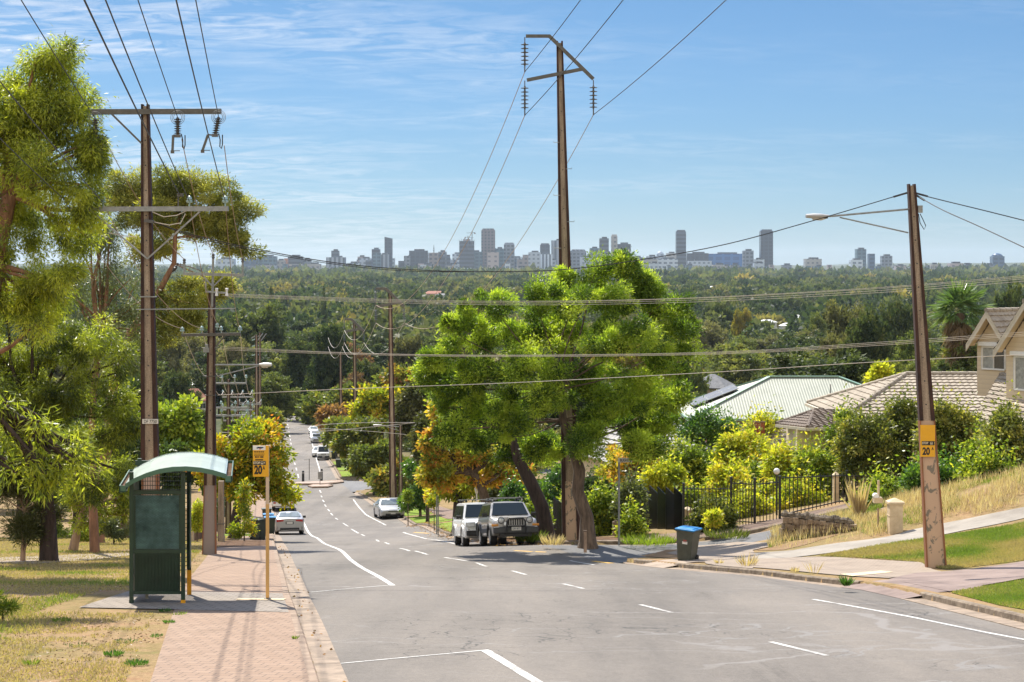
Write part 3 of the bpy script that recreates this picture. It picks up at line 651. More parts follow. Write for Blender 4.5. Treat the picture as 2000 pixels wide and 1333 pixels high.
# a low branch with long leaves hanging in front, its own trunk out of the frame
T('gum_tree', 'near gum branch with long hanging leaves over the lawn at the left edge', 36,
  [(40, 830, 70, 40, 0), (110, 850, 60, 36, .3), (150, 895, 45, 40, .2), (60, 905, 70, 36, -.2), (100, 930, 40, 26, 0), (5, 800, 50, 40, 0)], [(-170, 1240, 40), (-150, 1000, 34), (-80, 870, 22), (-5, 800, 14)], 'gum', 'bark_dark', dict(WEEP, L=.20, W=.034, weep=.3), dens=.9, cr=.36, per=20, twig=.9, group=g1)
T('tree', 'light green round tree behind the tall stobie pole with hedge below', 112,
  [(340, 820, 42, 46), (375, 850, 36, 46), (310, 850, 40, 50), (350, 880, 50, 30)], [(345, 1010, 6), (345, 900, 5)], 'shrub', 'bark', dict(ROUND, L=.32, W=.2), dens=1.2, cr=.8, per=60)
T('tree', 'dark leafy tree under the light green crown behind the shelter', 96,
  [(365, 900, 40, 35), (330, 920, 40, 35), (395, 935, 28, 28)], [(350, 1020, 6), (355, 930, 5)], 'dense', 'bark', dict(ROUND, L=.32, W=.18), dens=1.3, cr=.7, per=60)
for i, (x, y, rx, ry, d, fm, lb) in enumerate([
    (222, 1030, 34, 26, 74, 'gum_grey', 'grey green rounded bush left of the bus shelter'),
    (170, 1042, 30, 16, 80, 'shrub', 'low yellow green bush by the low wall behind the paperbark'),
    (90, 1045, 60, 22, 90, 'shrub', 'sunlit green bushes behind the dark gum trunk'),
    (385, 1010, 8, 30, 80, 'shrub_yellow', 'yellow green creeper on the gate pillar beside the shelter')]):
    b = on(x, d); T('bush', lb, d, [(x - rx * .4, y, rx * .6, ry * .9), (x + rx * .35, y - ry * .15, rx * .6, ry), (x, y + ry * .3, rx * .8, ry * .7)], [(x, y + ry, 1.5), (x, y, 1)], fm, 'bark', dict(ROUND, L=.1, W=.05), dens=6, cr=.28, per=60)
T('fern', 'green ferny plant cut by the left edge of the lawn', 34, [(-4, 1180, 20, 12), (16, 1186, 10, 6)], [(5, 1196, 2), (6, 1180, 1)], 'shrub', 'bark', dict(L=.13, W=.02, flat=.6, u=.5, out=.6, rand=.4, up=.3), dens=10, cr=.14, per=16)
# autumn street trees and saplings on the left pavement
T('autumn_tree', 'green and gold autumn tree over the left footpath beside the bus stop pole', 92,
  [(505, 880, 52, 46), (455, 880, 48, 42), (545, 915, 36, 40), (420, 915, 40, 36), (490, 930, 66, 40), (540, 960, 34, 26), (450, 950, 40, 30), (500, 850, 40, 26)],
  [(457, 1052, 11), (462, 1000, 9), (475, 950, 8)], 'autumn_yellow', 'bark_dark', dict(ROUND, L=.22, W=.11, cv=.75), dens=1.4, cr=.65, per=95, twig=.4)
T('sapling', 'slender sapling with reddish top planted in gravel beside the green bin', 84, [(478, 965, 10, 22), (474, 1000, 16, 22), (482, 1030, 18, 20), (462, 1035, 10, 14)], [(477, 1053, 1.3), (477, 960, .8)], 'autumn_yellow', 'bark', dict(ROUND, L=.13, W=.07, cv=.7), dens=3.2, cr=.3, per=26)

# ---- the big jacaranda and its neighbours on the right
T('jacaranda_tree', 'big spreading jacaranda with ferny bright green crown at the side street corner', 68,
  [(1195, 535, 52, 34), (1250, 560, 46, 34), (1120, 560, 60, 34), (1060, 590, 60, 36), (960, 605, 58, 38), (1180, 600, 66, 42), (1300, 610, 44, 36), (1335, 650, 34, 46), (905, 660, 60, 40), (1010, 650, 64, 42), (1100, 660, 72, 44), (1210, 670, 76, 44),
   (1300, 700, 50, 40), (855, 690, 36, 40), (930, 720, 66, 40), (1040, 730, 70, 40), (1150, 740, 74, 40), (1255, 760, 66, 44), (1310, 770, 34, 36), (880, 750, 42, 36), (960, 790, 56, 34), (1230, 830, 58, 36), (1180, 800, 60, 36), (1080, 800, 60, 36), (1010, 840, 54, 28), (1150, 860, 46, 28), (1260, 870, 34, 22), (900, 800, 50, 34), (880, 840, 36, 28), (840, 720, 30, 30), (1290, 830, 44, 28), (1060, 880, 40, 22), (930, 860, 44, 26), (1215, 520, 30, 22)],
  [(1148, 1058, 16), (1146, 1010, 13.5), (1128, 960, 12.5), (1132, 920, 12), (1118, 870, 9.5), (1100, 820, 8), (1090, 760, 6)], 'jaca', 'bark', FROND, dens=1.75, cr=.5, per=215, twig=.4, jit=.7, limb_r=.3, thin=.8, lump=6)
T('jacaranda_tree', 'leaning jacaranda with a thick dark trunk behind the parked four wheel drives', 77,
  [(950, 850, 52, 34), (1010, 890, 46, 26), (900, 815, 40, 30), (1060, 870, 40, 30), (860, 770, 36, 28), (1000, 800, 60, 30)],
  [(1068, 1043, 17), (1058, 990, 14), (1035, 940, 13), (1010, 895, 10), (1000, 850, 7)], 'jaca', 'bark_dark', FROND, dens=1.5, cr=.5, per=200, twig=.3, jit=.5, lump=6)
T('autumn_tree', 'orange and yellow autumn tree with crooked pale limbs above the white four wheel drive', 92,
  [(880, 870, 44, 36), (850, 900, 26, 28), (930, 890, 48, 30), (900, 830, 40, 36), (985, 905, 44, 26), (870, 930, 30, 26), (940, 930, 36, 22), (1005, 930, 40, 20), (845, 860, 18, 26), (870, 800, 26, 30), (850, 930, 22, 22), (910, 860, 50, 40)],
  [(958, 1020, 11), (950, 985, 10), (940, 950, 9), (925, 925, 8)], 'autumn', 'bark', dict(ROUND, L=.22, W=.12, cv=.95), dens=1.5, cr=.55, per=70, twig=.8)
T('autumn_tree', 'dim green tree with a dark trunk behind the white four wheel drive', 104, [(905, 930, 40, 26), (880, 960, 30, 20), (925, 950, 30, 20)], [(893, 1010, 10), (895, 960, 8)], 'autumn_yellow', 'bark_dark', dict(ROUND, L=.26, W=.12), dens=1.4, cr=.6, per=60)
T('autumn_tree', 'rounded autumn tree behind the street name sign of the side street', 88, [(1230, 890, 50, 30), (1200, 920, 36, 24), (1275, 905, 40, 26)], [(1235, 1000, 8), (1235, 930, 7)], 'autumn', 'bark', dict(ROUND, L=.2, W=.1, cv=.7), dens=1.6, cr=.55, per=70)
T('tree', 'small upright dark green tree on the right lawn past the silver sedan', 138,
  [(818, 925, 24, 22), (818, 960, 32, 26), (800, 975, 18, 20), (838, 970, 18, 22)], [(821, 1010, 2.6), (820, 960, 2)], 'shrub_deep', 'bark', dict(ROUND, L=.26, W=.14), dens=2.2, cr=.5, per=60)
for x, y0, y1, d, lb, fm in [(838, 1006, 965, 118, 'thin brown leafed sapling on the lawn strip left of the street sign post', 'autumn'), (848, 1012, 975, 112, 'yellow leafed sapling beside the street sign post on the lawn strip', 'autumn_yellow'),
    (797, 996, 970, 130, 'bare young sapling on the lawn strip near the silver sedan', 'shrub'), (696, 930, 905, 212, 'tiny sapling on the far green verge past the roundabout', 'shrub'), (1395, 1035, 1010, 70, 'staked young lemon leafed tree behind the blue lidded bin', 'shrub_yellow')]:
    T('sapling', lb, d, [(x, y1, 6, (y0 - y1) * .3), (x, y1 + (y0 - y1) * .3, 8, (y0 - y1) * .3)], [(x, y0, .9), (x, y1, .6)], fm, 'bark', dict(ROUND, L=.16, W=.08), dens=3.5, cr=.3, per=22)
# street trees down the hill: one row built in turn, each its own
gs = 'autumn street trees down the hill'
st = [(735, 905, 62, 46, 172, 'autumn_street', 'olive autumn street tree by the stop before the roundabout'), (770, 940, 46, 34, 160, 'autumn_street', 'low autumn street tree behind the slim lamp post'), (700, 860, 56, 40, 205, 'autumn_street', 'greenish autumn street tree at the roundabout corner'),
      (745, 800, 55, 45, 215, 'autumn_yellow', 'golden topped street tree left of the ivy covered pole'), (670, 850, 44, 34, 235, 'autumn_street', 'mixed green autumn street tree beside the parked cars'), (655, 820, 34, 28, 265, 'autumn_red', 'rusty red street tree beside the parked cars down the hill'),
      (640, 795, 48, 26, 320, 'autumn_street', 'dull olive street tree over the far end of the parked cars'), (690, 780, 50, 28, 300, 'autumn_street', 'wide olive street tree behind the rusty red one'), (612, 812, 20, 18, 400, 'autumn_street', 'far street tree at the top end of the visible road'),
      (525, 830, 26, 34, 300, 'autumn_street', 'brownish street tree on the left of the far road'), (530, 800, 24, 22, 380, 'autumn_street', 'far brownish street tree on the left of the road near its end'), (500, 850, 28, 30, 240, 'autumn_street', 'reddish brown street tree behind the gold tree on the left'),
      (810, 800, 36, 60, 180, 'darkneedle', 'dark tall hedge like tree right of the slim lamp post'), (835, 870, 30, 60, 130, 'darkneedle', 'shadowy conifer between the orange tree and the lamp post'), (780, 760, 40, 50, 230, 'autumn_street', 'ivy clad tree wrapped around the transmission pole'), (860, 740, 40, 46, 190, 'gum_grey', 'grey green gum left of the jacaranda crown')]
for x, y, rx, ry, d, fm, lb in st:
    s = F / d; T('street_tree', lb, d, [(x - rx * .45, y + ry * .1, rx * .55, ry * .7), (x + rx * .4, y, rx * .6, ry * .8), (x, y - ry * .35, rx * .6, ry * .6), (x + rx * .1, y + ry * .45, rx * .75, ry * .5), (x - rx * .2, y - ry * .1, rx * .6, ry * .7)],
      [(x, y + ry * 2.2, rx * .11), (x, y + ry * .8, rx * .08), (x, y + ry * .2, rx * .05)], fm, 'bark_dark', dict(ROUND, L=.0022 * d, W=.0013 * d, cv=.7), dens=70 / (d ** .85), cr=.0045 * d, per=44, group=gs, twig=.2)

# ---- the gardens on the right
gg = 'shrubs filling the gardens on the right'
sh = [(1295, 935, 46, 24, 83, 'shrub_yellow', 'bright yellow shrub above the black louvre fence'), (1232, 985, 26, 34, 74, 'gum_grey', 'grey silvery shrub right of the street name sign'), (1232, 1040, 14, 18, 72, 'shrub', 'pale green shrub at the foot of the street name sign'),
      (1180, 1000, 30, 34, 76, 'shrub', 'airy green shrub behind the jacaranda trunk'), (1390, 845, 62, 42, 98, 'shrub_deep', 'dense glossy dark green bush below the green roof'), (1345, 915, 46, 50, 86, 'shrub', 'olive green shrub behind the yellow one'),
      (1455, 890, 62, 48, 88, 'shrub_yellow', 'large yellow leafed tree in the middle of the gardens'), (1490, 850, 34, 40, 92, 'shrub_yellow', 'loose yellow branches reaching up before the green roof'), (1420, 960, 56, 44, 82, 'shrub_yellow', 'green shrub behind the black tubular gate'),
      (1540, 930, 62, 56, 80, 'shrub_yellow', 'tall lime yellow shrub behind the black fence'), (1480, 950, 44, 40, 84, 'shrub', 'lighter green shrub behind the globe lamp'), (1600, 920, 46, 52, 79, 'shrub', 'lime green shrub right of the tall yellow one'),
      (1650, 850, 30, 52, 80, 'shrub', 'upright light green shrub in front of the tiled hip roof'), (1690, 870, 66, 70, 77, 'shrub_olive', 'big olive shrub in front of the tiled roof left of the yellow pole sign'), (1760, 840, 54, 60, 78, 'shrub_olive', 'tall olive shrub directly behind the yellow pole sign'),
      (1855, 850, 62, 62, 74, 'shrub_olive', 'rounded olive shrub right of the yellow pole sign'), (1910, 905, 44, 44, 72, 'shrub', 'yellowish shrub below the right house wall'), (1965, 870, 44, 70, 68, 'shrub_olive', 'sparse reddish olive shrub at the right edge'),
      (1730, 975, 60, 34, 69, 'shrub', 'low rose bush patch behind the cream pillar'), (1840, 940, 66, 34, 68, 'shrub_deep', 'dense green ground shrub right of the leaning pole'), (1930, 925, 54, 26, 66, 'shrub', 'green creeping shrub on the bank at the right edge'),
      (1345, 1000, 22, 40, 80, 'shrub', 'light green young shrub behind the louvre fence end'), (1395, 1020, 40, 22, 72, 'shrub_olive', 'low dark shrub at the foot of the tubular fence'), (1460, 1000, 40, 30, 76, 'shrub_yellow', 'leafy shrub seen through the gate bars'), (1560, 985, 50, 34, 77, 'shrub_yellow', 'leafy shrub seen through the fence right of the gate'),
      (1015, 985, 36, 46, 84, 'shrub_deep', 'green bush behind the parked grey four wheel drive'), (1045, 1020, 22, 22, 78, 'shrub', 'bright low bush beside the thick dark trunk'), (975, 960, 30, 40, 98, 'gum_grey', 'grey green bush behind the white four wheel drive'), (1115, 1000, 26, 30, 84, 'shrub', 'sunlit bush between the two jacaranda trunks'),
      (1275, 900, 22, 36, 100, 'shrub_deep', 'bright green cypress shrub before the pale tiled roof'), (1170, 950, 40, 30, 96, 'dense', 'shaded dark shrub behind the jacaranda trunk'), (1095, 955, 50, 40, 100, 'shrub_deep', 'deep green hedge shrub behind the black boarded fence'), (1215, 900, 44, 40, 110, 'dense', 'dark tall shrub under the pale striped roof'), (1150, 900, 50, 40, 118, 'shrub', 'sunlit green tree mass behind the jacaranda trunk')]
for x, y, rx, ry, d, fm, lb in sh:
    s = d / F; b = on(x, d); py0 = HY + (CZ - b.z) * F / d
    y2 = (y + ry * .5 + py0) / 2
    bl = [(x - rx * .5, y + ry * .15, rx * .52, ry * .75), (x + rx * .45, y + ry * .05, rx * .58, ry * .8), (x, y - ry * .3, rx * .55, ry * .65), (x + rx * .15, y + ry * .45, rx * .8, ry * .55), (x - rx * .1, y, rx * .7, ry * .8)]
    if py0 > y + ry * 1.1: bl.append((x, y2, rx * .75, max(ry * .4, (py0 - y2) * .8)))
    T('shrub', lb, d, bl, [(x, py0, 3), (x, y, 1.5)], fm, 'bark', dict(ROUND, L=.15 if fm != 'shrub_yellow' else .2, W=.085, cv=.9, lv=.5, shoot=1.1), dens=2.5, cr=.42, per=54, group=gg, twig=.35, lump=7)
T('yellow_tree', 'single slender tree top with yellow leaves above the tiled ridge', 100, [(1722, 725, 14, 14), (1712, 742, 16, 10), (1730, 740, 12, 10)], [(1712, 900, 2), (1712, 800, 2), (1716, 740, 1.2)], 'shrub_yellow', 'bark', dict(ROUND, L=.25, W=.16), dens=3, cr=.4, per=26)

# palm: trunk, fan crown and skirt of dead fronds
def palm(px, d, ytop, ycrown):
    b = on(px, d); t = empty('fan_palm', b, 'tall fan palm with a skirt of dead brown fronds behind the right house', 'palm tree')
    top = P(px, ycrown, d); mb = MB(); mb.tube([b, b.lerp(top, .5), top], [.42, .34, .36], 10); mb.build('trunk', M['bark'], t, smooth=60)
    def fans(n, e0, e1, mat, nm, Lf, dead):
        Cn, D, L, W, tn = [], [], [], [], []
        for k in range(n):
            az = random.uniform(0, 6.283); el = random.uniform(e0, e1)
            dr = Vector((math.cos(az) * math.cos(el), math.sin(az) * math.cos(el), math.sin(el))); lp = Lf * random.uniform(.75, 1.1)
            hub = top + Vector((0, 0, random.uniform(-2.4, .2) if dead else random.uniform(-.1, .5))) + dr * lp * .5
            s = nz(dr.cross(Vector((0, 0, 1)))); u = s.cross(dr); tv = random.random()
            for q in range(17):
                a = (q - 8) / 8 * 1.25; v = dr * math.cos(a) + s * math.sin(a); v = v + Vector((0, 0, -.45 - .25 * abs(a) if not dead else -.9)) * random.uniform(.6, 1.1)
                Cn.append(hub[:]); D.append(v[:]); L.append(lp * .62 * (1 - .25 * abs(a))); W.append(.13); tn.append(tv * .6 + random.random() * .4)
            Cn.append((hub - dr * lp * .5)[:]); D.append(dr[:]); L.append(lp * .6); W.append(.05); tn.append(.3)
        leaf_obj(nm, np.array(Cn), np.array(D), np.array(L), np.array(W), np.array(tn), mat, t, b)
    fans(80, -.45, 1.4, M['palm'], 'crown', 2.9, False); fans(95, -1.45, -.5, M['palm_dead'], 'dead_fronds', 2.5, True)
M['palm'] = fol('palm fan green', [(.1, (0.068, 0.128, 0.041)), (.6, (0.135, 0.216, 0.068)), (.95, (0.27, 0.338, 0.121))], .3, spec=.5, rough=.35)
M['palm_dead'] = fol('dead palm fronds', [(.1, (0.11, 0.075, 0.04)), (.6, (0.2, 0.14, 0.075)), (.95, (0.3, 0.22, 0.12))], .2)
palm(1876, 165, 550, 612)

# ---- the wooded suburbs below: a few tree kinds, copied tree by tree
def proto(name, ell, fm, bark, L, W, dens, cr, per, H, label=None, style=None, tr=.35):
    return make_tree(name, label, 'tree', (0, 0, 0), ell, [(0, 0, -1.5, tr), (.1, 0, H * .3, tr * .8), (0, .1, H * .5, tr * .6)], M[fm], M[bark], dict(style or ROUND, L=L, W=W), dens=dens, cr=cr, per=per, twig=.12)
def rblobs(n, rx, z0, z1, rb, top=1.0):
    out = []
    for k in range(n):
        a = k * 2.4 + random.random(); t = (k + .5) / n; r = rx * math.sqrt(max(.05, 1 - ((t - .35) / .75) ** 2)) * .7 * (1 if k % 3 else .3)
        q = rb * random.uniform(.75, 1.2)
        out.append(((math.cos(a) * r, math.sin(a) * r, z0 + (z1 - z0) * t), (q, q, q * .8 * top)))
    return out
M['far_dark'] = fol('dark suburban tree leaves', [(.1, (.028, .046, .024)), (.45, (.055, .078, .036)), (.8, (.095, .118, .046)), (1, (.14, .15, .055))], .34, objvar=.35, spec=.08)
M['far_mid'] = fol('mid green suburban tree leaves', [(.1, (.065, .092, .032)), (.45, (.118, .148, .048)), (.8, (.19, .21, .06)), (1, (.25, .25, .072))], .36, objvar=.4, spec=.08)
M['far_olive'] = fol('olive suburban gum leaves', [(.1, (.08, .085, .042)), (.45, (.14, .14, .065)), (.8, (.215, .205, .095)), (1, (.28, .25, .13))], .36, objvar=.4, spec=.08)
M['far_yellow'] = fol('yellowing suburban tree leaves', [(.1, (.13, .13, .035)), (.45, (.23, .21, .045)), (.8, (.34, .27, .055)), (1, (.42, .28, .06))], .4, objvar=.4, spec=.08)
M['far_rust'] = fol('rust coloured suburban tree leaves', [(.1, (.09, .06, .045)), (.5, (.16, .10, .062)), (1, (.26, .14, .07))], .36, objvar=.4, spec=.08)
LC = 'canopy of suburban trees below the city'
PR = {}
for key, fm, kinds in (('dark', 'far_dark', 3), ('mid', 'far_mid', 2), ('olive', 'far_olive', 2), ('yellow', 'far_yellow', 1), ('rust', 'far_rust', 1)):
    for q in range(kinds):
        n, rx, top = [(15, 6.5, 1.0), (11, 5, 1.25), (17, 8, .8)][(q + len(key)) % 3]
        t = proto('suburban_tree', rblobs(n, rx, 5, 13.5, 3.0, top), fm, 'bark', .52, .32, .8, 1.1, 60, 13, style=dict(ROUND, cv=.7))
        PR.setdefault(key, []).append(t)
CONE = proto('pine_tree', [((0, 0, 3 + 2.2 * k), (4.2 - .58 * k, 4.2 - .58 * k, 1.5)) for k in range(7)], 'far_dark', 'bark_dark', .6, .2, .9, .9, 50, 14)
_used = set()
LBL = {'dark': 'dark green tree in the suburban canopy below the skyline', 'mid': 'mid green tree in the suburban canopy below the skyline', 'olive': 'olive gum tree in the suburban canopy below the skyline', 'yellow': 'yellowing tree in the suburban canopy below the skyline', 'rust': 'rust brown tree in the suburban canopy below the skyline', 'pine': 'dark pointed pine standing up in the suburban canopy'}
def put(key, px, d, h, wpx=None, label=None, name=None, X=None):
    p = CONE if key == 'pine' else random.choice(PR[key])
    if p.name in _used: t = copy_tree(p)
    else: _used.add(p.name); t = p
    b = on(px, d) if X is None else Vector((X, d, G(X, d)))
    s = h / 15.5; wx = (wpx / F * d) / 14.0 if wpx else s * random.uniform(.95, 1.45)
    t.location = b; t.scale = (wx, wx, s); t.rotation_euler = (0, 0, random.uniform(0, 6.28))
    t['label'] = label or LBL[key]; t['group'] = LC; t['category'] = 'tree'
    if name: t.name = name
    return t
# trees one can tell apart: (kind, px, top row, width px, distance, label)
for key, px, yt, wpx, d, lb in [
    ('dark', 640, 635, 110, 400, 'big dark round tree left of the transmission poles'), ('dark', 590, 665, 100, 420, 'dark green tree left of the big round one'), ('dark', 720, 700, 90, 380, 'dark shadowy tree mass beneath the transmission arms'),
    ('mid', 540, 730, 110, 360, 'flat topped mid green tree behind the double poles'), ('rust', 690, 735, 90, 360, 'brownish dark tree behind the second transmission pole'), ('dark', 580, 745, 90, 420, 'dark tree closing the far end of the road'),
    ('mid', 505, 590, 130, 560, 'wide mid green gum left of the big dark tree'), ('dark', 470, 700, 70, 420, 'dark tree behind the second stobie pole'), ('olive', 455, 660, 80, 480, 'olive tree under the double poles'), ('olive', 920, 530, 64, 330, 'tall olive gum rising left of the jacaranda top'),
    ('olive', 800, 650, 90, 420, 'olive tree right of the transmission pole'), ('mid', 810, 720, 80, 300, 'mid green tree beneath the transmission pole arms'), ('dark', 1400, 590, 70, 760, 'dark green round tree right of the jacaranda'), ('yellow', 1490, 690, 52, 520, 'bright golden tree standing alone below the white roofs'),
    ('yellow', 1450, 600, 40, 700, 'yellow tree left of the white roofs'), ('mid', 1595, 612, 60, 640, 'light green tree beside the white roofs'), ('dark', 1425, 705, 60, 420, 'dark green tree above the grey hip roof'), ('mid', 1360, 715, 60, 360, 'green tree left of the grey hip roof'),
    ('dark', 1700, 610, 130, 250, 'large dark green tree behind the tiled ridge'), ('olive', 1640, 640, 110, 260, 'large olive tree left of the leaning pole above the green roof'), ('dark', 1590, 690, 90, 270, 'dark tree right above the green roof'), ('olive', 1660, 585, 150, 330, 'broad olive tree crown high behind the leaning pole'),
    ('mid', 1780, 650, 120, 240, 'mid green tree right of the leaning pole'), ('dark', 1760, 560, 110, 380, 'dark tree behind the leaning pole and palm'), ('dark', 1980, 550, 90, 300, 'dark tree at the right edge above the gable'), ('olive', 1820, 690, 80, 220, 'olive tree between the leaning pole and palm'), ('mid', 1910, 700, 60, 200, 'green tree at the foot of the palm'),
    ('rust', 1545, 720, 60, 330, 'brown leafed tree behind the green roof'), ('olive', 1480, 735, 60, 380, 'dull tree behind the green roof ridge'), ('dark', 1340, 790, 60, 180, 'dark tree between jacaranda and green roof'), ('dark', 350, 720, 70, 330, 'dark tree below the white house on the left'), ('olive', 330, 650, 80, 460, 'olive tree above the white house on the left'), ('dark', 420, 620, 90, 560, 'dark tree behind the second pole crossarm'),
    ('mid', 450, 790, 50, 250, 'green tree behind the cluster of crossarms'), ('dark', 395, 800, 50, 230, 'dark tree below the red roof on the left'),
    ('pine', 633, 555, 34, 900, None), ('pine', 530, 545, 44, 900, None), ('pine', 1794, 512, 22, 1900, None), ('pine', 1772, 516, 16, 2400, None)]:
    g = on(px, d); h = (g.z - P(px, yt, d).z) * -1
    put(key, px, d, max(5, min(26, h)), wpx, lb)
keys = ['dark'] * 12 + ['mid'] * 8 + ['olive'] * 8 + ['yellow'] * 1 + ['rust'] * 1
def roadclear(X, d): return (d > 520) or (X < float(xl(d)) - 9) or (X > float(xr(d)) + 9)
HOLES = [(852, 2121, 34, 570), (1550, 998, 30, 634), (1498, 1060, 20, 628), (1553, 1142, 20, 620), (1384, 2700, 18, 560), (785, 632, 16, 702), (737, 2241, 16, 568), (334, 560, 28, 730), (378, 430, 28, 776), (1392, 400, 38, 752), (660, 380, 30, 760)]
def hidden(X, d, h):
    """would a tree of this height stand in front of one of the houses or poles?"""
    px = 1000 + F * X / d; top = HY + (CZ - G(X, d) - h) * F / d
    return any(d < hd + 6 and abs(px - hp) < hw + 5 / d * F and top < row for hp, hd, hw, row in HOLES)
nfill = 0; d = 112.
while nfill < 285 and d < 1500:
    wdt = (.60 if d > 285 else .66) * d; step = 12.5 + d * .006
    X = -wdt / 2 + random.random() * step
    while X < wdt / 2 and nfill < 285:
        Xj = X + random.uniform(-.3, .3) * step; dj = d + random.uniform(-.4, .4) * step
        h = random.uniform(9, 18) * (1 + .25 * (random.random() < .12)) if dj > 300 else random.uniform(6, 10)
        near = dj < 285 and ((Xj > float(xr(dj)) - 2 and Xj < 42 and dj < 150) or Xj > 70 or (Xj > float(xr(dj)) and Xj < 12 and dj < 125))
        if roadclear(Xj, dj) and not near and random.random() < (.62 if dj > 285 else .8) and not hidden(Xj, dj, h):
            put(random.choice(keys), 0, dj, h, X=Xj); nfill += 1
        X += step
    d += step * (1.05 if d < 600 else 1.3)
DFAR = d
print('filler trees', nfill, 'to distance', round(d))
# all the rest of the canopy as one wood
def far_wood():
    Cs, Ds, Ls, Ws, Ts, Ks = [], [], [], [], [], []
    d = DFAR - 40
    while d < 6900:
        step = 16 + max(0, d - 1500) * .0075; wdt = .66 * d; nX = int(wdt / step)
        X = (np.arange(nX) - nX / 2 + rng.random(nX) * .8) * step; Y = d + (rng.random(nX) - .5) * step * 1.3
        k = rng.random(nX) < (.80 if d < 3000 else .74); X, Y = X[k], Y[k]
        city = (Y > 5500) & (X > -1200) & (X < 1250)
        for hp, hd, hw, row in HOLES: city |= (np.abs(1000 + F * X / Y - hp) < hw + 3) & (Y < hd + 10) & (HY + (CZ - GA(X, Y) - 15) * F / Y < row + 8)
        X, Y = X[~city], Y[~city]
        m = int(np.clip(240 - d * .05, 26, 200)); H = 7 + 14 * rng.random(len(X)) ** 2; W = step * (.36 + .85 * rng.random(len(X)) ** 2)
        Z = GA(X, Y); u = randu(len(X) * m); u[:, 2] = np.abs(u[:, 2]) * 1.0 - .15; i = np.repeat(np.arange(len(X)), m)
        lump = 1 + .22 * np.sin(u[:, 0] * 4 + i) * np.cos(u[:, 1] * 5 + i * 1.7)
        pos = np.stack([X[i] + u[:, 0] * W[i] * lump * .62, Y[i] + u[:, 1] * W[i] * lump * .62, Z[i] + H[i] * .45 + u[:, 2] * H[i] * .55 * lump], 1)
        sz = W[i] * np.clip(.15 + d * .00010, .15, .6)
        kind = rng.random(len(X)); tb = np.where(kind < .5, .18, np.where(kind < .8, .4, np.where(kind < .97, .6, .85))) + (rng.random(len(X)) - .5) * .2
        Cs.append(pos); Ds.append(u + randu(len(u)) * .8); Ls.append(sz); Ws.append(sz * .7); Ks.append(u + randu(len(u)) * .35 + np.array([0, 0, .2])); Ts.append(tb[i] + (rng.random(len(i)) - .5) * .1)
        d += step * (1.1 if d < 2500 else 1.6)
    o = leaf_obj('wood', np.concatenate(Cs), np.concatenate(Ds), np.concatenate(Ls), np.concatenate(Ws), np.concatenate(Ts), M['wood'], nrm=np.concatenate(Ks))
    print('wood faces', len(o.data.polygons)); return tag(o, kind='stuff')
M['wood'] = fol('far canopy leaves', [(.05, (.030, .050, .032)), (.25, (.06, .083, .044)), (.45, (.108, .128, .055)), (.65, (.14, .14, .075)), (.85, (.23, .205, .07)), (.98, (.31, .24, .075))], .34, objvar=0, spec=.05)
far_wood()

# ---- grass, weeds and litter
M['straw'] = fol('dry straw grass', [(.1, (.36, .26, .16)), (.5, (.48, .38, .25)), (.9, (.58, .49, .36))], .35, objvar=0)
M['blade'] = fol('grass blades', [(.05, (.36, .29, .15)), (.35, (.33, .28, .115)), (.6, (.20, .24, .055)), (.95, (.14, .21, .035))], .35, objvar=0)
M['litter'] = fol('dry fallen leaves and bark', [(.1, (.09, .055, .035)), (.5, (.20, .12, .07)), (.8, (.34, .25, .17)), (.98, (.5, .42, .33))], .1, objvar=0, spec=.1)
def vnoise(x, y, s, seed):
    g = np.random.default_rng(seed).random((64, 64)); X = x / s; Y = y / s; i = np.floor(X).astype(int); j = np.floor(Y).astype(int); a = X - i; b = Y - j
    a = a * a * (3 - 2 * a); b = b * b * (3 - 2 * b); f = lambda p, q: g[p % 64, q % 64]
    return (f(i, j) * (1 - a) + f(i + 1, j) * a) * (1 - b) + (f(i, j + 1) * (1 - a) + f(i + 1, j + 1) * a) * b
def grass(name, x, y, h, w, mat, green, lean=.35, dz=0):
    n = len(x); z = GA(x, y) + dz; D = np.stack([rng.normal(size=n) * lean, rng.normal(size=n) * lean, np.ones(n)], 1)
    return tag(leaf_obj(name, np.stack([x, y, z], 1), D, h, w, green, mat), kind='stuff')
n = 280000; y = 24 + 66 * rng.random(n) ** 1.25; x = xl(y) - 2.2 - rng.random(n) * (.30 * y + 4 - np.abs(xl(y)) * .2)
v = .6 * vnoise(x, y, 1.7, 3) + .4 * vnoise(x, y, .5, 4); edge = np.clip((xl(y) - wpath(50) - .2 - x) / 1.2, 0, 1)
k = (v + .18 * (edge - 1) > .27) & ((x < xl(y) - 2.75) | (y > 70)) & ~((x > -9.2) & (y > 35.4) & (y < 41.2))
x, y, v = x[k], y[k], v[k]; gr = vnoise(x, y, 2.3, 8)
grass('grass', x, y, (.03 + .05 * rng.random(len(x))) * (1 + (gr > .62) * .6), .012 + .012 * rng.random(len(x)), M['blade'], np.clip((gr - .57) * 2.0 + .08 + rng.normal(size=len(x)) * .16, .02, .95), lean=.7)
def in_area(poly, n):
    a = np.array(poly); x = a[:, 0].min() + np.ptp(a[:, 0]) * rng.random(n); y = a[:, 1].min() + np.ptp(a[:, 1]) * rng.random(n); k = inpoly(x, y, poly); return x[k], y[k]
for poly, n, gb in ((LAWN1, 120000, .36), (LAWN2, 100000, .68)):
    x, y = in_area(poly, n); gr = vnoise(x, y, 1.6, 21); ed = .6 * vnoise(x, y, .6, 5)
    grass('grass', x, y, .05 + .05 * rng.random(len(x)), .016, M['blade'], np.clip(gb + (gr - .5) * 1.7 + rng.normal(size=len(x)) * .15, .02, .98), lean=.6)
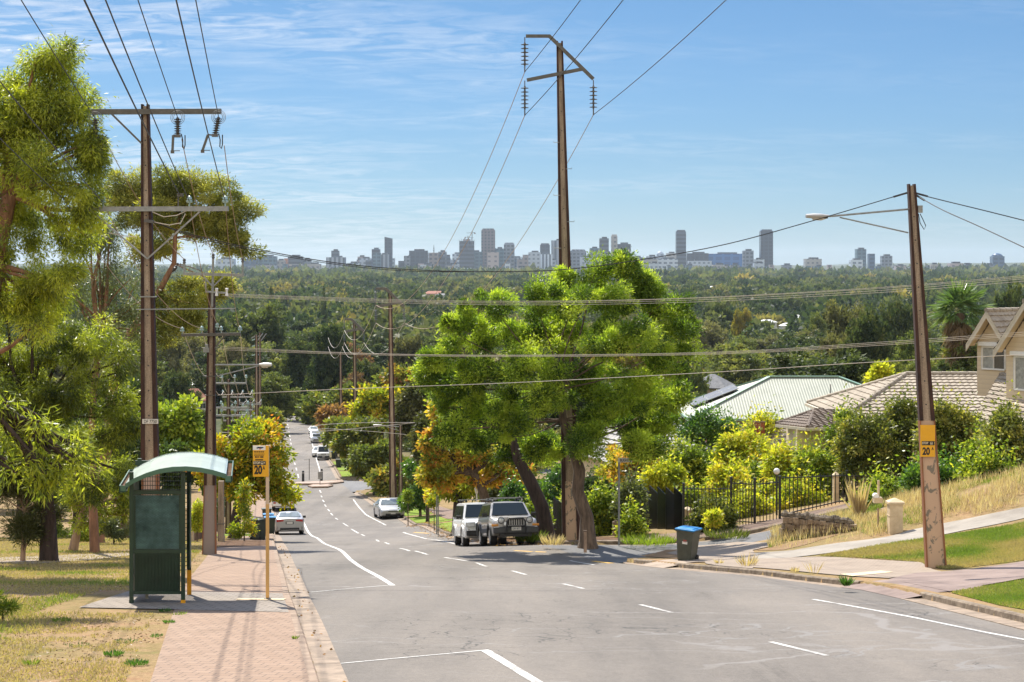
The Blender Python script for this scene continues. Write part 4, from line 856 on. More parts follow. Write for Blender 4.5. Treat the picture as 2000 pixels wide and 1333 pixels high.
BANK = gq((1500, 1076), (1550, 1073), (1662, 1056), (1775, 1034), (1888, 1012), (2030, 982)) + [(20.5, 62), (22, 68.5), (15, 69), (12, 68), (9.6, 68)]
LOW = gq((1476, 1082), (1530, 1060), (1600, 1049), (1672, 1037), (1700, 1050), (1580, 1080))
x, y = in_area(BANK, 34000); gr = vnoise(x, y, 1.3, 33); k = (gr > .3) & (~inpoly(x, y, LOW) | (rng.random(len(x)) < .1)); x, y, gr = x[k], y[k], gr[k]
grass('dry_grass', x, y, .15 + .5 * rng.random(len(x)) * gr, .010 + .012 * rng.random(len(x)), M['straw'], rng.random(len(x)), lean=.28)
x, y = in_area(BANK, 26000); k = (vnoise(x, y, 2.0, 55) > .45) & ~inpoly(x, y, LOW); x, y = x[k], y[k]; grass('grass', x, y, .1 + .15 * rng.random(len(x)), .02, M['blade'], .55 + .4 * rng.random(len(x)), lean=.5)
# fallen leaves, bark and twigs on the bare ground of the left verge
n = 26000; y = 24 + 60 * rng.random(n) ** 1.3; x = xl(y) - 2.5 - rng.random(n) * (.30 * y + 2 - np.abs(xl(y)) * .2); k = (vnoise(x, y, 1.1, 77) * .6 + vnoise(x, y, 4, 78) * .6 > .52) & ~((x > -9.2) & (y > 35.4) & (y < 41.2)); x, y = x[k], y[k]
D = randu(len(x)); D[:, 2] *= .15
tag(leaf_obj('leaf_litter', np.stack([x, y, GA(x, y) + .012], 1), D, .03 + .07 * rng.random(len(x)) ** 2, .012 + .014 * rng.random(len(x)), rng.random(len(x)), M['litter']), kind='stuff')
# weed tufts one can count
def tuft(px, py, r, h, n, mat, label, green=.8, name='weed', group=None, lean=.6):
    b = gp(px, py); a = rng.random(n) * 6.283; q = rng.random(n) ** .5 * r; pos = np.stack([b.x + np.cos(a) * q, b.y + np.sin(a) * q, np.full(n, b.z) + .01], 1)
    D = np.stack([np.cos(a) * lean + rng.normal(size=n) * .2, np.sin(a) * lean + rng.normal(size=n) * .2, np.ones(n)], 1)
    o = leaf_obj(name, pos, D, h * (.5 + .6 * rng.random(n)), .012 + h * .05, green + (rng.random(n) - .5) * .3, M[mat], None, b); o.location = b
    return tag(o, label, 'weed', group)
gw = 'weeds in the bare ground and kerb joints'
for px, py, r, h, n, m, lb in [(268, 1300, .16, .10, 160, 'shrub_deep', 'dark green weed at the paving edge in the bottom left corner'), (222, 1282, .14, .10, 150, 'shrub_deep', 'dark leafy weed left of the paving edge weed'), (60, 1300, .1, .11, 60, 'shrub', 'bright grass tuft in the bottom left dirt'),
    (245, 1255, .2, .05, 110, 'shrub_deep', 'flat spreading weed in the dirt beside the footpath'), (150, 1262, .2, .05, 70, 'shrub_deep', 'sparse green weed patch in the middle of the dirt'), (350, 1202, .12, .07, 60, 'shrub', 'yellow green tuft at the corner of the shelter paving'), (330, 1218, .10, .08, 80, 'shrub_deep', 'small dark weed just below the shelter paving'),
    (322, 1196, .1, .08, 70, 'shrub_deep', 'small weed in front of the shelter left foot'), (305, 1245, .1, .06, 60, 'shrub_deep', 'tiny weed in the dirt right of the flat one'), (120, 1215, .16, .08, 120, 'shrub', 'green tuft in the dry grass left of the shelter paving'), (577, 1250, .04, .08, 30, 'shrub', 'weed growing from the left kerb joint'),
    (1653, 1146, .08, .3, 90, 'shrub_deep', 'tall green weed in the right kerb joint'), (1405, 1102, .12, .18, 50, 'straw', 'dry grass tuft on the crossover edge by the bin'), (1460, 1107, .2, .4, 60, 'straw', 'spiky dry grass tuft on the kerb right of the crossover'), (1552, 1118, .1, .18, 50, 'straw', 'dry tuft on the stop paving edge'), (1590, 1122, .12, .45, 16, 'straw', 'wispy dead stalks at the stop paving edge'),
    (1080, 1065, .35, .45, 150, 'straw', 'dry grass clump at the foot of the transmission pole'), (1035, 1058, .5, .5, 200, 'shrub', 'green weed clump on the verge beside the parked grey car'), (1265, 1062, 1.0, .35, 600, 'shrub', 'green weed strip before the black louvre fence'), (1420, 1050, .8, .35, 400, 'shrub_olive', 'dark weed strip before the tubular fence')]:
    tuft(px, py, r, h, n, m, lb, .4 if m != 'straw' else .5, group=gw)
# fallen leaves along the kerbs
n = 2600; y = 70 + 60 * rng.random(n); x = xr(y) + rng.normal(size=n) * .55 + .2
n2 = 70; y2 = 26 + 50 * rng.random(n2); x2 = xl(y2) + .12 + np.abs(rng.normal(size=n2)) * .2
x = np.concatenate([x, x2]); y = np.concatenate([y, y2])
D = randu(len(x)); D[:, 2] *= .12
tag(leaf_obj('fallen_leaves', np.stack([x, y, GA(x, y) + np.where(rng.random(len(x)) < .0, 0, .03) - .13 * ((x < xr(y)) & (x > xl(y)))], 1), D, .07, .05, rng.random(len(x)), M['autumn_red']), kind='stuff')
# ================================================================== poles and wires
M['rust'] = pm('rusty brown steel flange', (.030, .011, .007), .8, .0, var=.5, scale=6, c2=(.062, .024, .014), stretch=(1, 1, .3))
M['rust_orange'] = pm('orange painted flange', (.36, .15, .05), .7, 0, var=.4, scale=6, c2=(.25, .10, .05))
def core_mat():
    m, nt, b = nmat('weathered pole concrete')
    f = noise(nt, 3, 8, stretch=(2, 1, .25), rough=.7); g = noise(nt, 45, 3, rough=.8)
    c = ramp(nt, f, [(.32, (.15, .115, .085)), (.5, (.29, .225, .165)), (.68, (.42, .335, .25))])
    nt.links.new(mix(nt, .8, c, ramp(nt, g, [(.3, (.45, .45, .45)), (.65, (1.3, 1.3, 1.3))]), 'MULTIPLY'), b.inputs['Base Color']); b.inputs['Roughness'].default_value = .9
    bump(nt, b, g, .4, .01); return m
M['core'] = core_mat()
def flake_mat(name, paint, under, lo, hi, s=2.2):
    m, nt, b = nmat(name)
    f = noise(nt, s, 10, stretch=(1.6, 1, .8), rough=.62, dist=.6)
    nt.links.new(ramp(nt, f, [(lo, paint), (hi, under)]), b.inputs['Base Color']); b.inputs['Roughness'].default_value = .8
    bump(nt, b, noise(nt, 30, 3), .2, .01); return m
M['flaking'] = flake_mat('flaking salmon paint', (.50, .35, .24), (.19, .165, .125), .565, .58, 3.5)
M['pinkpaint'] = flake_mat('faded pink pole paint', (.40, .29, .24), (.33, .25, .21), .5, .6)
M['greypaint'] = flake_mat('faded mauve grey pole paint', (.27, .225, .215), (.35, .26, .20), .55, .65)
M['galv'] = pm('galvanised steel', (.27, .28, .275), .5, .3, var=.2, scale=8)
M['galv_dark'] = pm('dull galvanised steel', (.105, .10, .088), .6, .1, var=.2, scale=8)
M['glass_ins'] = pm('green glass insulator', (.30, .42, .40), .25, 0, var=.1)
M['porcelain'] = pm('grey porcelain insulator', (.10, .095, .09), .3, 0, var=.2, scale=10)
M['white_ins'] = pm('white porcelain insulator', (.7, .7, .68), .3, 0, var=.05)
M['wire'] = pm('black covered wire', (.03, .03, .03), .6, 0, var=0)
M['wire_alu'] = pm('weathered aluminium wire', (.62, .56, .48), .55, .1, var=0)
M['wire_cu'] = pm('dull copper wire', (.42, .31, .22), .55, .1, var=0)
def stobie(label, d, base, top, wb, wt, name='stobie_pole', group='stobie poles along the street', painted=None, holes=9, gap_depth=.16, base_pt=None, pcw=.30):
    """two tapering steel joists with concrete between; base/top (px, py), widths in px"""
    b = base_pt or on(base[0], d); tp = P(top[0], top[1], d); wb = wb / F * d; wt = wt / F * d
    t = empty(name, b, label, 'utility pole', group)
    H = tp.z - b.z; ax = tp.x - b.x
    def ring(f, x0, x1, y): # point on the pole at height fraction f
        z = b.z + H * f; w = wb + (wt - wb) * f; cx = b.x + ax * f
        return Vector((cx + x0 * w, d + y, z)), Vector((cx + x1 * w, d + y, z))
    def seg(mb, f0, f1, x0, x1, dy, mi=0):
        vs = []
        for f in (f0, f1):
            a, c = ring(f, x0, x1, -dy); vs += [a, c]; a, c = ring(f, x0, x1, dy); vs += [c, a]
        mb.add(vs, [(3, 2, 1, 0), (4, 5, 6, 7), (0, 1, 5, 4), (1, 2, 6, 5), (2, 3, 7, 6), (3, 0, 4, 7)], mi)
    f0 = -.03
    fp = painted[0] if painted else f0
    core = MB(); seg(core, fp, 1.0, -.25, .25, gap_depth / 2)
    co = core.build('concrete_core', M['core'], t)
    hb = MB()
    for k in range(holes):
        f = .12 + k * (.86 / holes)
        if f > fp + .01:
            a, c = ring(f, 0, 0, -gap_depth / 2 - .002); hb.lathe([(.022, 0), (.022, .004)], a, 8, 0, 'Y')
    if holes: hb.build('bolt_holes', M['wire'], co)
    for s in (-1, 1):
        fl = MB(); seg(fl, fp, 1.004, s * .5, s * .25, gap_depth / 2 + .035); fl.build('steel_flange', M['rust'], t)
    if painted:
        pc = MB(); seg(pc, f0, fp, -pcw, pcw, gap_depth / 2); pc.build('painted_base', M[painted[1]], t)
        for s in (-1, 1):
            fl = MB(); seg(fl, f0, fp, s * .5, s * pcw, gap_depth / 2 + .035); fl.build('painted_flange', M[painted[2]], t)
    t['h'] = H
    return t, ring
def part(t, name, mat, fn, smooth=None, parent=None):
    mb = MB(); fn(mb); return mb.build(name, mat, parent or t, smooth)
def pin(t, v, s=1.0, mat='glass_ins'):
    part(t, 'pin_insulator', M[mat], lambda m: m.lathe([(.02 * s, -.02), (.02 * s, .06 * s), (.075 * s, .08 * s), (.085 * s, .12 * s), (.05 * s, .14 * s), (.07 * s, .17 * s), (.05 * s, .22 * s), (.02 * s, .25 * s)], v, 10), 50)
def string_ins(t, v, n=6, s=1.0, L=None, mat='porcelain', r=.15):
    """hanging string of insulator discs below v"""
    def f(m):
        m.tube([v, v - Vector((0, 0, .22 * s))], .02 * s, 5)
        for k in range(n):
            z = v.z - .28 * s - k * .15 * s
            m.lathe([(.03 * s, .07 * s), (.045 * s, .02 * s), (r * s, 0), (r * s, -.018 * s), (.03 * s, -.02 * s), (.035 * s, -.08 * s)], (v.x, v.y, z), 10)
        z = v.z - .28 * s - n * .15 * s; m.tube([(v.x, v.y, z + .1), (v.x, v.y, z - .12 * s)], .025 * s, 5); m.box((v.x, v.y, z - .12 * s), (.05 * s, .22 * s, .08 * s))
    part(t, 'insulator_string', M[mat], f, 50)
    return Vector((v.x, v.y, v.z - .28 * s - n * .15 * s - .15 * s))
def wire(a, b, sag, r, label, mat='wire', group='overhead wires', n=24, name='wire'):
    a = Vector(a); b = Vector(b); pts = []
    for k in range(n + 1):
        t = k / n; p = a.lerp(b, t); p.z -= sag * 4 * t * (1 - t); pts.append(p)
    mb = MB(); mb.tube(pts, r, 5); o = mb.build(name, M[mat], origin=a)
    return tag(o, label, 'wire', group)

# ---- A: tall pole at the left behind the shelter, plate DF 7750
dA = 50.
A, rA = stobie('tall stobie pole behind the bus shelter with number plate DF 7750 and two crossarms', dA, (296, 1118), (284, 208), 40, 14.5, painted=(.232, 'pinkpaint', 'rust_orange'), holes=16, pcw=.35)
def ap(px, py, dy=0.): return P(px, py, dA + dy)
part(A, 'crossarm', M['galv_dark'], lambda m: m.bar(ap(180, 219, -.16), ap(432, 218, -.16), .14, .14))
part(A, 'crossarm_brace', M['galv_dark'], lambda m: m.bar(ap(217, 222, -.2), ap(277, 281, -.14), .07, .05))
part(A, 'crossarm', M['galv'], lambda m: m.bar(ap(127, 409, -.17), ap(446, 408, -.17), .12, .13))
part(A, 'crossarm_brace', M['galv'], lambda m: m.bar(ap(180, 414, -.2), ap(288, 506, -.15), .06, .04))
part(A, 'crossarm_brace', M['galv'], lambda m: m.bar(ap(390, 414, -.2), ap(288, 506, -.15), .06, .04))
part(A, 'band', M['galv'], lambda m: m.box(tuple(ap(290, 580)), (.42, .26, .03)))
part(A, 'stay_rod', M['galv'], lambda m: m.tube([ap(266, 605, -.15), ap(460, 603, -.15)], .018, 6))
plate = part(A, 'number_plate', pm('white number plate', (.62, .60, .55), .6, var=.1), lambda m: m.box(tuple(ap(293.5, 823.5, -.125)), (.43, .02, .125)))
def text(body, size, c, mat, parent=None, name='lettering', rot=(R(90), 0, 0), align='CENTER', ext=.001, sx=1.0, bold=0.0):
    cu = bpy.data.curves.new(name, 'FONT'); cu.body = body; cu.size = size; cu.align_x = align; cu.align_y = 'CENTER'; cu.extrude = ext; cu.offset = bold
    cu.materials.append(mat); tmp = bpy.data.objects.new(name, cu); C.objects.link(tmp)
    me = bpy.data.meshes.new_from_object(tmp.evaluated_get(bpy.context.evaluated_depsgraph_get())); bpy.data.objects.remove(tmp); bpy.data.curves.remove(cu); me.name = name
    o = bpy.data.objects.new(name, me); C.objects.link(o); o.rotation_euler = rot; o.scale = (sx, 1, 1)
    org = Vector((0, 0, 0)); q = parent
    while q is not None: org += q.location; q = q.parent
    o.location = Vector(c) - org
    if parent: o.parent = parent; KIDS.setdefault(parent.name, []).append(o)
    return o
M['black'] = pm('black lettering paint', (.012, .012, .012), .6, var=0)
text('DF 7750', .125, ap(293.5, 824, -.139), M['black'], plate, sx=.82, bold=.001)
pins_A = [(131, 403), (201, 403), (370, 402), (440, 402)]
for x, y in pins_A: pin(A, ap(x, y, -.17), 1.05)
part(A, 'pin_insulator', M['galv_dark'], lambda m: (m.bar(ap(348, 403, -.17), ap(348, 384, -.17), .03), m.box(tuple(ap(352, 381, -.17)), (.16, .1, .09))))
heads = []
for i, (x, y, tx) in enumerate(((186, 232, 0), (347, 230, 0), (427, 229, -7))):
    v = ap(x, y, -.3); bt = ap(x + tx, y + 36, -.3)
    def f(m, v=v, bt=bt):
        for k in range(7):
            p = v.lerp(bt, .1 + k * .125); m.lathe([(.05, -.02), (.11, 0), (.05, .02)], p, 12)
        m.tube([v, bt], .04, 8); m.box(tuple(bt), (.16, .1, .08))
    hd = part(A, 'strain_insulator', M['porcelain'], f, 40); heads.append((v, bt))
    def g(m, v=v):
        for rr in (.11, .15, .19):
            n = 20; m.tube([(v.x + math.cos(6.2832 * k / n) * rr, v.y, v.z + math.sin(6.2832 * k / n) * rr) for k in range(n + 1)], .007, 4, cap=False)
    part(A, 'grading_ring', M['galv'], g)
    def h(m, bt=bt, tx=tx):
        a = bt + Vector((-.12 + tx * .01, 0, .02)); c = a + Vector((-.02 + tx * .018, 0, -.42)); m.bar(bt, a, .04); m.bar(a, c, .06); m.bar(c, c + Vector((.2, 0, 0)), .02); m.box(tuple(c + Vector((0, 0, -.03))), (.09, .07, .08))
    part(A, 'surge_arrester', M['galv_dark'], h)
    def q(m, bt=bt):
        pts = [bt + Vector((.1, 0, .05)), bt + Vector((.14, 0, -.12)), bt + Vector((.13, 0, -.3)), bt + Vector((.17, 0, -.36)), bt + Vector((.2, 0, -.25)), bt + Vector((.2, 0, .02))]; m.tube(pts, .016, 5)
    part(A, 'cable_loop', M['wire'], q)
def jump(pts, t, name='jumper_wire', mat='wire_alu', r=.012): return part(t, name, M[mat], lambda m: m.tube([ap(*p) for p in pts], r, 5))
jump([(297, 414, -.2), (320, 424, -.2), (345, 421, -.2), (365, 412, -.2)], A); jump([(300, 434, -.2), (330, 440, -.2), (353, 436, -.2), (362, 418, -.2)], A)
jump([(212, 455, -.1), (240, 461, -.1), (268, 463, -.1)], A)
part(A, 'strain_clamp', M['porcelain'], lambda m: m.bar(ap(283, 431, -.16), ap(300, 434, -.2), .1, .08))

# wires from pole A back over the camera, and on down to pole B
back = lambda v, dx=6.9, dz=4.85: Vector((v.x + dx, -4, v.z + dz))
for i, (v, bt) in enumerate(heads): wire(v, back(v), .25, .012, ['high wire to the left strain insulator of the tall pole', 'high wire to the middle strain insulator of the tall pole', 'high wire to the right strain insulator of the tall pole'][i])
wl = ['low wire to the outer left pin of the lower crossarm', 'low wire to the inner left pin of the lower crossarm', 'low wire crossing the pole to the inner right pin', 'low wire to the outer right pin of the lower crossarm']
for i, (x, y) in enumerate(pins_A):
    v = ap(x, y - 8, -.17); wire(v, back(v), .3, .012, wl[i])
v = ap(350, 380, -.17); wire(v, back(v, 6.6, 5.0), .3, .016, 'low wire to the small box on the lower crossarm')

# ---- B: second stobie pole with lamp arm
dB = 63.
Bp, rB = stobie('second stobie pole beside the footpath with lamp arm and grey painted base', dB, (409, 1085), (414, 572), 27, 11.5, painted=(.265, 'greypaint', 'rust_orange'), holes=12, pcw=.43)
def bp(px, py, dy=0.): return P(px, py, dB + dy)
part(Bp, 'riser_post', M['galv'], lambda m: m.bar(bp(414.5, 600, -.12), bp(416.5, 500, -.12), .07))
part(Bp, 'crossarm', M['galv'], lambda m: m.bar(bp(358, 535, -.15), bp(477, 538, -.15), .1, .1))
for x in (360, 474): part(Bp, 'riser_post', M['galv'], lambda m, x=x: m.bar(bp(x, 537, -.15), bp(x, 512, -.15), .06))
for x, y in ((360, 510), (416.5, 500), (474, 508)): part(Bp, 'pin_insulator', M['porcelain'], lambda m, x=x, y=y: m.lathe([(.03, -.1), (.06, -.06), (.04, -.02), (.06, .03), (.03, .08)], bp(x, y, -.15), 8), 40)
part(Bp, 'crossarm_brace', M['galv'], lambda m: (m.bar(bp(398, 541, -.17), bp(415, 560, -.15), .05, .04), m.bar(bp(436, 541, -.17), bp(416, 560, -.15), .05, .04)))
part(Bp, 'fuse_bracket', M['galv'], lambda m: (m.bar(bp(401, 570, -.15), bp(444, 573, -.15), .06), m.bar(bp(402, 570, -.15), bp(402, 546, -.15), .04)))
for x in (423, 443): part(Bp, 'strain_insulator', M['white_ins'], lambda m, x=x: m.lathe([(.03, -.14), (.06, -.12), (.03, 0), (.06, .12), (.03, .14)], bp(x, 571, -.2), 8))
part(Bp, 'crossarm', M['galv_dark'], lambda m: m.bar(bp(354, 655, -.15), bp(470, 653, -.15), .09, .1))
part(Bp, 'crossarm_brace', M['galv_dark'], lambda m: m.bar(bp(440, 655, -.15), bp(420, 680, -.12), .05))
for x, y in ((356, 648), (394, 646), (424, 640), (432, 646), (469, 646)): pin(Bp, bp(x, y + 4, -.15), .9)
part(Bp, 'strain_bracket', M['galv'], lambda m: (m.box(tuple(bp(403, 684, -.15)), (.2, .14, .16)), m.box(tuple(bp(404, 676, -.15)), (.1, .1, .12))))
for y in (735, 772): part(Bp, 'band', M['galv_dark'], lambda m, y=y: m.box(tuple(bp(411, y)), (.36, .26, .025)))
def lamp(t, p0, p1, p2, head, L, mat='lamp_grey'):
    arm = part(t, 'lamp_arm', M['galv'], lambda m: (m.tube([p0, head], .03, 6), m.tube([p1, p2], .022, 6)))
    dirx = 1 if head.x > p0.x else -1
    def f(m):
        m.lathe([(.001, 0), (.05, .01), (.13, L * .35), (.15, L * .62), (.10, L * .97), (.001, L)] if dirx > 0 else [(.001, 0), (.05, -.01), (.13, -L * .35), (.15, -L * .62), (.10, -L * .97), (.001, -L)], (0, 0, 0), 12, 0, 'X')
        m.V = [(head.x + x, head.y + y, head.z + z * .42 + (.02 if z > 0 else 0)) for x, y, z in m.V]
    h = part(t, 'lamp_head', M[mat], f, 50)
    part(t, 'lamp_lens', M['lens'], lambda m: (m.lathe([(.001, 0), (.11, L * .3 * dirx), (.10, L * .7 * dirx), (.001, L * dirx * .8)], (0, 0, 0), 10, 0, 'X'), setattr(m, 'V', [(head.x + L * .1 * dirx + x * .8, head.y + y * .85, head.z - .06 + z * .5) for x, y, z in m.V])), 50, h)
M['lamp_grey'] = pm('pale grey lamp housing', (.42, .42, .41), .45, var=.1); M['lamp_white'] = pm('white lamp housing', (.72, .71, .68), .4, var=.06)
M['lens'] = pm('clear lamp lens', (.5, .48, .42), .12, var=.05)
lamp(Bp, bp(418, 713, -.05), bp(424, 735, -.05), bp(505, 715, -.05), bp(506, 713, -.05), .44, 'lamp_white')
for i, (xa, ya) in enumerate(((190, 262), (345, 272), (428, 285))):
    tgt = ((360, 507), (416.5, 497), (474, 505))[i]
    wire(ap(xa + 10, ya, -.3), bp(*tgt, -.15), .35, .012, ['left', 'middle', 'right'][i] + ' upper wire between the two stobie poles', 'wire_cu')
for i, (x, y) in enumerate(pins_A): wire(ap(x, y - 8, -.17), bp((356, 394, 432, 469)[i], 642, -.15), .7, .010, ['outer left', 'inner left', 'inner right', 'outer right'][i] + ' lower wire between the two stobie poles', 'wire_cu')
# ---- service bundles crossing the street to the right-hand lamp pole and beyond
dR = 50.5
Rp, rR = stobie('leaning stobie pole at the right with street lamp and flaking salmon base', dR, (1828, 1117), (1780, 363), 40, 14.5, painted=(.385, 'flaking', 'rust_orange'), holes=14, pcw=.42)
def rp(px, py, dy=0.): return P(px, py, dR + dy)
lamp(Rp, rp(1775, 409, 0), rp(1774, 455, 0), rp(1640, 425, 0), rp(1620, 423, 0), .66)
part(Rp, 'photocell', M['wire'], lambda m: m.box(tuple(rp(1613, 425)), (.1, .1, .06)))
part(Rp, 'junction_box', M['galv'], lambda m: m.box(tuple(rp(1797, 409, -.1)), (.12, .12, .2)))
part(Rp, 'cable_loop', M['wire'], lambda m: m.tube([rp(1794, 418, -.1), rp(1797, 436, -.1), rp(1805, 449, -.1), rp(1808, 441, -.1), rp(1802, 428, -.1), rp(1797, 418, -.1)], .012, 5))
for p0, p1 in (((1745, 385), (1772, 377)), ((1790, 378), (1812, 384)), ((1790, 382), (1806, 392))): part(Rp, 'strain_clamp', M['wire'], lambda m: m.tube([rp(*p0, -.1), rp(*p1, -.1)], .03, 6))
M['sign_yellow'] = pm('yellow sign face', (.72, .37, .012), .45, var=.06, scale=3)
M['sign_white'] = pm('white sign face', (.72, .71, .68), .45, var=.04)
M['sign_cream'] = pm('cream pictogram paint', (.60, .52, .36), .5, var=0)
# yellow stop sign on the right pole
pl = part(Rp, 'stop_sign', M['sign_yellow'], lambda m: m.box(tuple(rp(1812, 861.5, -.15)), (.40, .012, .87)))
bd = part(Rp, 'sign_band', M['black'], lambda m: m.box(tuple(rp(1813, 866, -.160)), (.345, .008, .11)), parent=pl)
text('STOP', .088, rp(1807, 866, -.166), M['sign_cream'], bd, sx=.78, bold=.003)
text('20', .27, rp(1809, 882.5, -.158), M['black'], pl, sx=.74, bold=.012); text('A', .11, rp(1821.5, 877, -.158), M['black'], pl, sx=.7, bold=.004)
def bus_icon(parent, c, w, h, mat):
    def f(m):
        m.box(c, (w, .003, h)); m.box((c[0] - w * .3, c[1], c[2] - h * .6), (w * .2, .003, h * .25)); m.box((c[0] + w * .3, c[1], c[2] - h * .6), (w * .2, .003, h * .25))
    b = part(None, 'bus_pictogram', mat, f, None, parent)
    MBk = MB(); MBk.box((c[0], c[1] - .002, c[2] + h * .1), (w * .74, .003, h * .42)); MBk.build('pictogram_window', M['black'], b)
bus_icon(bd, tuple(rp(1819.2, 866, -.166)), .065, .06, M['sign_cream']); text('Y', .07, rp(1825, 866, -.166), M['sign_cream'], bd, sx=.7)
def spx(pts, r, label, mat='wire', group='overhead wires'):
    """a wire through points given as (px, py, distance): smooth hanging line"""
    V = [P(*p) for p in pts]; out = []
    if pts[-1][0] > 2040: V.append(V[-1] + (V[-1] - V[-2]) * 2.2)
    for i in range(len(V) - 1):
        p0 = V[max(i - 1, 0)]; p1 = V[i]; p2 = V[i + 1]; p3 = V[min(i + 2, len(V) - 1)]
        for k in range(8):
            t = k / 8; out.append(.5 * ((2 * p1) + (p2 - p0) * t + (2 * p0 - 5 * p1 + 4 * p2 - p3) * t * t + (3 * p1 - p0 - 3 * p2 + p3) * t ** 3))
    out.append(V[-1]); mb = MB(); mb.tube(out, r, 5); return tag(mb.build('wire', M[mat], origin=V[0]), label, 'wire', group)
def lin(a, b, n=7):
    """distances interpolated along a wire"""
    return [a + (b - a) * k / (n - 1) for k in range(n)]
q = [(300, 434), (380, 460), (500, 487), (650, 513), (800, 527), (960, 531), (1100, 527), (1250, 508), (1420, 477), (1600, 428), (1748, 384)]
spx([(x, y, dA + (dR - dA) * (x - 300) / 1450 - .2) for x, y in q], .013, 'black service cable drooping across the whole street to the lamp pole')
spx([(x, y + (3 if 300 < x < 900 else 0), dA + (dR - dA) * (x - 300) / 1450 - .15) for x, y in q[:6]] + [(960, 531.5, 50.2)], .010, 'second strand twisted with the black service cable near the tall pole')
for i, ys in enumerate((((432, 574), (900, 588), (1300, 584), (1700, 563), (2060, 534)), ((444, 576), (900, 590), (1300, 585), (1700, 565), (2060, 537)), ((432, 578), (900, 592), (1300, 588), (1700, 569), (2060, 540)), ((444, 580), (900, 595), (1300, 592), (1700, 573), (2060, 545)))):
    spx([(x, y, 63 - 6 * (x - 430) / 1600) for x, y in ys], .005, ['topmost', 'second', 'third', 'lowest'][i] + ' of the four thin bare wires from the second pole to the right edge', 'wire_alu')
for i, ys in enumerate((((418, 677), (700, 690), (1000, 694), (1400, 688), (1700, 670), (2060, 645)), ((418, 680), (700, 691), (1000, 695), (1400, 690), (1700, 673), (2060, 649)), ((418, 683), (700, 693), (1000, 697), (1400, 692), (1700, 676), (2060, 652)))):
    spx([(x, y, 63 - 6 * (x - 430) / 1600) for x, y in ys], .006, ['top', 'middle', 'bottom'][i] + ' strand of the pale wire bundle crossing at mid height', 'wire_alu')
spx([(425, 772, 63), (700, 759, 61), (1000, 748, 60), (1400, 727, 58), (1700, 708, 57), (2060, 690, 56)], .010, 'single thin wire sloping up to the right across the jacaranda', 'wire_alu')
spx([(1790, 379, dR), (1850, 394, 50), (1920, 411, 49.5), (2060, 446, 49)], .014, 'upper service cable from the lamp pole to the right edge'); spx([(1790, 382, dR), (1840, 410, 48), (1920, 446, 46), (2060, 512, 43)], .014, 'lower service cable from the lamp pole to the right edge')
for i, (a, b, c2) in enumerate((((430, 868), (640, 829), (860, 826)), ((430, 845), (640, 842), (980, 808)), ((430, 880), (640, 838), (1000, 872)))):
    spx([(a[0], a[1], 100), (b[0], b[1], 130), (c2[0], c2[1], 150)], .016, ['level', 'rising', 'falling'][i] + ' thin wire over the street below the transmission poles', 'wire_alu')

# ---- the transmission line: big poles with crooked arms
def trans(label, d, base, top, wb, wt, painted=None, scale_ref=66., steps=True, holes=10, aw=1.0):
    t, ring = stobie(label, d, base, top, wb, wt, 'transmission_pole', 'transmission poles with crooked steel arms', painted, holes, gap_depth=.26)
    k = scale_ref / d; tx, ty = top
    def tp(dx, dy, dd=-.25): return P(tx + dx * k, ty + dy * k, d + dd)
    part(t, 'crooked_arm', M['galv_dark'], lambda m: (m.bar(tp(-66, -14), tp(-18, -14), .12 * aw, .12 * aw), m.bar(tp(-20, -14), tp(66, 70), .13 * aw, .13 * aw)))
    part(t, 'side_arm', M['galv_dark'], lambda m: m.bar(tp(-64, 72), tp(46, 50), .12 * aw, .13 * aw))
    ends = []
    for dx, dy in ((-68, -12), (-68, 73), (66, 72)): ends.append(string_ins(t, tp(dx, dy), 6, 1.0))
    if steps:
        for j in range(11):
            f = .80 - j * .053; s = -1 if j % 2 == 0 else 1; a, c = ring(f, s * .3, s * .95, -.2)
            part(t, 'climbing_step', M['galv'], lambda m, a=a, c=c: m.tube([a, c, c + Vector((0, 0, .05))], .012, 5))
    return t, ends
T1, e1 = trans('tall transmission pole rising behind the jacaranda with three hanging insulator strings', 71.0, (1116, 1053), (1093, 85), 36, 12.5, painted=(.12, 'flaking', 'rust'), holes=22, scale_ref=71.)
T2, e2 = trans('second transmission pole down the hill right of the far road', 155., (768, 968), (762, 570), 15, 6.5, scale_ref=64., steps=False, holes=0, aw=1.8)
T3, e3 = trans('third transmission pole further down the hill', 232., (695, 905), (692, 628), 10, 4.8, scale_ref=66., steps=False, holes=0, aw=2.4)
for i in range(3):
    lb = ['upper left', 'lower left', 'right'][i]
    wire(e1[i], e2[i], 3.2, .014, lb + ' transmission wire from the tall pole down the hill', 'wire_cu')
    wire(e2[i], e3[i], 2.0, .016, lb + ' transmission wire between the second and third poles', 'wire_alu')
    far = e3[i] + Vector((-11, 90, -4.5)); wire(e3[i], far, 2.0, .018, lb + ' transmission wire beyond the third pole', 'wire_alu')
    far = Vector((e1[i].x + 9.5 + (1.0 if i == 2 else 0), 2, e1[i].z + 9.6)); wire(e1[i], far, 1.2, .014, lb + ' transmission wire rising overhead from the tall pole')
def slim(label, d, base, top, wb, wt, arms=True, cat='stobie_pole'):
    t, ring = stobie(label, d, base, top, wb, wt, cat, holes=0); return t
slim('thin stobie pole with green insulators left of the third transmission pole', 270., (667, 890), (665, 690), 8, 4.2)
D1 = slim('left one of two tall dark poles beyond the white lamp', 260., (502, 900), (501, 655), 8.5, 4.6); D2 = slim('right one of two tall dark poles beyond the white lamp', 300., (508, 890), (507.5, 650), 6.5, 3.6)
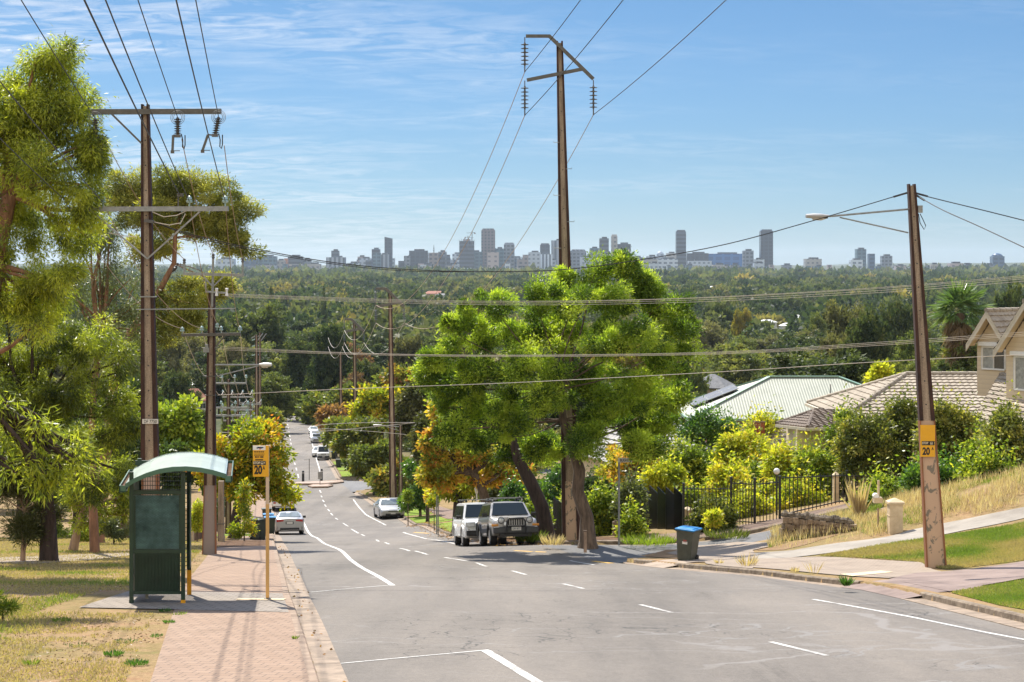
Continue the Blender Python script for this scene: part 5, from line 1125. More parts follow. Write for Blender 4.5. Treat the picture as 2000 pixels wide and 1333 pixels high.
for t, d, px in ((D1, 260., 501), (D2, 300., 508)):
    part(t, 'side_arm', M['galv'], lambda m, d=d, px=px: (m.bar(P(px - 10, 661, d), P(px, 655, d), .14), m.bar(P(px, 668, d), P(px + 12, 652, d), .14)))
    for q in (665, 677, 695): part(t, 'strain_insulator', M['glass_ins'], lambda m, d=d, px=px, q=q: m.bar(P(px - 9, q, d), P(px - 3, q - 2, d), .22, .16))
# small distribution poles in line down the left pavement
def dist(label, d, px, ytop, arms, group='small poles in line down the left pavement', painted=None):
    b = on(px, d); t, ring = stobie(label, d, (px, HY + (CZ - b.z) * F / d), (px + .5, ytop), .34 / d * F, .16 / d * F, holes=0, group=group)
    for y, hw, up in arms:
        part(t, 'crossarm', M['galv'], lambda m, y=y, hw=hw: m.bar(P(px - hw, y, d - .15), P(px + hw, y, d - .15), .1, .1))
        for s in (-.96, -.35, .35, .96):
            v = P(px + hw * s, y - up, d - .15)
            part(t, 'riser_post', M['galv'], lambda m, y=y, s=s, v=v, hw=hw: m.bar(P(px + hw * s, y, d - .15), v, .06)); pin(t, v, 1.0, 'glass_ins')
    return t
dist('small pole with a high white crossarm just beyond the second stobie pole', 103., 446, 742, [(749, 36, 8), (797, 40, 5), (812, 38, 5)])
dist('small pole behind the gold autumn tree with three crossarms', 150., 464, 770, [(776, 30, 8), (801, 30, 6), (822, 28, 5)])
dist('farthest small pole of the left pavement line', 205., 489, 782, [(790, 22, 6), (815, 22, 5)])
for i, dx in enumerate((-34, -12, 12, 34)):
    wire(bp((356, 394, 432, 469)[i], 642, -.15), P(446 + dx, 738, 103), .5, .012, ['first', 'second', 'third', 'fourth'][i] + ' wire from the second stobie pole to the small pole', 'wire_alu')
    wire(P(446 + dx, 738, 103), P(464 + dx * .8, 764, 150), .6, .014, ['first', 'second', 'third', 'fourth'][i] + ' wire between the first two small poles', 'wire_alu')
    wire(P(464 + dx * .8, 764, 150), P(489 + dx * .6, 782, 205), .6, .016, ['first', 'second', 'third', 'fourth'][i] + ' wire between the last two small poles', 'wire_alu')
# slim lamp posts
t, ring = stobie('slim lamp post on the right verge beyond the silver sedan', 146., (783, 992), (782, 832), 9, 5, name='lamp_post', group='lamp posts', holes=0)
lamp(t, P(780, 834, 146), P(780, 842, 146), P(752, 833, 146), P(746, 831, 146), .7)
t, ring = stobie('far lamp post peeping above the gold autumn tree', 215., (511, 905), (511, 838), 3, 2, name='lamp_post', group='lamp posts', holes=0)
lamp(t, P(511, 826, 215), P(511, 842, 215), P(519, 826, 215), P(516, 826, 215), .6, 'lamp_white')
# ================================================================== street furniture
M['shelter'] = pm('dark green painted steel', (.009, .032, .019), .45, 0, var=.25, scale=3, c2=(.014, .044, .026), spec=.5)
M['shelter_roof'] = pm('pale green metal roof', (.48, .55, .47), .28, .0, var=.1, scale=2, c2=(.58, .65, .57))
M['shelter_yellow'] = pm('yellow painted post foot', (.68, .32, .01), .5, var=.1)
M['poster'] = pm('blue grey poster behind mesh', (.07, .24, .34), .35, 0, var=.6, scale=1.8, c2=(.26, .52, .56))
M['cream_board'] = pm('cream timber board', (.36, .33, .24), .6, var=.1)
def S(px, py, d): return P(px, py, d)
dS = 37.6; b = on(308, dS); sh = empty('bus_shelter', b, 'dark green bus shelter with perforated side panel and curved pale roof', 'bus shelter')
zf = b.z; X0 = (253 - 1000) / F * dS; X1 = (362 - 1000) / F * dS; zt = P(0, 922, dS).z; LEN = 2.6
posts = [(X0 + .04, 0, 'a'), (X1 - .045, 0, 'a'), (X0 + .04, LEN, 'b'), (X1 + .0, LEN - .35, 'b')]
for x, y, k in posts:
    zz = G(x, dS + y); part(sh, 'post', M['shelter'], lambda m, x=x, y=y, zz=zz, k=k: m.box((x, dS + y, (zz + zt) / 2 + (.0 if k == 'a' else .0)), (.085, .085, zt - zz)))
    part(sh, 'post_foot', M['shelter_yellow'] if k == 'b' or x > X0 + .5 else M['shelter'], lambda m, x=x, y=y, zz=zz, k=k: m.box((x, dS + y, zz + (.04 if k == 'a' else .28)), (.095, .095, .1 if k == 'a' else .56)))
def zpx(py): return P(0, py, dS).z
def rail(y, x0=X0 + .085, x1=X1 - .09, h=.07, dd=0.): part(sh, 'rail', M['shelter'], lambda m: m.box(((x0 + x1) / 2, dS + dd, y), (x1 - x0, .05, h)))
zr1, zr2, zr3, zr4 = zpx(962), zpx(1074), zpx(1080), zpx(1158)
rail(zr1, h=.085); rail(zpx(1077), h=.08); rail(zr4, h=.06)
sc = MB(); xa, xb = X0 + .10, X1 - .105; za, zb = zpx(1072), zpx(968)
for s in (0, 1):
    part(sh, 'screen_frame', M['shelter'], lambda m, s=s: m.box(((xa, xb)[s], dS - .005, (za + zb) / 2), (.045, .035, zb - za)))
nxy = 34; nz_ = 44
for k in range(nz_ + 1): sc.box(((xa + xb) / 2, dS - .02, za + (zb - za) * k / nz_), (xb - xa, .006, .007))
for r in range(nz_):
    for k in range(nxy): sc.box((xa + (xb - xa) * (k + .5 * (r % 2)) / nxy, dS - .018, za + (zb - za) * (r + .5) / nz_), (.005, .006, (zb - za) / nz_))
sc.build('perforated_screen', M['shelter'], sh)
part(sh, 'poster_panel', M['poster'], lambda m: m.box(((xa + xb) / 2, dS + .03, (za + zb) / 2), (xb - xa, .012, zb - za)))
rb = MB(); z0, z1 = zpx(1155), zpx(1081); n = 32
for k in range(n): rb.box((xa + (xb - xa) * (k + .5) / n, dS - .01, (z0 + z1) / 2), ((xb - xa) / n * .55, .03, z1 - z0))
rb.box(((xa + xb) / 2, dS + .015, (z0 + z1) / 2), (xb - xa, .012, z1 - z0)); rb.build('ribbed_panel', M['shelter'], sh)
# back wall along the grass side, far end panel, bench
part(sh, 'back_wall', M['shelter'], lambda m: (m.box((X0 + .03, dS + LEN / 2, (zf + zt) / 2 - .05), (.03, LEN - .1, zt - zf - .35)),))
fe = MB(); y = dS + LEN; z0, z1 = zpx(1150) - .05, zpx(934)
for k in range(26): fe.box(((X0 + X1) / 2, y, z0 + (z1 - z0) * k / 25), (X1 - X0 - .1, .01, .014))
for k in range(20): fe.box((X0 + .06 + (X1 - X0 - .12) * k / 19, y + .01, (z0 + z1) / 2), (.012, .01, z1 - z0))
fe.build('end_screen', M['shelter'], sh); part(sh, 'top_rail', M['shelter'], lambda m: m.box(((X0 + X1) / 2, y, z1 + .03), (X1 - X0 + .1, .06, .1)))
part(sh, 'front_screen', M['shelter'], lambda m: m.box((X1 + .03, dS + LEN - .75, zf + 1.35), (.03, .8, 1.75)))
part(sh, 'bench', M['cream_board'], lambda m: (m.box((X0 + .32, dS + LEN / 2, zf + .46), (.36, LEN - .5, .05)), m.box((X0 + .32, dS + .6, zf + .22), (.06, .06, .44)), m.box((X0 + .32, dS + LEN - .6, zf + .22), (.06, .06, .44))))
part(sh, 'strut', M['galv'], lambda m: m.tube([S(258, 958, dS + .1), S(271, 934, dS + .3)], .018, 6))
# arched roof: standing seams across, gutters at both low ends
arc_px = [(243, 946), (262, 934.5), (285, 924.5), (310, 917), (335, 913), (362, 912), (390, 914.5), (415, 919.5), (440, 927)]
ar = [S(x, yy, dS - .12) for x, yy in arc_px]; RL = 2.85
cs = []
for i in range(len(ar) - 1):
    for k in range(4): cs.append(ar[i].lerp(ar[i + 1], k / 4))
cs.append(ar[-1]); rf = MB(); nr = 24
for j in range(nr):
    y0 = RL * j / nr; y1 = RL * (j + 1) / nr
    for u in range(len(cs) - 1):
        a, c = cs[u], cs[u + 1]
        for (ya, yb, hh) in ((y0, y1 - .018, 0), (y1 - .018, y1, .016)):
            rf.add([a + Vector((0, ya, hh)), c + Vector((0, ya, hh)), c + Vector((0, yb, hh)), a + Vector((0, yb, hh))], [(0, 1, 2, 3)])
for u in range(len(cs) - 1):
    a, c = cs[u], cs[u + 1]; rf.add([a - Vector((0, 0, .03)), a + Vector((0, RL, -.03)), c + Vector((0, RL, -.03)), c - Vector((0, 0, .03))], [(0, 1, 2, 3)])
rf.build('roof', M['shelter_roof'], sh)
def edge(y0):
    m = MB()
    for u in range(len(cs) - 1):
        a, c = cs[u] + Vector((0, y0, .01)), cs[u + 1] + Vector((0, y0, .01)); dn = Vector((0, 0, -.095)); yo = Vector((0, -.03, 0))
        m.add([a, c, c + dn, a + dn, a + yo, c + yo, c + dn + yo, a + dn + yo], [(4, 5, 6, 7), (3, 2, 1, 0), (0, 1, 5, 4), (2, 3, 7, 6)])
    m.build('roof_fascia', M['shelter_fascia'], sh)
M['shelter_fascia'] = pm('mid green roof edge', (.065, .15, .105), .4, var=.1)
edge(0.0); edge(RL + .03)
for s, p in ((-1, cs[0]), (1, cs[-1])):
    part(sh, 'gutter', M['shelter_fascia'], lambda m, s=s, p=p: (m.box((p.x + s * .11, p.y + RL / 2, p.z - .09), (.02, RL + .1, .13)), m.box((p.x + s * .05, p.y + RL / 2, p.z - .15), (.13, RL + .1, .02)), m.box((p.x + s * .05, p.y - .04, p.z - .09), (.13, .02, .13)), m.box((p.x + s * .05, p.y + RL + .04, p.z - .09), (.13, .02, .13))))
    part(sh, 'gutter_leaves', M['mulch'], lambda m, s=s, p=p: m.box((p.x + s * .05, p.y + RL / 2, p.z - .11), (.1, RL, .06)))

# the shelter stands square to the kerb, so its far end lies further left
for ch in KIDS[sh.name]:
    co_ = np.zeros(len(ch.data.vertices) * 3); ch.data.vertices.foreach_get('co', co_); co_ = co_.reshape(-1, 3); co_[:, 0] -= .14 * co_[:, 1]; ch.data.vertices.foreach_set('co', co_.ravel()); ch.data.update()

# ---- bus stop post with the yellow flag sign
dP = 38.6; b = on(524, dP); bs = empty('bus_stop_sign', b, 'yellow bus stop post with flag sign reading 20A by the kerb', 'bus stop sign')
M['post_yellow'] = flake_mat('worn yellow post paint', (.62, .37, .13), (.42, .28, .14), .55, .7, 5)
M['post_pale'] = flake_mat('sun bleached post paint', (.60, .46, .33), (.36, .26, .18), .58, .66, 6)
px_ = (522.5 - 1000) / F * dP; zt_ = P(0, 870, dP).z; zm = P(0, 985, dP).z
part(bs, 'post', M['post_yellow'], lambda m: m.box((px_, dP, (b.z + zm) / 2 - .05), (.066, .066, zm - b.z + .1))); part(bs, 'post', M['post_pale'], lambda m: m.box((px_, dP, (zm + zt_) / 2), (.0655, .0655, zt_ - zm)))
xs0, xs1 = (494.5 - 1000) / F * dP, (525.5 - 1000) / F * dP; zs0, zs1 = P(0, 931, dP).z, P(0, 870, dP).z; ys = dP - .042
fl = part(bs, 'flag_sign', M['sign_yellow'], lambda m: m.box(((xs0 + xs1) / 2, ys, (zs0 + zs1) / 2), (xs1 - xs0, .012, zs1 - zs0)))
part(bs, 'sign_panel', M['sign_white'], lambda m: m.box(((xs0 + px_ - .035) / 2, ys - .008, P(0, 874.6, dP).z), (px_ - .035 - xs0, .006, .095)), parent=fl)
xc = (xs0 + px_ - .035) / 2; LW = px_ - .035 - xs0
M['logo_blue'] = pm('logo dark blue', (.01, .04, .11), .5, var=0); M['logo_red'] = pm('logo red', (.5, .04, .03), .5, var=0)
def logo(m):
    z = P(0, 874.6, dP).z
    for q in range(3): m.slab([(xc - .07 + .04 * q, ys - .0125, z - .004 + .01 * (q % 2)), (xc - .02 + .04 * q, ys - .0125, z + .022), (xc + .02 + .04 * q, ys - .0125, z + .006), (xc - .03 + .04 * q, ys - .0125, z - .018)], (0, .002, 0))
part(None, 'logo', M['logo_blue'], logo, None, fl); part(None, 'logo', M['logo_red'], lambda m: m.box((xc + .018, ys - .0125, P(0, 876.8, dP).z), (.03, .003, .02)), None, fl)
def stext(s, py, size, sx=.8, mat='black', bold=0.0, dx=0): return text(s, size, (xc + dx, ys - .0075, P(0, py, dP).z), M[mat], fl, sx=sx, bold=bold)
for py, n_, k in ((882.5, 9, 1.0), (886.8, 11, .62), (889.6, 8, .55)):   # small print too fine to read: broken dark lines
    random.seed(int(py)); x = xc - LW * .40
    while x < xc + LW * .40:
        l = random.uniform(.012, .034) * k + .006; part(None, 'small_print', M['black'], lambda m, x=x, l=l, py=py, k=k: m.box((x + l / 2, ys - .0075, P(0, py, dP).z), (l, .002, .024 * k)), None, fl); x += l + .009
stext('8210 1000', 892.8, .052, .8, bold=.002)
part(None, 'sign_bar', M['black'], lambda m: m.box((xc, ys - .0075, P(0, 898, dP).z), (LW * .62, .003, .022)), None, fl)
bd = part(None, 'sign_band', M['black'], lambda m: m.box((xc + .008, ys - .0085, P(0, 904.2, dP).z), (LW * .98, .006, .085)), None, fl)
text('STOP', .07, (xc - .05, ys - .013, P(0, 904.2, dP).z), M['sign_cream'], fl, sx=.84, bold=.003)
bus_icon(fl, (xc + .062, ys - .0128, P(0, 904, dP).z), .055, .05, M['sign_cream']); text('Y', .065, (xc + .115, ys - .013, P(0, 904.2, dP).z), M['sign_cream'], fl, sx=.7, bold=.003)
stext('20', 918.5, .235, .68, bold=.011, dx=-.02); stext('A', 914.2, .1, .66, bold=.004, dx=.097)
part(bs, 'footing', M['galv_dark'], lambda m: m.lathe([(.09, -.02), (.075, .03), (.04, .04)], (px_, dP, b.z + .02), 10))

# ---- street name sign, small posts and signs
def sign_post(label, d, px, ytop, r, cat='street sign', name='street_sign', mat='galv'):
    b = on(px, d); t = empty(name, b, label, cat); part(t, 'post', M[mat], lambda m: m.tube([b - Vector((0, 0, .1)), Vector((b.x, d, P(0, ytop, d).z))], r, 8)); return t
d = 69.; t = sign_post('white street name sign reading BLIGH AV on a grey post', d, 1209, 896, .04)
bl = part(t, 'name_blade', M['sign_white'], lambda m: m.slab([P(1207, 895, d - .06), P(1238, 895, d - .06), P(1234, 903.5, d - .06), P(1207, 903.5, d - .06)], (0, .02, 0)))
text('BLIGH A', .15, P(1221, 899.4, d - .065), M['black'], bl, sx=.72, bold=.002); text('V', .085, P(1233, 898, d - .065), M['black'], bl, sx=.8, bold=.002)
d = 106.; t = sign_post('street name sign on a thin post in the lawn strip', d, 853, 940, .04); part(t, 'name_blade', M['sign_white'], lambda m: m.box(tuple(P(862, 937.5, d - .06)), (.6, .02, .14)))
t = sign_post('small white direction sign under the autumn tree', 104., 856, 968, .03, 'sign', 'small_sign'); part(t, 'sign_board', M['sign_white'], lambda m: m.box(tuple(P(858, 967, 103.9)), (.3, .02, .16)))
d = 168.; b = on(742, d); t = empty('estate_sign', b, 'red upright sign board on a white post beside the dark bin', 'sign board')
part(t, 'sign_board', pm('red sign face', (.36, .012, .018), .5, var=.1), lambda m: m.box(tuple(P(742, 952, d)), (.36, .03, .62))); part(t, 'sign_mark', M['sign_white'], lambda m: m.lathe([(.11, 0), (.11, -.012)], P(742, 947, d - .03), 12, 0, 'Y')); part(t, 'sign_strip', M['sign_white'], lambda m: m.box(tuple(P(742, 959, d - .025)), (.3, .012, .08)))
part(t, 'post', M['sign_white'], lambda m: m.box(tuple(P(744, 968, d + .05)), (.07, .05, 1.1)))
b = on(1143, 65.5); t = empty('timber_stump', b, 'short weathered timber post in front of the jacaranda trunk', 'post'); part(t, 'post', M['bark_pale'], lambda m: m.box((b.x, b.y, b.z + .32), (.11, .09, .75), top=.85)); part(t, 'cap', M['bark'], lambda m: m.box((b.x, b.y, b.z + .71), (.12, .1, .03)))
# garden lamps
b = on(931, 100.); t = empty('garden_lamp', b, 'cream lantern lamp post behind the white four wheel drive', 'lamp post', 'garden lamps')
part(t, 'post', M['sign_white'], lambda m: m.tube([b, Vector((b.x, b.y, P(0, 962, 100).z))], .035, 8)); part(t, 'lantern', pm('frosted lantern glass', (.62, .60, .54), .3, var=0), lambda m: m.lathe([(.05, -.32), (.15, .02), (.16, .06)], P(931, 953, 100), 6)); part(t, 'lantern_cap', M['sign_white'], lambda m: m.lathe([(.21, 0), (.1, .14), (.03, .2), (.03, .26), (.001, .34)], P(931, 951, 100), 8))
b = on(1517, 74.); t = empty('garden_lamp', b, 'black lamp post with a white globe behind the gate', 'lamp post', 'garden lamps')
part(t, 'post', M['wire'], lambda m: m.tube([b, Vector((b.x, b.y, P(0, 926, 74).z))], .04, 8)); part(t, 'globe', M['sign_white'], lambda m: m.lathe([(.001 + .13 * math.sin(math.pi * k / 10), -.13 * math.cos(math.pi * k / 10)) for k in range(11)], P(1517, 921, 74), 14), 60)

# ---- wheelie bins
M['bin_green'] = pm('dark green bin plastic', (.022, .032, .022), .5, var=.15, scale=3); M['bin_olive'] = pm('olive grey bin plastic', (.050, .055, .040), .55, var=.2, scale=3, c2=(.075, .08, .058)); M['bin_blue'] = pm('bright blue bin lid', (.012, .20, .48), .4, var=.1); M['tyre'] = pm('black rubber', (.012, .012, .012), .8, var=.2)
M['sticker'] = pm('white bin sticker', (.62, .62, .58), .5, var=.05)
def wbin(label, px, d, rz, body, lid, wheels=1, sticker=False, tilt=0, group='wheelie bins put out on the verge'):
    b = on(px, d); t = empty('wheelie_bin', (0, 0, 0), label, 'bin', group)
    m = MB(); m.box((0, 0, .50), (.44, .50, .92), 0, 0, top=1.28, topy=1.30); m.box((0, 0, .965), (.62, .70, .05)); m.build('body', M[body], t, bevel=.02)
    m = MB(); m.box((0, -.01, 1.015), (.64, .72, .045)); m.box((0, 0, 1.045), (.52, .58, .03), top=.9); bl = m.build('lid', M[lid], t, bevel=.012)
    m = MB(); m.tube([(-.2, .38, 1.0), (.2, .38, 1.0)], .02, 6); m.build('handle', M[body], t)
    for s in (-1, 1):
        m = MB(); m.lathe([(.1, -.03), (.105, 0), (.1, .03)], (s * .24, .24, .10), 14, 0, 'X'); m.build('wheel', M['tyre'], t)
    m = MB(); m.box((0, .24, .1), (.44, .04, .04)); m.box((0, -.21, .03), (.38, .06, .06)); m.build('axle', M['tyre'], t)
    if sticker:
        m = MB(); m.box((.02, -.297, .70), (.17, .006, .26)); st_ = m.build('sticker', M['sticker'], t); st_.rotation_euler = (0, 0, 0)
        for k in range(4):
            m = MB(); m.box((.02, -.302, .79 - k * .05), (.12 if k else .07, .004, .016 if k else .05)); m.build('sticker_print', M['bin_green'] if k == 0 else M['logo_red'], st_)
    t.location = b; t.rotation_euler = (0, tilt, rz); return t
wbin('olive wheelie bin with a bright blue lid and white sticker at the street corner', 1341, 57.6, R(-28), 'bin_olive', 'bin_blue', sticker=True, tilt=R(4))
wbin('green wheelie bin with green lid on the gravel beside the autumn tree', 505, 88, R(150), 'bin_green', 'bin_green')
wbin('blue lidded wheelie bin nearer of the pair behind the bus stop post', 527, 112, R(100), 'bin_green', 'bin_blue'); wbin('blue lidded wheelie bin farther of the pair behind the bus stop post', 524, 122, R(100), 'bin_green', 'bin_blue'); wbin('dark wheelie bin behind the two blue lidded ones on the left', 521, 132, R(100), 'bin_green', 'bin_green')
wbin('dark wheelie bin standing against the red sign board', 734, 170, R(-90), 'bin_green', 'bin_green'); wbin('dark wheelie bin partly hidden behind the silver sedan', 769, 148, R(-90), 'bin_green', 'bin_green'); wbin('dark wheelie bin on the far green verge', 661, 226, R(-90), 'bin_green', 'bin_green'); wbin('far blue lidded wheelie bin beside the white van', 652, 258, R(-90), 'bin_green', 'bin_blue'); wbin('grey wheelie bin by the tree on the far verge', 690, 222, R(-90), 'bin_olive', 'bin_green')

# ---- roundabout islands with keep-left signs and bollards
M['island'] = pm('pinkish island paving', (.34, .25, .20), .9, var=.15, scale=2)
def island(pts, label, d=None):
    pts = gq(*pts); z = [G(x, y) for x, y in pts]; t = empty('traffic_island', (pts[0][0], pts[0][1], z[0] - .13), label, 'traffic island', 'islands at the junction')
    m = MB(); m.slab([(x, y, h - .16) for (x, y), h in zip(pts, z)], (0, 0, .17)); m.build('kerb_edge', M['concrete'], t)
    c = Vector((sum(p[0] for p in pts) / len(pts), sum(p[1] for p in pts) / len(pts))); m = MB(); m.slab([(c.x + (x - c.x) * .86, c.y + (y - c.y) * .86, h - .02) for (x, y), h in zip(pts, z)], (0, 0, .045)); m.build('paving', M['island'], t)
island([(570, 946), (572, 942), (606, 941), (640, 939), (668, 937), (672, 941), (640, 945.5)], 'long flat island across the far lane at the junction'); island([(601, 949), (612, 946), (640, 946), (651, 948), (640, 951), (610, 951.5)], 'small pointed splitter island in front of the long one')
for px, py, h, lb in ((592, 939, 1.0, 'short black bollard on the left of the far island'), (628, 938, 1.15, 'black bollard behind the keep left sign')):
    b = gp(px, py); t = empty('bollard', b, lb, 'bollard', 'black bollards on the far island'); part(t, 'post', M['wire'], lambda m: m.lathe([(.14, -.1), (.13, h), (.09, h + .06), (.001, h + .07)], b, 10)); part(t, 'band', M['sign_white'], lambda m: m.lathe([(.145, h * .8), (.145, h * .86)], b, 10))
b = gp(625, 947); t = empty('keep_left_sign', b, 'low grey keep left sign on the splitter island', 'road sign'); part(t, 'post', M['galv'], lambda m: m.tube([b, b + Vector((0, 0, 1.0))], .04, 6)); sg = part(t, 'sign_board', M['galv'], lambda m: m.box((b.x, b.y - .05, b.z + .95), (.42, .03, .75))); part(t, 'sign_arrow', M['wire'], lambda m: m.bar((b.x + .1, b.y - .07, b.z + 1.1), (b.x - .1, b.y - .07, b.z + .8), .07, .01), parent=sg)
b = gp(604, 938); t = empty('sign_post', b, 'thin dark sign post with short cross arm on the far island', 'sign post'); part(t, 'post', M['galv_dark'], lambda m: m.tube([b, b + Vector((0, 0, 2.3))], .04, 6)); part(t, 'cross_arm', M['galv'], lambda m: m.bar(b + Vector((-.6, 0, 2.2)), b + Vector((.05, 0, 2.25)), .04))
b = on(695, 205); t = empty('give_way_sign', b, 'back of a round grey sign on a white post at the far corner', 'road sign'); part(t, 'post', M['sign_white'], lambda m: m.tube([b, b + Vector((0, 0, 2.3))], .045, 6)); part(t, 'sign_disc', M['galv'], lambda m: m.lathe([(.3, 0), (.3, .02)], b + Vector((0, -.06, 2.2)), 8, 0, 'Y'))

# ---- fences, walls and small garden things on the right
M['fence_black'] = pm('black powder coat steel', (.008, .009, .010), .35, var=.1, spec=.6)
def rails_between(name, label, a, c, ha, hc, n, group=None, posts=(1, 1)):
    """tubular fence from ground point a to c, with heights ha, hc above ground"""
    t = empty(name, a, label, 'fence', group); A3 = Vector(a); C3 = Vector(c)
    m = MB()
    for f, o in ((.93, 0), (.10, 0)): m.bar(A3 + Vector((0, 0, ha * f)), C3 + Vector((0, 0, hc * f)), .04, .04)
    m.build('rail', M['fence_black'], t)
    for k in range(1, n):
        q = k / n; p = A3.lerp(C3, q); h = ha + (hc - ha) * q; p.z = p.z
        part(t, 'picket', M['fence_black'], lambda m, p=p, h=h: (m.box((p.x, p.y, p.z + h / 2 + .02), (.03, .03, h - .04)), m.box((p.x, p.y, p.z + h + .02), (.022, .022, .05), top=.15)))
    for use, p, h in ((posts[0], A3, ha), (posts[1], C3, hc)):
        if use: part(t, 'post', M['fence_black'], lambda m, p=p, h=h: (m.box((p.x, p.y, p.z + h / 2 + .03), (.09, .09, h + .14)), m.box((p.x, p.y, p.z + h + .11), (.11, .11, .03))))
    return t
dF = 71.5
def fp(px, py, d): return P(px, py, d)
def hh(py0, py1, d): return (py0 - py1) / F * d
gf = 'black tubular steel fencing along the side street'
rails_between('tubular_fence', 'black tubular fence panel left of the gate behind the lemon sapling', fp(1335, 1026, 72), fp(1428, 1026, 72), hh(1026, 950, 72), hh(1026, 950, 72), 13, gf, (1, 0))
rails_between('garden_gate', 'left leaf of the black tubular garden gate', fp(1428, 1026, 72), fp(1474, 1030, 72), hh(1026, 938, 72), hh(1030, 940, 72), 8, gf)
rails_between('garden_gate', 'right leaf of the black tubular garden gate', fp(1478, 1029, 72), fp(1523, 1025, 72), hh(1029, 940, 72), hh(1025, 936, 72), 7, gf, (0, 1))
rails_between('tubular_fence', 'long black tubular fence panel between the gate and the corner post', fp(1527, 1014, 72), fp(1654, 982, 73), hh(1014, 928, 72), hh(982, 925, 73), 17, gf, (0, 1))
rails_between('tubular_fence', 'black tubular fence panel running into the shrubs behind the dead reeds', fp(1658, 984, 73), fp(1730, 980, 74), hh(984, 926, 73), hh(980, 926, 74), 11, gf, (0, 0))
# louvred black fence
b = on(1258, 76); t = empty('louvre_fence', b, 'glossy black louvre fence with slanted tops behind the street name sign', 'fence')
lx = [(1252, 78.5, 946), (1268, 77.4, 948), (1284, 76.3, 951), (1300, 75.2, 951), (1316, 74.2, 951)]
for px, d, yt in lx:
    a = on(px, d); zt = P(0, yt, d).z; z2 = P(0, yt + 14, d).z; c = Vector((a.x + .33, d - .42, a.z))
    part(t, 'louvre_panel', M['fence_gloss'] if 'fence_gloss' in M else M.setdefault('fence_gloss', pm('glossy black panel', (.010, .011, .013), .22, var=.15, spec=.7)), lambda m, a=a, c=c, zt=zt, z2=z2: m.slab([Vector((a.x, a.y, a.z - .3)), Vector((c.x, c.y, c.z - .3)), Vector((c.x, c.y, z2)), Vector((a.x, a.y, zt))], (.015, .02, 0)))
    part(t, 'post', M['fence_black'], lambda m, c=c, z2=z2: m.box((c.x, c.y, (c.z + z2) / 2), (.06, .06, z2 - c.z + .04)))
b = on(1085, 80); t = empty('louvre_fence', b, 'black boarded fence between the two jacaranda trunks', 'fence')
for k in range(4):
    px = 1080 + k * 9; a = on(px, 80 - k * .3); zt = P(0, 972 + (k % 2) * 3, 80).z; part(t, 'louvre_panel', M['fence_gloss'], lambda m, a=a, zt=zt: m.slab([Vector((a.x, a.y, a.z - .2)), Vector((a.x + .2, a.y - .1, a.z - .2)), Vector((a.x + .2, a.y - .1, zt - .15)), Vector((a.x, a.y, zt))], (.01, .02, 0)))
# fieldstone wall
M['fieldstone'] = pm('brown field stone', (.20, .135, .085), .95, var=.5, scale=3, bmp=.8, bscale=12, c2=(.36, .27, .18)); M['darkstone'] = pm('dark capping stone', (.11, .085, .06), .95, var=.5, scale=5, bmp=.8, bscale=15, c2=(.22, .18, .13))
M['sandstone'] = pm('cream sandstone', (.55, .43, .27), .85, var=.15, scale=4, bmp=.3, c2=(.62, .50, .33))
a = gp(1534, 1056); c = gp(1668, 1036); b = a.copy(); t = empty('stone_wall', b, 'low tumbledown stone wall below the dry grass bank', 'wall'); wallm = MB(); capm = MB(); L = (c - a).length; n = 34
for k in range(n):
    q = k / n; p = a.lerp(c, q); h = .62 * (1 - q) + .22
    for j in range(4):
        s = random.uniform(.13, .24); wallm.box((p.x + random.uniform(-.07, .07), p.y + random.uniform(-.05, .05), p.z + h * (j + .5) / 4 - .03 + random.uniform(-.03, .03)), (s, .3, h / 4 * random.uniform(.8, 1.05)), random.uniform(-.4, .4), 0, random.uniform(.75, 1.0))
    if k % 1 == 0:
        s = random.uniform(.09, .16); capm.lathe([(.02, -s * .8), (s, -s * .3), (s * random.uniform(.7, 1), s * .4), (.03, s * random.uniform(.7, 1.3))], (p.x, p.y + .05, p.z + h + s * .3), 6)
wallm.build('stones', M['fieldstone'], t); capm.build('capping_stones', M['darkstone'], t)
b = on(1225, 73); t = empty('stone_wall', b, 'short curved stone garden wall beside the street name sign', 'wall'); m = MB()
for k in range(12):
    for j in range(3): p = on(1203 + k * 3, 73.5 + .1 * k); s = .15; m.lathe([(.02, -.13), (s, -.05), (s, .06), (.02, .13)], (p.x, p.y, p.z + .12 + j * .2), 7)
m.build('stones', M['fieldstone'], t)
def pillar(label, px, d, wpx, ytop, name='gate_pillar'):
    b = on(px, d); w = wpx / F * d; zt = P(0, ytop, d).z; t = empty(name, b, label, 'pillar', 'sandstone pillars'); h = zt - b.z
    part(t, 'shaft', M['sandstone'], lambda m: m.box((b.x, d, b.z + h * .42 - .1), (w, w, h * .84 + .2))); part(t, 'collar', M['sandstone'], lambda m: m.box((b.x, d, b.z + h * .50), (w * 1.06, w * 1.06, .03))); part(t, 'cap', M['sandstone'], lambda m: (m.box((b.x, d, b.z + h * .87), (w * 1.22, w * 1.22, .07)), m.box((b.x, d, b.z + h * .95), (w * 1.15, w * 1.15, h * .1), top=.12)))
pillar('cream sandstone pillar with pyramid cap in the dry grass', 1748, 60.5, 26, 973); pillar('thin tall sandstone pillar behind the fence panel', 1633, 75, 12, 922); pillar('small sandstone pillar behind the lemon sapling', 1343, 74, 14, 990)
b = on(1715, 61.5); t = empty('letterbox', b, 'cream letterbox on a thin post with a timber upright in the dry grass', 'letterbox')
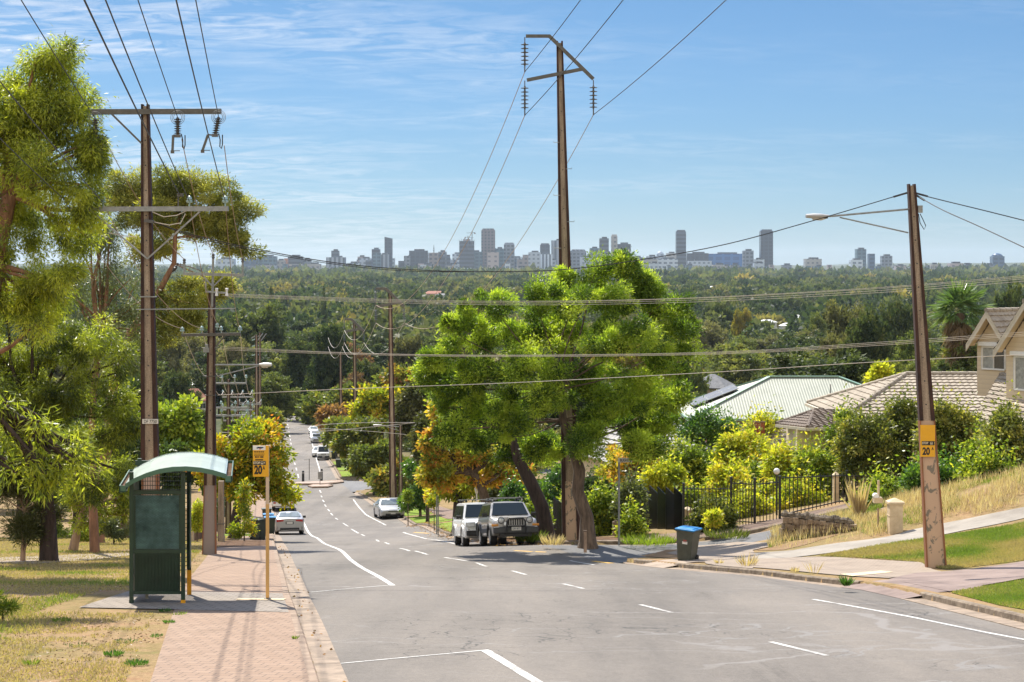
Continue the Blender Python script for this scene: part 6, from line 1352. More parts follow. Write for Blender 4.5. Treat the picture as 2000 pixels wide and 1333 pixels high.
part(t, 'post', M['bark_pale'], lambda m: m.box((b.x, b.y, b.z + .35), (.05, .05, .8))); part(t, 'upright', M['sandstone'], lambda m: m.box((b.x + .02, b.y + .05, P(0, 958, 61.5).z), (.07, .05, .65))); part(t, 'box', M['sandstone'], lambda m: m.box(tuple(P(1714, 977, 61.5)), (.28, .3, .18))); part(t, 'box_roof', M['sign_white'], lambda m: m.lathe([(.09, -.13), (.1, 0), (.09, .13)], P(1710, 969, 61.5), 10, 0, 'Y'))
M['reed'] = pm('dry reed heads', (.42, .27, .16), .9, var=.3)
tuft(1676, 1012, .14, 1.5, 70, 'straw', 'tall dry brown reeds in front of the black fence', .4, 'reeds', None, .12)
# left side: pickets, gate pillar, hedge, low walls
b = on(385, 84); t = empty('picket_fence', b, 'brown timber picket fence beyond the second stobie pole', 'fence'); A3 = on(378, 83); C3 = on(401, 96)
M['paling'] = pm('weathered brown paling', (.13, .09, .075), .9, var=.35, scale=6, stretch=(1, 1, .2))
for k in range(22): p = A3.lerp(C3, k / 21); h = 1.45 + .12 * math.cos(k * .9); part(t, 'paling', M['paling'], lambda m, p=p, h=h: m.box((p.x, p.y, G(p.x, p.y) + h / 2), (.11, .03, h)))
part(t, 'rail', M['paling'], lambda m: m.bar(A3 + Vector((0, .04, 1.1)), C3 + Vector((0, .04, 1.1)), .06))
b = on(369, 82); t = empty('gate_pillar', b, 'stone gate pillar in the creeper left of the brown pickets', 'pillar', 'sandstone pillars'); part(t, 'shaft', M['sandstone'], lambda m: m.box((b.x, 82, b.z + .7), (.4, .4, 1.5))); part(t, 'cap', M['sandstone'], lambda m: m.box((b.x, 82, b.z + 1.5), (.5, .5, .1)))
T('hedge', 'tall clipped dark hedge along the far left footpath', 118, [(425, 985, 14, 30, 0), (428, 1000, 16, 28, -6), (420, 980, 12, 26, 8), (424, 1005, 14, 22, 4)], [(424, 1040, 2), (424, 990, 1.5)], 'dense', 'bark', dict(ROUND, L=.16, W=.09), dens=3, cr=.4, per=60)
def wall_seg(label, px0, px1, d, h, mat, name='garden_wall'):
    a = on(px0, d); c = on(px1, d); t = empty(name, a, label, 'wall'); part(t, 'wall', M[mat], lambda m: m.bar(a + Vector((0, 0, h / 2 - .1)), c + Vector((0, 0, h / 2 - .1)), .2, h + .2)); part(t, 'coping', M['concrete'], lambda m: m.bar(a + Vector((0, 0, h + .03)), c + Vector((0, 0, h + .03)), .28, .06))
M['brownwall'] = pm('brown rendered wall', (.15, .10, .075), .9, var=.2, scale=2); wall_seg('low brown garden wall behind the bushes left of the shelter', 150, 260, 92, .75, 'brownwall'); wall_seg('brown garden wall behind the picket fence', 378, 402, 104, 1.4, 'brownwall')
b = on(432, 80); t = empty('timber_post', b, 'grey timber guard post strapped beside the autumn tree trunk', 'post'); part(t, 'post', M['core'], lambda m: m.box((b.x, 80, b.z + 1.3), (.27, .27, 2.7), top=.8)); part(t, 'strap', M['galv_dark'], lambda m: m.box((b.x, 80, b.z + .8), (.29, .29, .04)))
# a magpie on the gum branch
v = P(342, 528, 72); t = empty('magpie', v, 'small black and white magpie perched on the gum branch', 'bird'); m = MB(); m.lathe([(.005, -.20), (.035, -.15), (.07, -.05), (.075, .03), (.045, .10), (.001, .15)], (0, 0, 0), 10); q = Matrix.Rotation(R(35), 3, 'Y'); m.V = [tuple(q @ Vector(x) + v + Vector((0, 0, .08))) for x in m.V]
m.lathe([(.001, -.05), (.045, -.02), (.05, .02), (.001, .055)], v + Vector((.1, 0, .24)), 10); m.add([v + Vector((.14, -.012, .25)), v + Vector((.14, .012, .25)), v + Vector((.2, 0, .24)), v + Vector((.14, 0, .225))], [(0, 1, 2), (0, 2, 3), (1, 3, 2)]); m.tube([v + Vector((.0, .02, .02)), v + Vector((0, .02, -.06))], .008, 4); m.tube([v + Vector((.0, -.02, .02)), v + Vector((0, -.02, -.06))], .008, 4); m.build('body', M['wire'], t, 60); part(t, 'wing_patch', M['sign_white'], lambda m: m.lathe([(.001, -.03), (.04, 0), (.001, .03)], v + Vector((0, -.065, .1)), 8)); part(t, 'branch_perch', M['bark_red'], lambda m: m.tube([P(300, 548, 73), P(330, 537, 72.3), P(345, 534, 72), P(372, 527, 71.5)], .05, 6)) if False else None
# ================================================================== cars
def paint(name, c, metal=.0, rough=.35): 
    m = pm(name, c, rough, metal, var=.05, scale=2, coat=.6); return m
M['silver'] = paint('silver car paint', (.36, .36, .355), .2); M['silver_warm'] = paint('pale silver car paint', (.40, .385, .36), .15); M['white_car'] = paint('white car paint', (.74, .74, .72)); M['grey_car'] = paint('grey car paint', (.20, .21, .22), .3); M['navy_car'] = paint('dark blue car paint', (.03, .04, .07), .2); M['black_car'] = paint('black car paint', (.015, .015, .017), .1)
M['car_glass'] = pm('tinted car glass', (.02, .026, .028), .08, 0, var=0, spec=.32); M['glass_painted_sheen'] = pm('car glass with painted reflection', (.16, .185, .18), .08, .1, var=.3, scale=2, spec=.6)  # second glass: reflected sky brightness painted into its base colour
M['trim'] = pm('dark grey plastic trim', (.045, .047, .05), .6, var=.15); M['blacktrim'] = pm('black trim', (.010, .010, .011), .5, var=0); M['rim'] = pm('alloy rim', (.38, .38, .38), .35, .6, var=.1); M['chrome'] = pm('bright metal', (.6, .6, .6), .2, .8, var=0)
M['headlight'] = pm('clear headlight', (.55, .57, .58), .12, .3, var=.3, scale=12, spec=.8); M['taillight'] = pm('red tail light', (.36, .012, .012), .25, var=.1); M['amber'] = pm('amber indicator', (.62, .24, .01), .3, var=.1); M['plate'] = pm('white number plate face', (.58, .57, .54), .5, var=.05)
def lerp_tab(tab, y): ys = [p[0] for p in tab]; return float(np.interp(-y, [-q for q in ys], [p[1] for p in tab]))
def car(name, label, px, d, rz, s, group='cars parked along the street', side=None):
    """s: L W H, top profile (y front->rear, z), cabin (y,z) points, wheels; built at the origin, nose towards +Y"""
    b = on(px, d); t = empty(name, (0, 0, 0), label, s.get('cat', 'car'), group)
    L, W, H = s['L'], s['W'], s['H']; pc = s['paint']; wr = s['wr']; ya, yb = s['axles']; zc = s.get('clear', .2)
    N = 60; ys = np.linspace(L / 2, -L / 2, N); V = []; Fc = []
    for y in ys:
        e = min(L / 2 - abs(y), .35) / .35; k = (.90 + .10 * math.sqrt(max(0, 1 - (1 - e) ** 2))); hw = W / 2 * k
        zt = lerp_tab(s['top'], y); zb = zc + .10 * (1 - e)
        for yw in (ya, yb):
            q = (wr * 1.16) ** 2 - (y - yw) ** 2
            if q > 0: zb = max(zb, wr + math.sqrt(q))
        zb = min(zb, zt - .12); zm = zb + (zt - zb) * .55
        half = [(0, zb), (hw * .93, zb), (hw * .985, zb + .05), (hw, zm), (hw * .985, zt - .10), (hw * .93, zt - .025), (hw * .82, zt), (0, zt + .02)]
        V.append([(x, y, z) for x, z in half] + [(-x, y, z) for x, z in half[-2:0:-1]])
    m = MB(); n = len(V[0]); m.V = [p for r in V for p in r]
    for i in range(N - 1):
        for k in range(n): Fc.append((i * n + k, (i + 1) * n + k, (i + 1) * n + (k + 1) % n, i * n + (k + 1) % n))
    Fc += [tuple(range(n)), tuple(range((N - 1) * n, N * n))[::-1]]; m.F = Fc; m.M = [0] * len(Fc)
    # cabin
    yA, zA = s['cab'][0]; yB, zB = s['cab'][1]; yC, zC = s['cab'][2]; yD, zD = s['cab'][3]
    hb = W / 2 * s.get('hb', .93); ht = W / 2 * s.get('ht', .76)
    def cs(y, z0, z1, f): # section with fraction f of full height
        h1 = hb + (ht - hb) * f; return [(hb, y, z0), (h1, y, z1 - .04 * f), (h1 - .09, y, z1), (0, y, z1 + .025 * f), (-h1 + .09, y, z1), (-h1, y, z1 - .04 * f), (-hb, y, z0)]
    zz = min(zA, zD) - .06
    secs = [cs(yA, zz, zA, 0), cs(yB, zz, zB, 1), cs((yB + yC) / 2, zz, max(zB, zC) + .015, 1), cs(yC, zz, zC, 1), cs(yD, zz, zD, s.get('rearf', 0))]
    bcb = len(m.V); m.V += [p for r in secs for p in r]
    for i in range(4):
        for k in range(6): m.F.append((bcb + i * 7 + k, bcb + (i + 1) * 7 + k, bcb + (i + 1) * 7 + k + 1, bcb + i * 7 + k + 1)); m.M.append(0)
    m.F.append(tuple(bcb + 28 + k for k in range(7))[::-1]); m.M.append(0)
    m.build('body', M[pc], t, smooth=38)
    # glass set just proud of the cabin
    def pane(nm, q, mat='car_glass', off=.008):
        q = [Vector(p) for p in q]; nn = nz((q[1] - q[0]).cross(q[2] - q[0])); c = sum(q, Vector()) / 4
        if nn.dot(c - Vector((0, (yB + yC) / 2, zB - .5))) < 0: nn = -nn
        g = MB(); g.slab([p + nn * off for p in q], nn * .004); return g.build(nm, M[mat], t)
    def lv(a, b_, f): return tuple(a[i] + (b_[i] - a[i]) * f for i in range(3))
    fa = [(-hb, yA, zA), (hb, yA, zA)]; fb = [(ht - .02, yB, zB - .01), (-ht + .02, yB, zB - .01)]
    def inset(q, mx, m0, m1):
        a, b_, c, d_ = q; l0 = lv(a, d_, m0); r0 = lv(b_, c, m0); l1 = lv(a, d_, m1); r1 = lv(b_, c, m1); return [lv(l0, r0, mx), lv(l0, r0, 1 - mx), lv(l1, r1, 1 - mx), lv(l1, r1, mx)]
    pane('windscreen', inset(fa + fb, .05, .08, .93), s.get('wsm', 'car_glass'), .02)
    rf = s.get('rearf', 0); hr = hb + (ht - hb) * rf
    pane('rear_window', inset([(hr if rf else hb, yD, zD if not rf else zD), (-hr if rf else -hb, yD, zD), (-ht + .02, yC, zC - .01), (ht - .02, yC, zC - .01)], .07, .1 if not rf else .12, .9), s.get('rwm', 'car_glass'), .02) if not rf else pane('rear_window', [(hb * .86, yD - .01, zz + .12), (-hb * .86, yD - .01, zz + .12), (-ht * .9, yD - .01, zD - .1), (ht * .9, yD - .01, zD - .1)])
    zs = zz + .09
    for sg in (-1, 1):
        def sp(y, f): x = hb + (ht - hb) * f; return (sg * (x + .002), y, zs + (H - .10 - zs) * f)
        yaw = yA + (yB - yA) * .28; ybw = yB - .05; yc2 = yC + .02; yd2 = yC + (yD - yC) * .62 if not rf else yD + .12; ym = (yB + yC) / 2 + .05
        fp0 = .92; pane('side_window', [sp(yaw, .05), sp(ym + .04, .05), sp(ym + .04, fp0), sp(ybw, fp0)], off=.012); pane('side_window', [sp(ym - .04, .05), sp(yd2, .05), sp(yc2 if not rf else yd2 + .03, fp0), sp(ym - .04, fp0)], off=.012)
        mm = MB(); mm.box((sg * (W / 2 + .09), yA - .28, zz + .14), (.2, .1, .15)); mm.bar((sg * (W / 2 - .08), yA - .28, zz + .1), (sg * (W / 2 + .05), yA - .28, zz + .12), .05); mm.build('mirror', M[s.get('mirror', pc)], t, bevel=.02)
    um = MB(); um.box((0, 0, zc + .16), (W * .74, L * .92, .2)); um.build('underbody', M['blacktrim'], t)
    for yw in (ya, yb):
        for sg in (-1, 1):
            wm = MB(); tw = s.get('tw', .21); x = sg * (W / 2 - tw / 2 - .01); wm.lathe([(wr * .62, -tw / 2), (wr * .93, -tw / 2), (wr, -tw * .36), (wr, tw * .36), (wr * .93, tw / 2), (wr * .62, tw / 2)], (x, yw, wr), 24, 0, 'X'); wo = wm.build('wheel', M['tyre'], t, smooth=40)
            r = MB(); r.lathe([(.03, .02 * sg), (.05, 0), (wr * .6, -.01 * sg), (wr * .64, .012 * sg)], (sg * (W / 2 - .002), yw, wr), 16, 0, 'X'); r.build('rim', M['rim'], wo, smooth=30)
    s['extra'](t, s)
    t.location = b; t.rotation_euler = (s.get('pitch', 0), 0, rz)
    # sit on the road slope
    fw = Vector((-math.sin(rz), math.cos(rz), 0)); sl_ = (G(b.x + fw.x * 1.3, b.y + fw.y * 1.3) - G(b.x - fw.x * 1.3, b.y - fw.y * 1.3)) / 2.6
    e = Matrix.Rotation(rz, 4, 'Z') @ Matrix.Rotation(math.atan(sl_), 4, 'X'); t.rotation_euler = e.to_euler()
    if side: t.location.x = side
    t.location.z = G(t.location.x, b.y) + ROADZ + .01
    return t
def pb(t, name, mat, c, dims, bevel=0, parent=None, **k): m = MB(); m.box(c, dims, **k); return m.build(name, M[mat], parent or t, bevel=bevel)
def fr(t, name, mat, fn, sm=None): m = MB(); fn(m); return m.build(name, M[mat], t, sm)
# the grey four wheel drive with round lamps and seven slots
def jeep_x(t, s):
    L, W = s['L'], s['W']; yf = L / 2
    pb(t, 'grille_panel', s['paint'], (0, yf + .012, .90), (1.02, .05, .36), .03)
    for k in range(7): pb(t, 'grille_slot', 'blacktrim', (-.27 + .09 * k, yf + .04, .90), (.052, .02, .27), .012)
    for sg in (-1, 1):
        fr(t, 'headlight', 'headlight', lambda m: m.lathe([(.001, .06), (.085, .055), (.112, .03), (.115, 0)], (sg * .56, yf + .01, .96), 18, 0, 'Y'), 40); fr(t, 'headlight_ring', 'trim', lambda m: m.lathe([(.115, .035), (.135, .03), (.135, 0)], (sg * .56, yf + .01, .96), 18, 0, 'Y'), 40)
        fr(t, 'fog_lamp', 'headlight', lambda m: m.lathe([(.001, .05), (.075, .04), (.08, 0)], (sg * .40, yf + .16, .80), 14, 0, 'Y'), 40)
        pb(t, 'indicator', 'amber', (sg * .80, yf - .02, .77), (.26, .1, .085), .01)
        for yw in s['axles']:
            def flare(m):
                for k in range(14):
                    a0 = math.pi * k / 13 - .0; a1 = math.pi * (k + 1) / 13
                    if k == 13: break
                    r0, r1 = s['wr'] * 1.12, s['wr'] * 1.36; q = [(r0, a0), (r1, a0), (r1, a1), (r0, a1)]
                    m.slab([(sg * (W / 2 + .055), yw + math.cos(a) * r, s['wr'] + math.sin(a) * r) for r, a in q], (-sg * .16, 0, 0))
            fr(t, 'wheel_flare', 'trim', flare)
        pb(t, 'side_moulding', 'trim', (sg * (W / 2 + .01), 0, .58), (.03, 1.5, .16), .01)
    pb(t, 'bumper', 'trim', (0, yf + .07, .58), (W * .99, .22, .26), .05); pb(t, 'skid_plate', 'blacktrim', (0, yf - .02, .40), (W * .7, .15, .16))
    pb(t, 'number_plate', 'plate', (0, yf + .23, .625), (.37, .015, .13)); text('S281-BTT', .10, (0, yf + .24, .625), M['navy_car'], t, rot=(R(90), 0, R(180)), sx=.78, bold=.002)
    fr(t, 'bull_bar', 'blacktrim', lambda m: (m.tube([(-.38, yf + .20, .45), (-.36, yf + .22, .9), (-.28, yf + .2, 1.02), (.28, yf + .2, 1.02), (.36, yf + .22, .9), (.38, yf + .20, .45)], .035, 8), m.tube([(-.4, yf + .2, .72), (.4, yf + .2, .72)], .03, 8)), 60)
    fr(t, 'roof_rail', 'trim', lambda m: [m.tube([(sg * .60, .35, 1.74), (sg * .6, .25, 1.81), (sg * .6, -1.4, 1.81), (sg * .6, -1.5, 1.74)], .025, 6) for sg in (-1, 1)])
    for y in (.15, -.9): pb(t, 'roof_bar', 'galv', (0, y, 1.88), (1.32, .09, .035)); pb(t, 'roof_bar_foot', 'blacktrim', (.58, y, 1.83), (.06, .1, .08)); pb(t, 'roof_bar_foot', 'blacktrim', (-.58, y, 1.83), (.06, .1, .08))
    fr(t, 'wiper', 'blacktrim', lambda m: (m.bar((-.5, s['cab'][0][0] - .06, s['cab'][0][1] + .06), (.1, s['cab'][0][0] - .02, s['cab'][0][1] + .04), .02), m.bar((.05, s['cab'][0][0] - .06, s['cab'][0][1] + .06), (.62, s['cab'][0][0] - .02, s['cab'][0][1] + .04), .02)))
    pb(t, 'dash_top', 'blacktrim', (0, s['cab'][0][0] - .45, s['cab'][0][1] - .02), (1.3, .4, .05))
JEEP = dict(L=4.35, W=1.78, H=1.74, paint='silver_warm', top=[(2.2, .86), (2.05, 1.02), (1.7, 1.06), (.98, 1.13), (-2.0, 1.12), (-2.2, 1.0)], cab=[(1.0, 1.12), (.42, 1.70), (-1.9, 1.72), (-2.12, 1.15)], axles=(1.32, -1.32), wr=.37, tw=.25, clear=.36, ht=.74, hb=.93, mirror='blacktrim', extra=jeep_x)
car('four_wheel_drive', 'grey silver four wheel drive with round headlights and bull bar parked under the jacaranda', 985, 73.6, R(180) + math.atan(.165), JEEP, side=-.20)
def suv_x(t, s):
    L, W = s['L'], s['W']; yf = L / 2
    for sg in (-1, 1):
        pb(t, 'headlight', 'headlight', (sg * .70, yf - .06, .95), (.42, .16, .24), .04)
        fr(t, 'bar_brace', 'blacktrim', lambda m: m.tube([(sg * .86, yf - .1, .78), (sg * .5, yf + .25, .55)], .035, 6)); pb(t, 'side_step', 'chrome', (sg * (W / 2 + .02), .2, .45), (.14, 1.7, .05), .01)
        for yw in s['axles']:
            def flare(m):
                for k in range(13):
                    a0 = math.pi * k / 13; a1 = math.pi * (k + 1) / 13; r0, r1 = s['wr'] * 1.12, s['wr'] * 1.30; m.slab([(sg * (W / 2 + .04), yw + math.cos(a) * r, s['wr'] + math.sin(a) * r) for r, a in ((r0, a0), (r1, a0), (r1, a1), (r0, a1))], (-sg * .12, 0, 0))
            fr(t, 'wheel_flare', 'white_car', flare)
    pb(t, 'grille', 'blacktrim', (0, yf + .01, .93), (.86, .06, .22), .02); pb(t, 'grille_bar', 'galv', (0, yf + .045, .98), (.7, .02, .02))
    pb(t, 'bull_bar', 'blacktrim', (0, yf + .16, .60), (W * .96, .28, .26), .05); fr(t, 'bull_bar_hoop', 'blacktrim', lambda m: m.tube([(-.5, yf + .24, .62), (-.47, yf + .24, 1.0), (-.36, yf + .24, 1.08), (.36, yf + .24, 1.08), (.47, yf + .24, 1.0), (.5, yf + .24, .62)], .035, 8), 60)
    pb(t, 'recovery_tag', 'taillight', (.1, yf + .32, .62), (.12, .03, .14)); pb(t, 'number_plate', 'plate', (.1, yf + .315, .50), (.37, .015, .12))
    for y in (.35, -.8, -1.7): pb(t, 'roof_bar', 'galv', (0, y, 2.0), (1.45, .08, .035)); pb(t, 'roof_bar_foot', 'blacktrim', (.62, y, 1.94), (.06, .1, .1)); pb(t, 'roof_bar_foot', 'blacktrim', (-.62, y, 1.94), (.06, .1, .1))
SUV = dict(L=4.9, W=1.90, H=1.88, paint='white_car', top=[(2.45, .95), (2.3, 1.08), (1.9, 1.13), (1.2, 1.17), (-2.3, 1.15), (-2.45, 1.0)], cab=[(1.22, 1.17), (.62, 1.84), (-2.15, 1.85), (-2.40, 1.2)], axles=(1.42, -1.38), wr=.41, tw=.27, clear=.36, ht=.77, hb=.94, mirror='blacktrim', extra=suv_x)
car('four_wheel_drive', 'white four wheel drive with black bull bar and roof bars parked behind the grey one', 930, 81.5, R(180) + math.atan(.15), SUV, side=-1.42)
def sedan_front(t, s):
    L, W = s['L'], s['W']; yf = L / 2
    for sg in (-1, 1):
        m = MB(); m.slab([(sg * .88, yf - .42, .80), (sg * .42, yf - .05, .66), (sg * .46, yf - .08, .56), (sg * .86, yf - .24, .64)], (0, .05, 0)); m.build('headlight', M['headlight'], t); pb(t, 'fog_lamp', 'headlight', (sg * .68, yf - .03, .36), (.12, .06, .09), .01)
    pb(t, 'grille', 'blacktrim', (0, yf - .005, .60), (.72, .04, .09), .01); pb(t, 'air_intake', 'blacktrim', (0, yf - .005, .33), (1.15, .04, .18), .03); pb(t, 'number_plate', 'plate', (0, yf + .02, .42), (.37, .02, .11)); pb(t, 'badge_bar', 'chrome', (0, yf + .02, .605), (.6, .02, .015))
SEDAN = dict(L=4.95, W=1.87, H=1.45, paint='silver', top=[(2.47, .62), (2.3, .76), (1.9, .86), (1.0, .96), (-1.5, 1.0), (-2.2, 1.04), (-2.47, .9)], cab=[(1.0, .97), (.25, 1.41), (-.95, 1.42), (-1.75, 1.03)], axles=(1.48, -1.4), wr=.335, tw=.23, clear=.20, ht=.70, hb=.93, extra=sedan_front, wsm='glass_painted_sheen')
car('sedan', 'silver sedan facing the camera parked by the right kerb past the white four wheel drive', 759, 142., R(180) + math.atan(.21), SEDAN)
def corolla_x(t, s):
    L, W = s['L'], s['W']; yr = -L / 2
    for sg in (-1, 1):
        m = MB(); m.slab([(sg * .80, yr - .015, .94), (sg * .36, yr - .015, .93), (sg * .40, yr - .015, .84), (sg * .80, yr - .015, .80)], (0, .05, 0)); m.slab([(sg * .80, yr - .015, .94), (sg * .80, yr - .015, .80), (sg * .885, yr + .22, .82), (sg * .885, yr + .22, .95)], (-sg * .03, .02, 0)); m.build('tail_light', M['taillight'], t); pb(t, 'reflector', 'taillight', (sg * .74, yr + .03, .42), (.05, .06, .14), .01); pb(t, 'bumper_vent', s['paint'], (sg * .78, yr + .03, .42), (.14, .06, .3), .02)
    pb(t, 'diffuser', 'blacktrim', (0, yr + .0, .34), (1.2, .08, .20), .03); pb(t, 'diffuser_bar', 'chrome', (0, yr - .035, .29), (1.1, .02, .02)); pb(t, 'number_plate', 'plate', (0, yr - .0, .74), (.37, .03, .12)); pb(t, 'plate_recess', 'trim', (0, yr + .012, .74), (.5, .03, .17), .01); pb(t, 'boot_line', 'chrome', (0, yr - .0, .87), (.8, .02, .02))
COR = dict(SEDAN, L=4.63, W=1.79, H=1.44, paint='silver', top=[(2.3, .62), (2.1, .80), (1.7, .90), (1.0, .97), (-1.4, 1.02), (-2.1, 1.06), (-2.31, .98)], cab=[(1.05, .98), (.25, 1.40), (-.9, 1.40), (-1.72, 1.05)], axles=(1.36, -1.34), wr=.325, mirror='blacktrim', extra=corolla_x, rwm='glass_painted_sheen', wsm='car_glass')
car('sedan', 'silver sedan seen from behind parked at the left kerb before the junction', 564.5, 117., math.atan(.14), COR)
def ute_x(t, s):
    L, W = s['L'], s['W']; yr = -L / 2
    pb(t, 'tray', 'galv_dark', (0, yr + .95, 1.0), (W * .98, 2.0, .1)); pb(t, 'tail_gate', 'galv', (0, yr + .0, 1.1), (W * .96, .05, .3)); [pb(t, 'tail_light', 'taillight', (sg * .72, yr, .72), (.22, .06, .1)) for sg in (-1, 1)]; pb(t, 'number_plate', 'plate', (0, yr - .02, .66), (.37, .02, .11))
UTE = dict(JEEP, L=5.0, W=1.85, H=1.78, paint='white_car', top=[(2.5, .92), (2.3, 1.05), (1.1, 1.1), (-.4, 1.1), (-.5, .8), (-2.5, .8)], cab=[(1.1, 1.1), (.5, 1.74), (-.35, 1.74), (-.5, 1.05)], axles=(1.5, -1.5), wr=.38, rearf=1, extra=ute_x, cat='utility truck')
car('utility_truck', 'white tray truck half hidden under the gold autumn tree at the left kerb', 553, 155., math.atan(.13), UTE)
def van_x(t, s):
    yf = s['L'] / 2
    for sg in (-1, 1): pb(t, 'headlight', 'headlight', (sg * .62, yf + .0, .88), (.3, .08, .18), .02)
    pb(t, 'bumper', 'trim', (0, yf + .05, .50), (1.66, .18, .32), .03); pb(t, 'grille', 'blacktrim', (0, yf + .01, .86), (.8, .04, .1)); pb(t, 'number_plate', 'plate', (0, yf + .15, .5), (.37, .02, .11)); pb(t, 'lower_grille', 'blacktrim', (0, yf + .145, .36), (1.1, .02, .1))
VAN = dict(L=4.7, W=1.69, H=1.97, paint='white_car', top=[(2.35, .95), (2.25, 1.08), (2.0, 1.12), (-2.25, 1.15), (-2.35, 1.0)], cab=[(2.12, 1.1), (1.45, 1.93), (-2.15, 1.95), (-2.30, 1.2)], axles=(1.35, -1.2), wr=.32, clear=.2, ht=.82, hb=.96, extra=van_x, cat='van')
car('van', 'white delivery van with a dark bumper parked facing up the hill past the roundabout', 631, 258., R(180) + math.atan(.128), VAN)
def plain_x(t, s):
    yf = s['L'] / 2
    for sg in (-1, 1): pb(t, 'headlight', 'headlight', (sg * .64, yf - .06, .66), (.34, .12, .13), .02)
    pb(t, 'grille', 'blacktrim', (0, yf - .0, .55), (.9, .05, .16)); pb(t, 'air_intake', 'blacktrim', (0, yf, .34), (1.1, .05, .12)); pb(t, 'number_plate', 'plate', (0, yf + .03, .44), (.37, .02, .11))
for px, d, col, lb in ((622, 268, 'white_car', 'white car tucked right behind the delivery van'), (617.5, 318, 'white_car', 'white sedan nearest in the far group of parked cars'), (615, 335, 'silver', 'pale silver sedan second in the far group of parked cars'), (612, 356, 'white_car', 'white hatchback last in the far group of parked cars')):
    car('parked_car', lb, px, d, R(180) + math.atan(.125), dict(SEDAN, paint=col, extra=plain_x))
for px, d, lb in ((598, 435, 'tiny white car at the top right of the visible road'), (575, 448, 'tiny dark car coming up the crest of the road')):
    car('parked_car', lb, px, d, R(180) + math.atan(.125), dict(SEDAN, paint='white_car' if px > 580 else 'navy_car', extra=plain_x))
# ================================================================== houses
M['roof_green'] = pm('pale green corrugated iron', (.25, .268, .212), .6, .0, var=.08, scale=1.0, c2=(.285, .303, .242), spec=.4)
M['roof_green_trim'] = pm('green roof capping', (.17, .28, .20), .5, var=.1)
def tile_mat(name, c1, c2, c3):
    m, nt, b = nmat(name); p = nt.nodes.new('ShaderNodeTexCoord').outputs['Object']
    f = noise(nt, 1.4, 9, vec=p, rough=.72); g = noise(nt, 14, 3, vec=p)
    c = ramp(nt, f, [(.34, c1), (.5, c2), (.68, c3)]); c = mix(nt, .5, c, ramp(nt, g, [(.3, (.75, .75, .75)), (.65, (1.2, 1.2, 1.2))]), 'MULTIPLY')
    nt.links.new(c, b.inputs['Base Color']); b.inputs['Roughness'].default_value = .85; return m
M['tile'] = tile_mat('weathered cream grey roof tile', (.215, .175, .13), (.31, .262, .20), (.385, .335, .26)); M['tile_dark'] = tile_mat('dark brown roof tile', (.085, .065, .05), (.14, .105, .08), (.2, .155, .12)); M['tile_grey'] = tile_mat('slate grey roof tile', (.09, .095, .105), (.15, .155, .165), (.2, .2, .21)); M['tile_red'] = tile_mat('red roof tile', (.22, .08, .05), (.3, .115, .075), (.36, .16, .10)); M['tile_pale'] = tile_mat('pale striped roof tile', (.26, .25, .24), (.36, .35, .33), (.46, .44, .42))
M['brick_red'] = paver_mat('red brick wall', (.26, .075, .04), (.32, .10, .055), (.3, .26, .22), .23, .076, 0, .5); M['brick_cream'] = paver_mat('cream brown brick wall', (.34, .22, .13), (.40, .27, .17), (.34, .29, .23), .23, .076, 0, .5)
M['render_cream'] = pm('cream painted wall', (.64, .52, .34), .75, var=.08, scale=2); M['gutter_cream'] = pm('cream gutter', (.56, .49, .37), .45, var=.08); M['white_trim'] = pm('white window trim', (.72, .71, .67), .45, var=.05); M['window'] = pm('window glass', (.04, .05, .055), .05, 0, var=.3, spec=.8); M['curtain'] = pm('pale curtain behind glass', (.30, .30, .27), .3, var=.3, scale=6, spec=.7)
def boards_mat():
    m, nt, b = nmat('cream weatherboard'); s = nt.nodes.new('ShaderNodeSeparateXYZ'); nt.links.new(nt.nodes.new('ShaderNodeTexCoord').outputs['Object'], s.inputs[0])
    fr_ = mth(nt, 'FRACT', mth(nt, 'MULTIPLY', s.outputs['Z'], 5.0)); c = ramp(nt, fr_, [(0, (.34, .26, .17)), (.06, (.62, .50, .34)), (1, (.66, .54, .37))]); nt.links.new(c, b.inputs['Base Color']); b.inputs['Roughness'].default_value = .7
    bump(nt, b, fr_, .5, .02); return m
M['boards'] = boards_mat()
def clipcols(poly, u0, u1):
    """v-range of a convex polygon over a narrow column"""
    def rng_at(u):
        vs = []
        for i in range(len(poly)):
            (a, b), (c, d) = poly[i], poly[(i + 1) % len(poly)]
            if (a - u) * (c - u) <= 0 and a != c: vs.append(b + (d - b) * (u - a) / (c - a))
        return (min(vs), max(vs)) if vs else None
    return rng_at(u0), rng_at(u1)
def frame_of(pts):
    """roof plane axes: u along the eave (first edge), v up the slope"""
    p0, p1 = Vector(pts[0]), Vector(pts[1]); u = nz(p1 - p0); n = nz((p1 - p0).cross(Vector(pts[2]) - p0))
    if n.z < 0: n = -n
    v = n.cross(u); 
    if v.z < 0: v = -v
    return p0, u, v, n
def iron(mb, pts, pitch=.19):
    o, u, v, n = frame_of(pts); poly = [((Vector(p) - o).dot(u), (Vector(p) - o).dot(v)) for p in pts]
    us = [q[0] for q in poly]; a = min(us) + 1e-4; st = pitch / 4; k = 0
    H = (0, .012, .012, 0)
    while a < max(us) - 1e-4:
        b = min(a + st, max(us) - 1e-4); r0, r1 = clipcols(poly, a, b)
        if r0 and r1:
            h0, h1 = H[k % 4], H[(k + 1) % 4]; f = lambda uu, vv, hh: o + u * uu + v * vv + n * hh
            mb.add([f(a, r0[0], h0), f(b, r1[0], h1), f(b, r1[1], h1), f(a, r0[1], h0)], [(0, 1, 2, 3)])
        a = b; k += 1
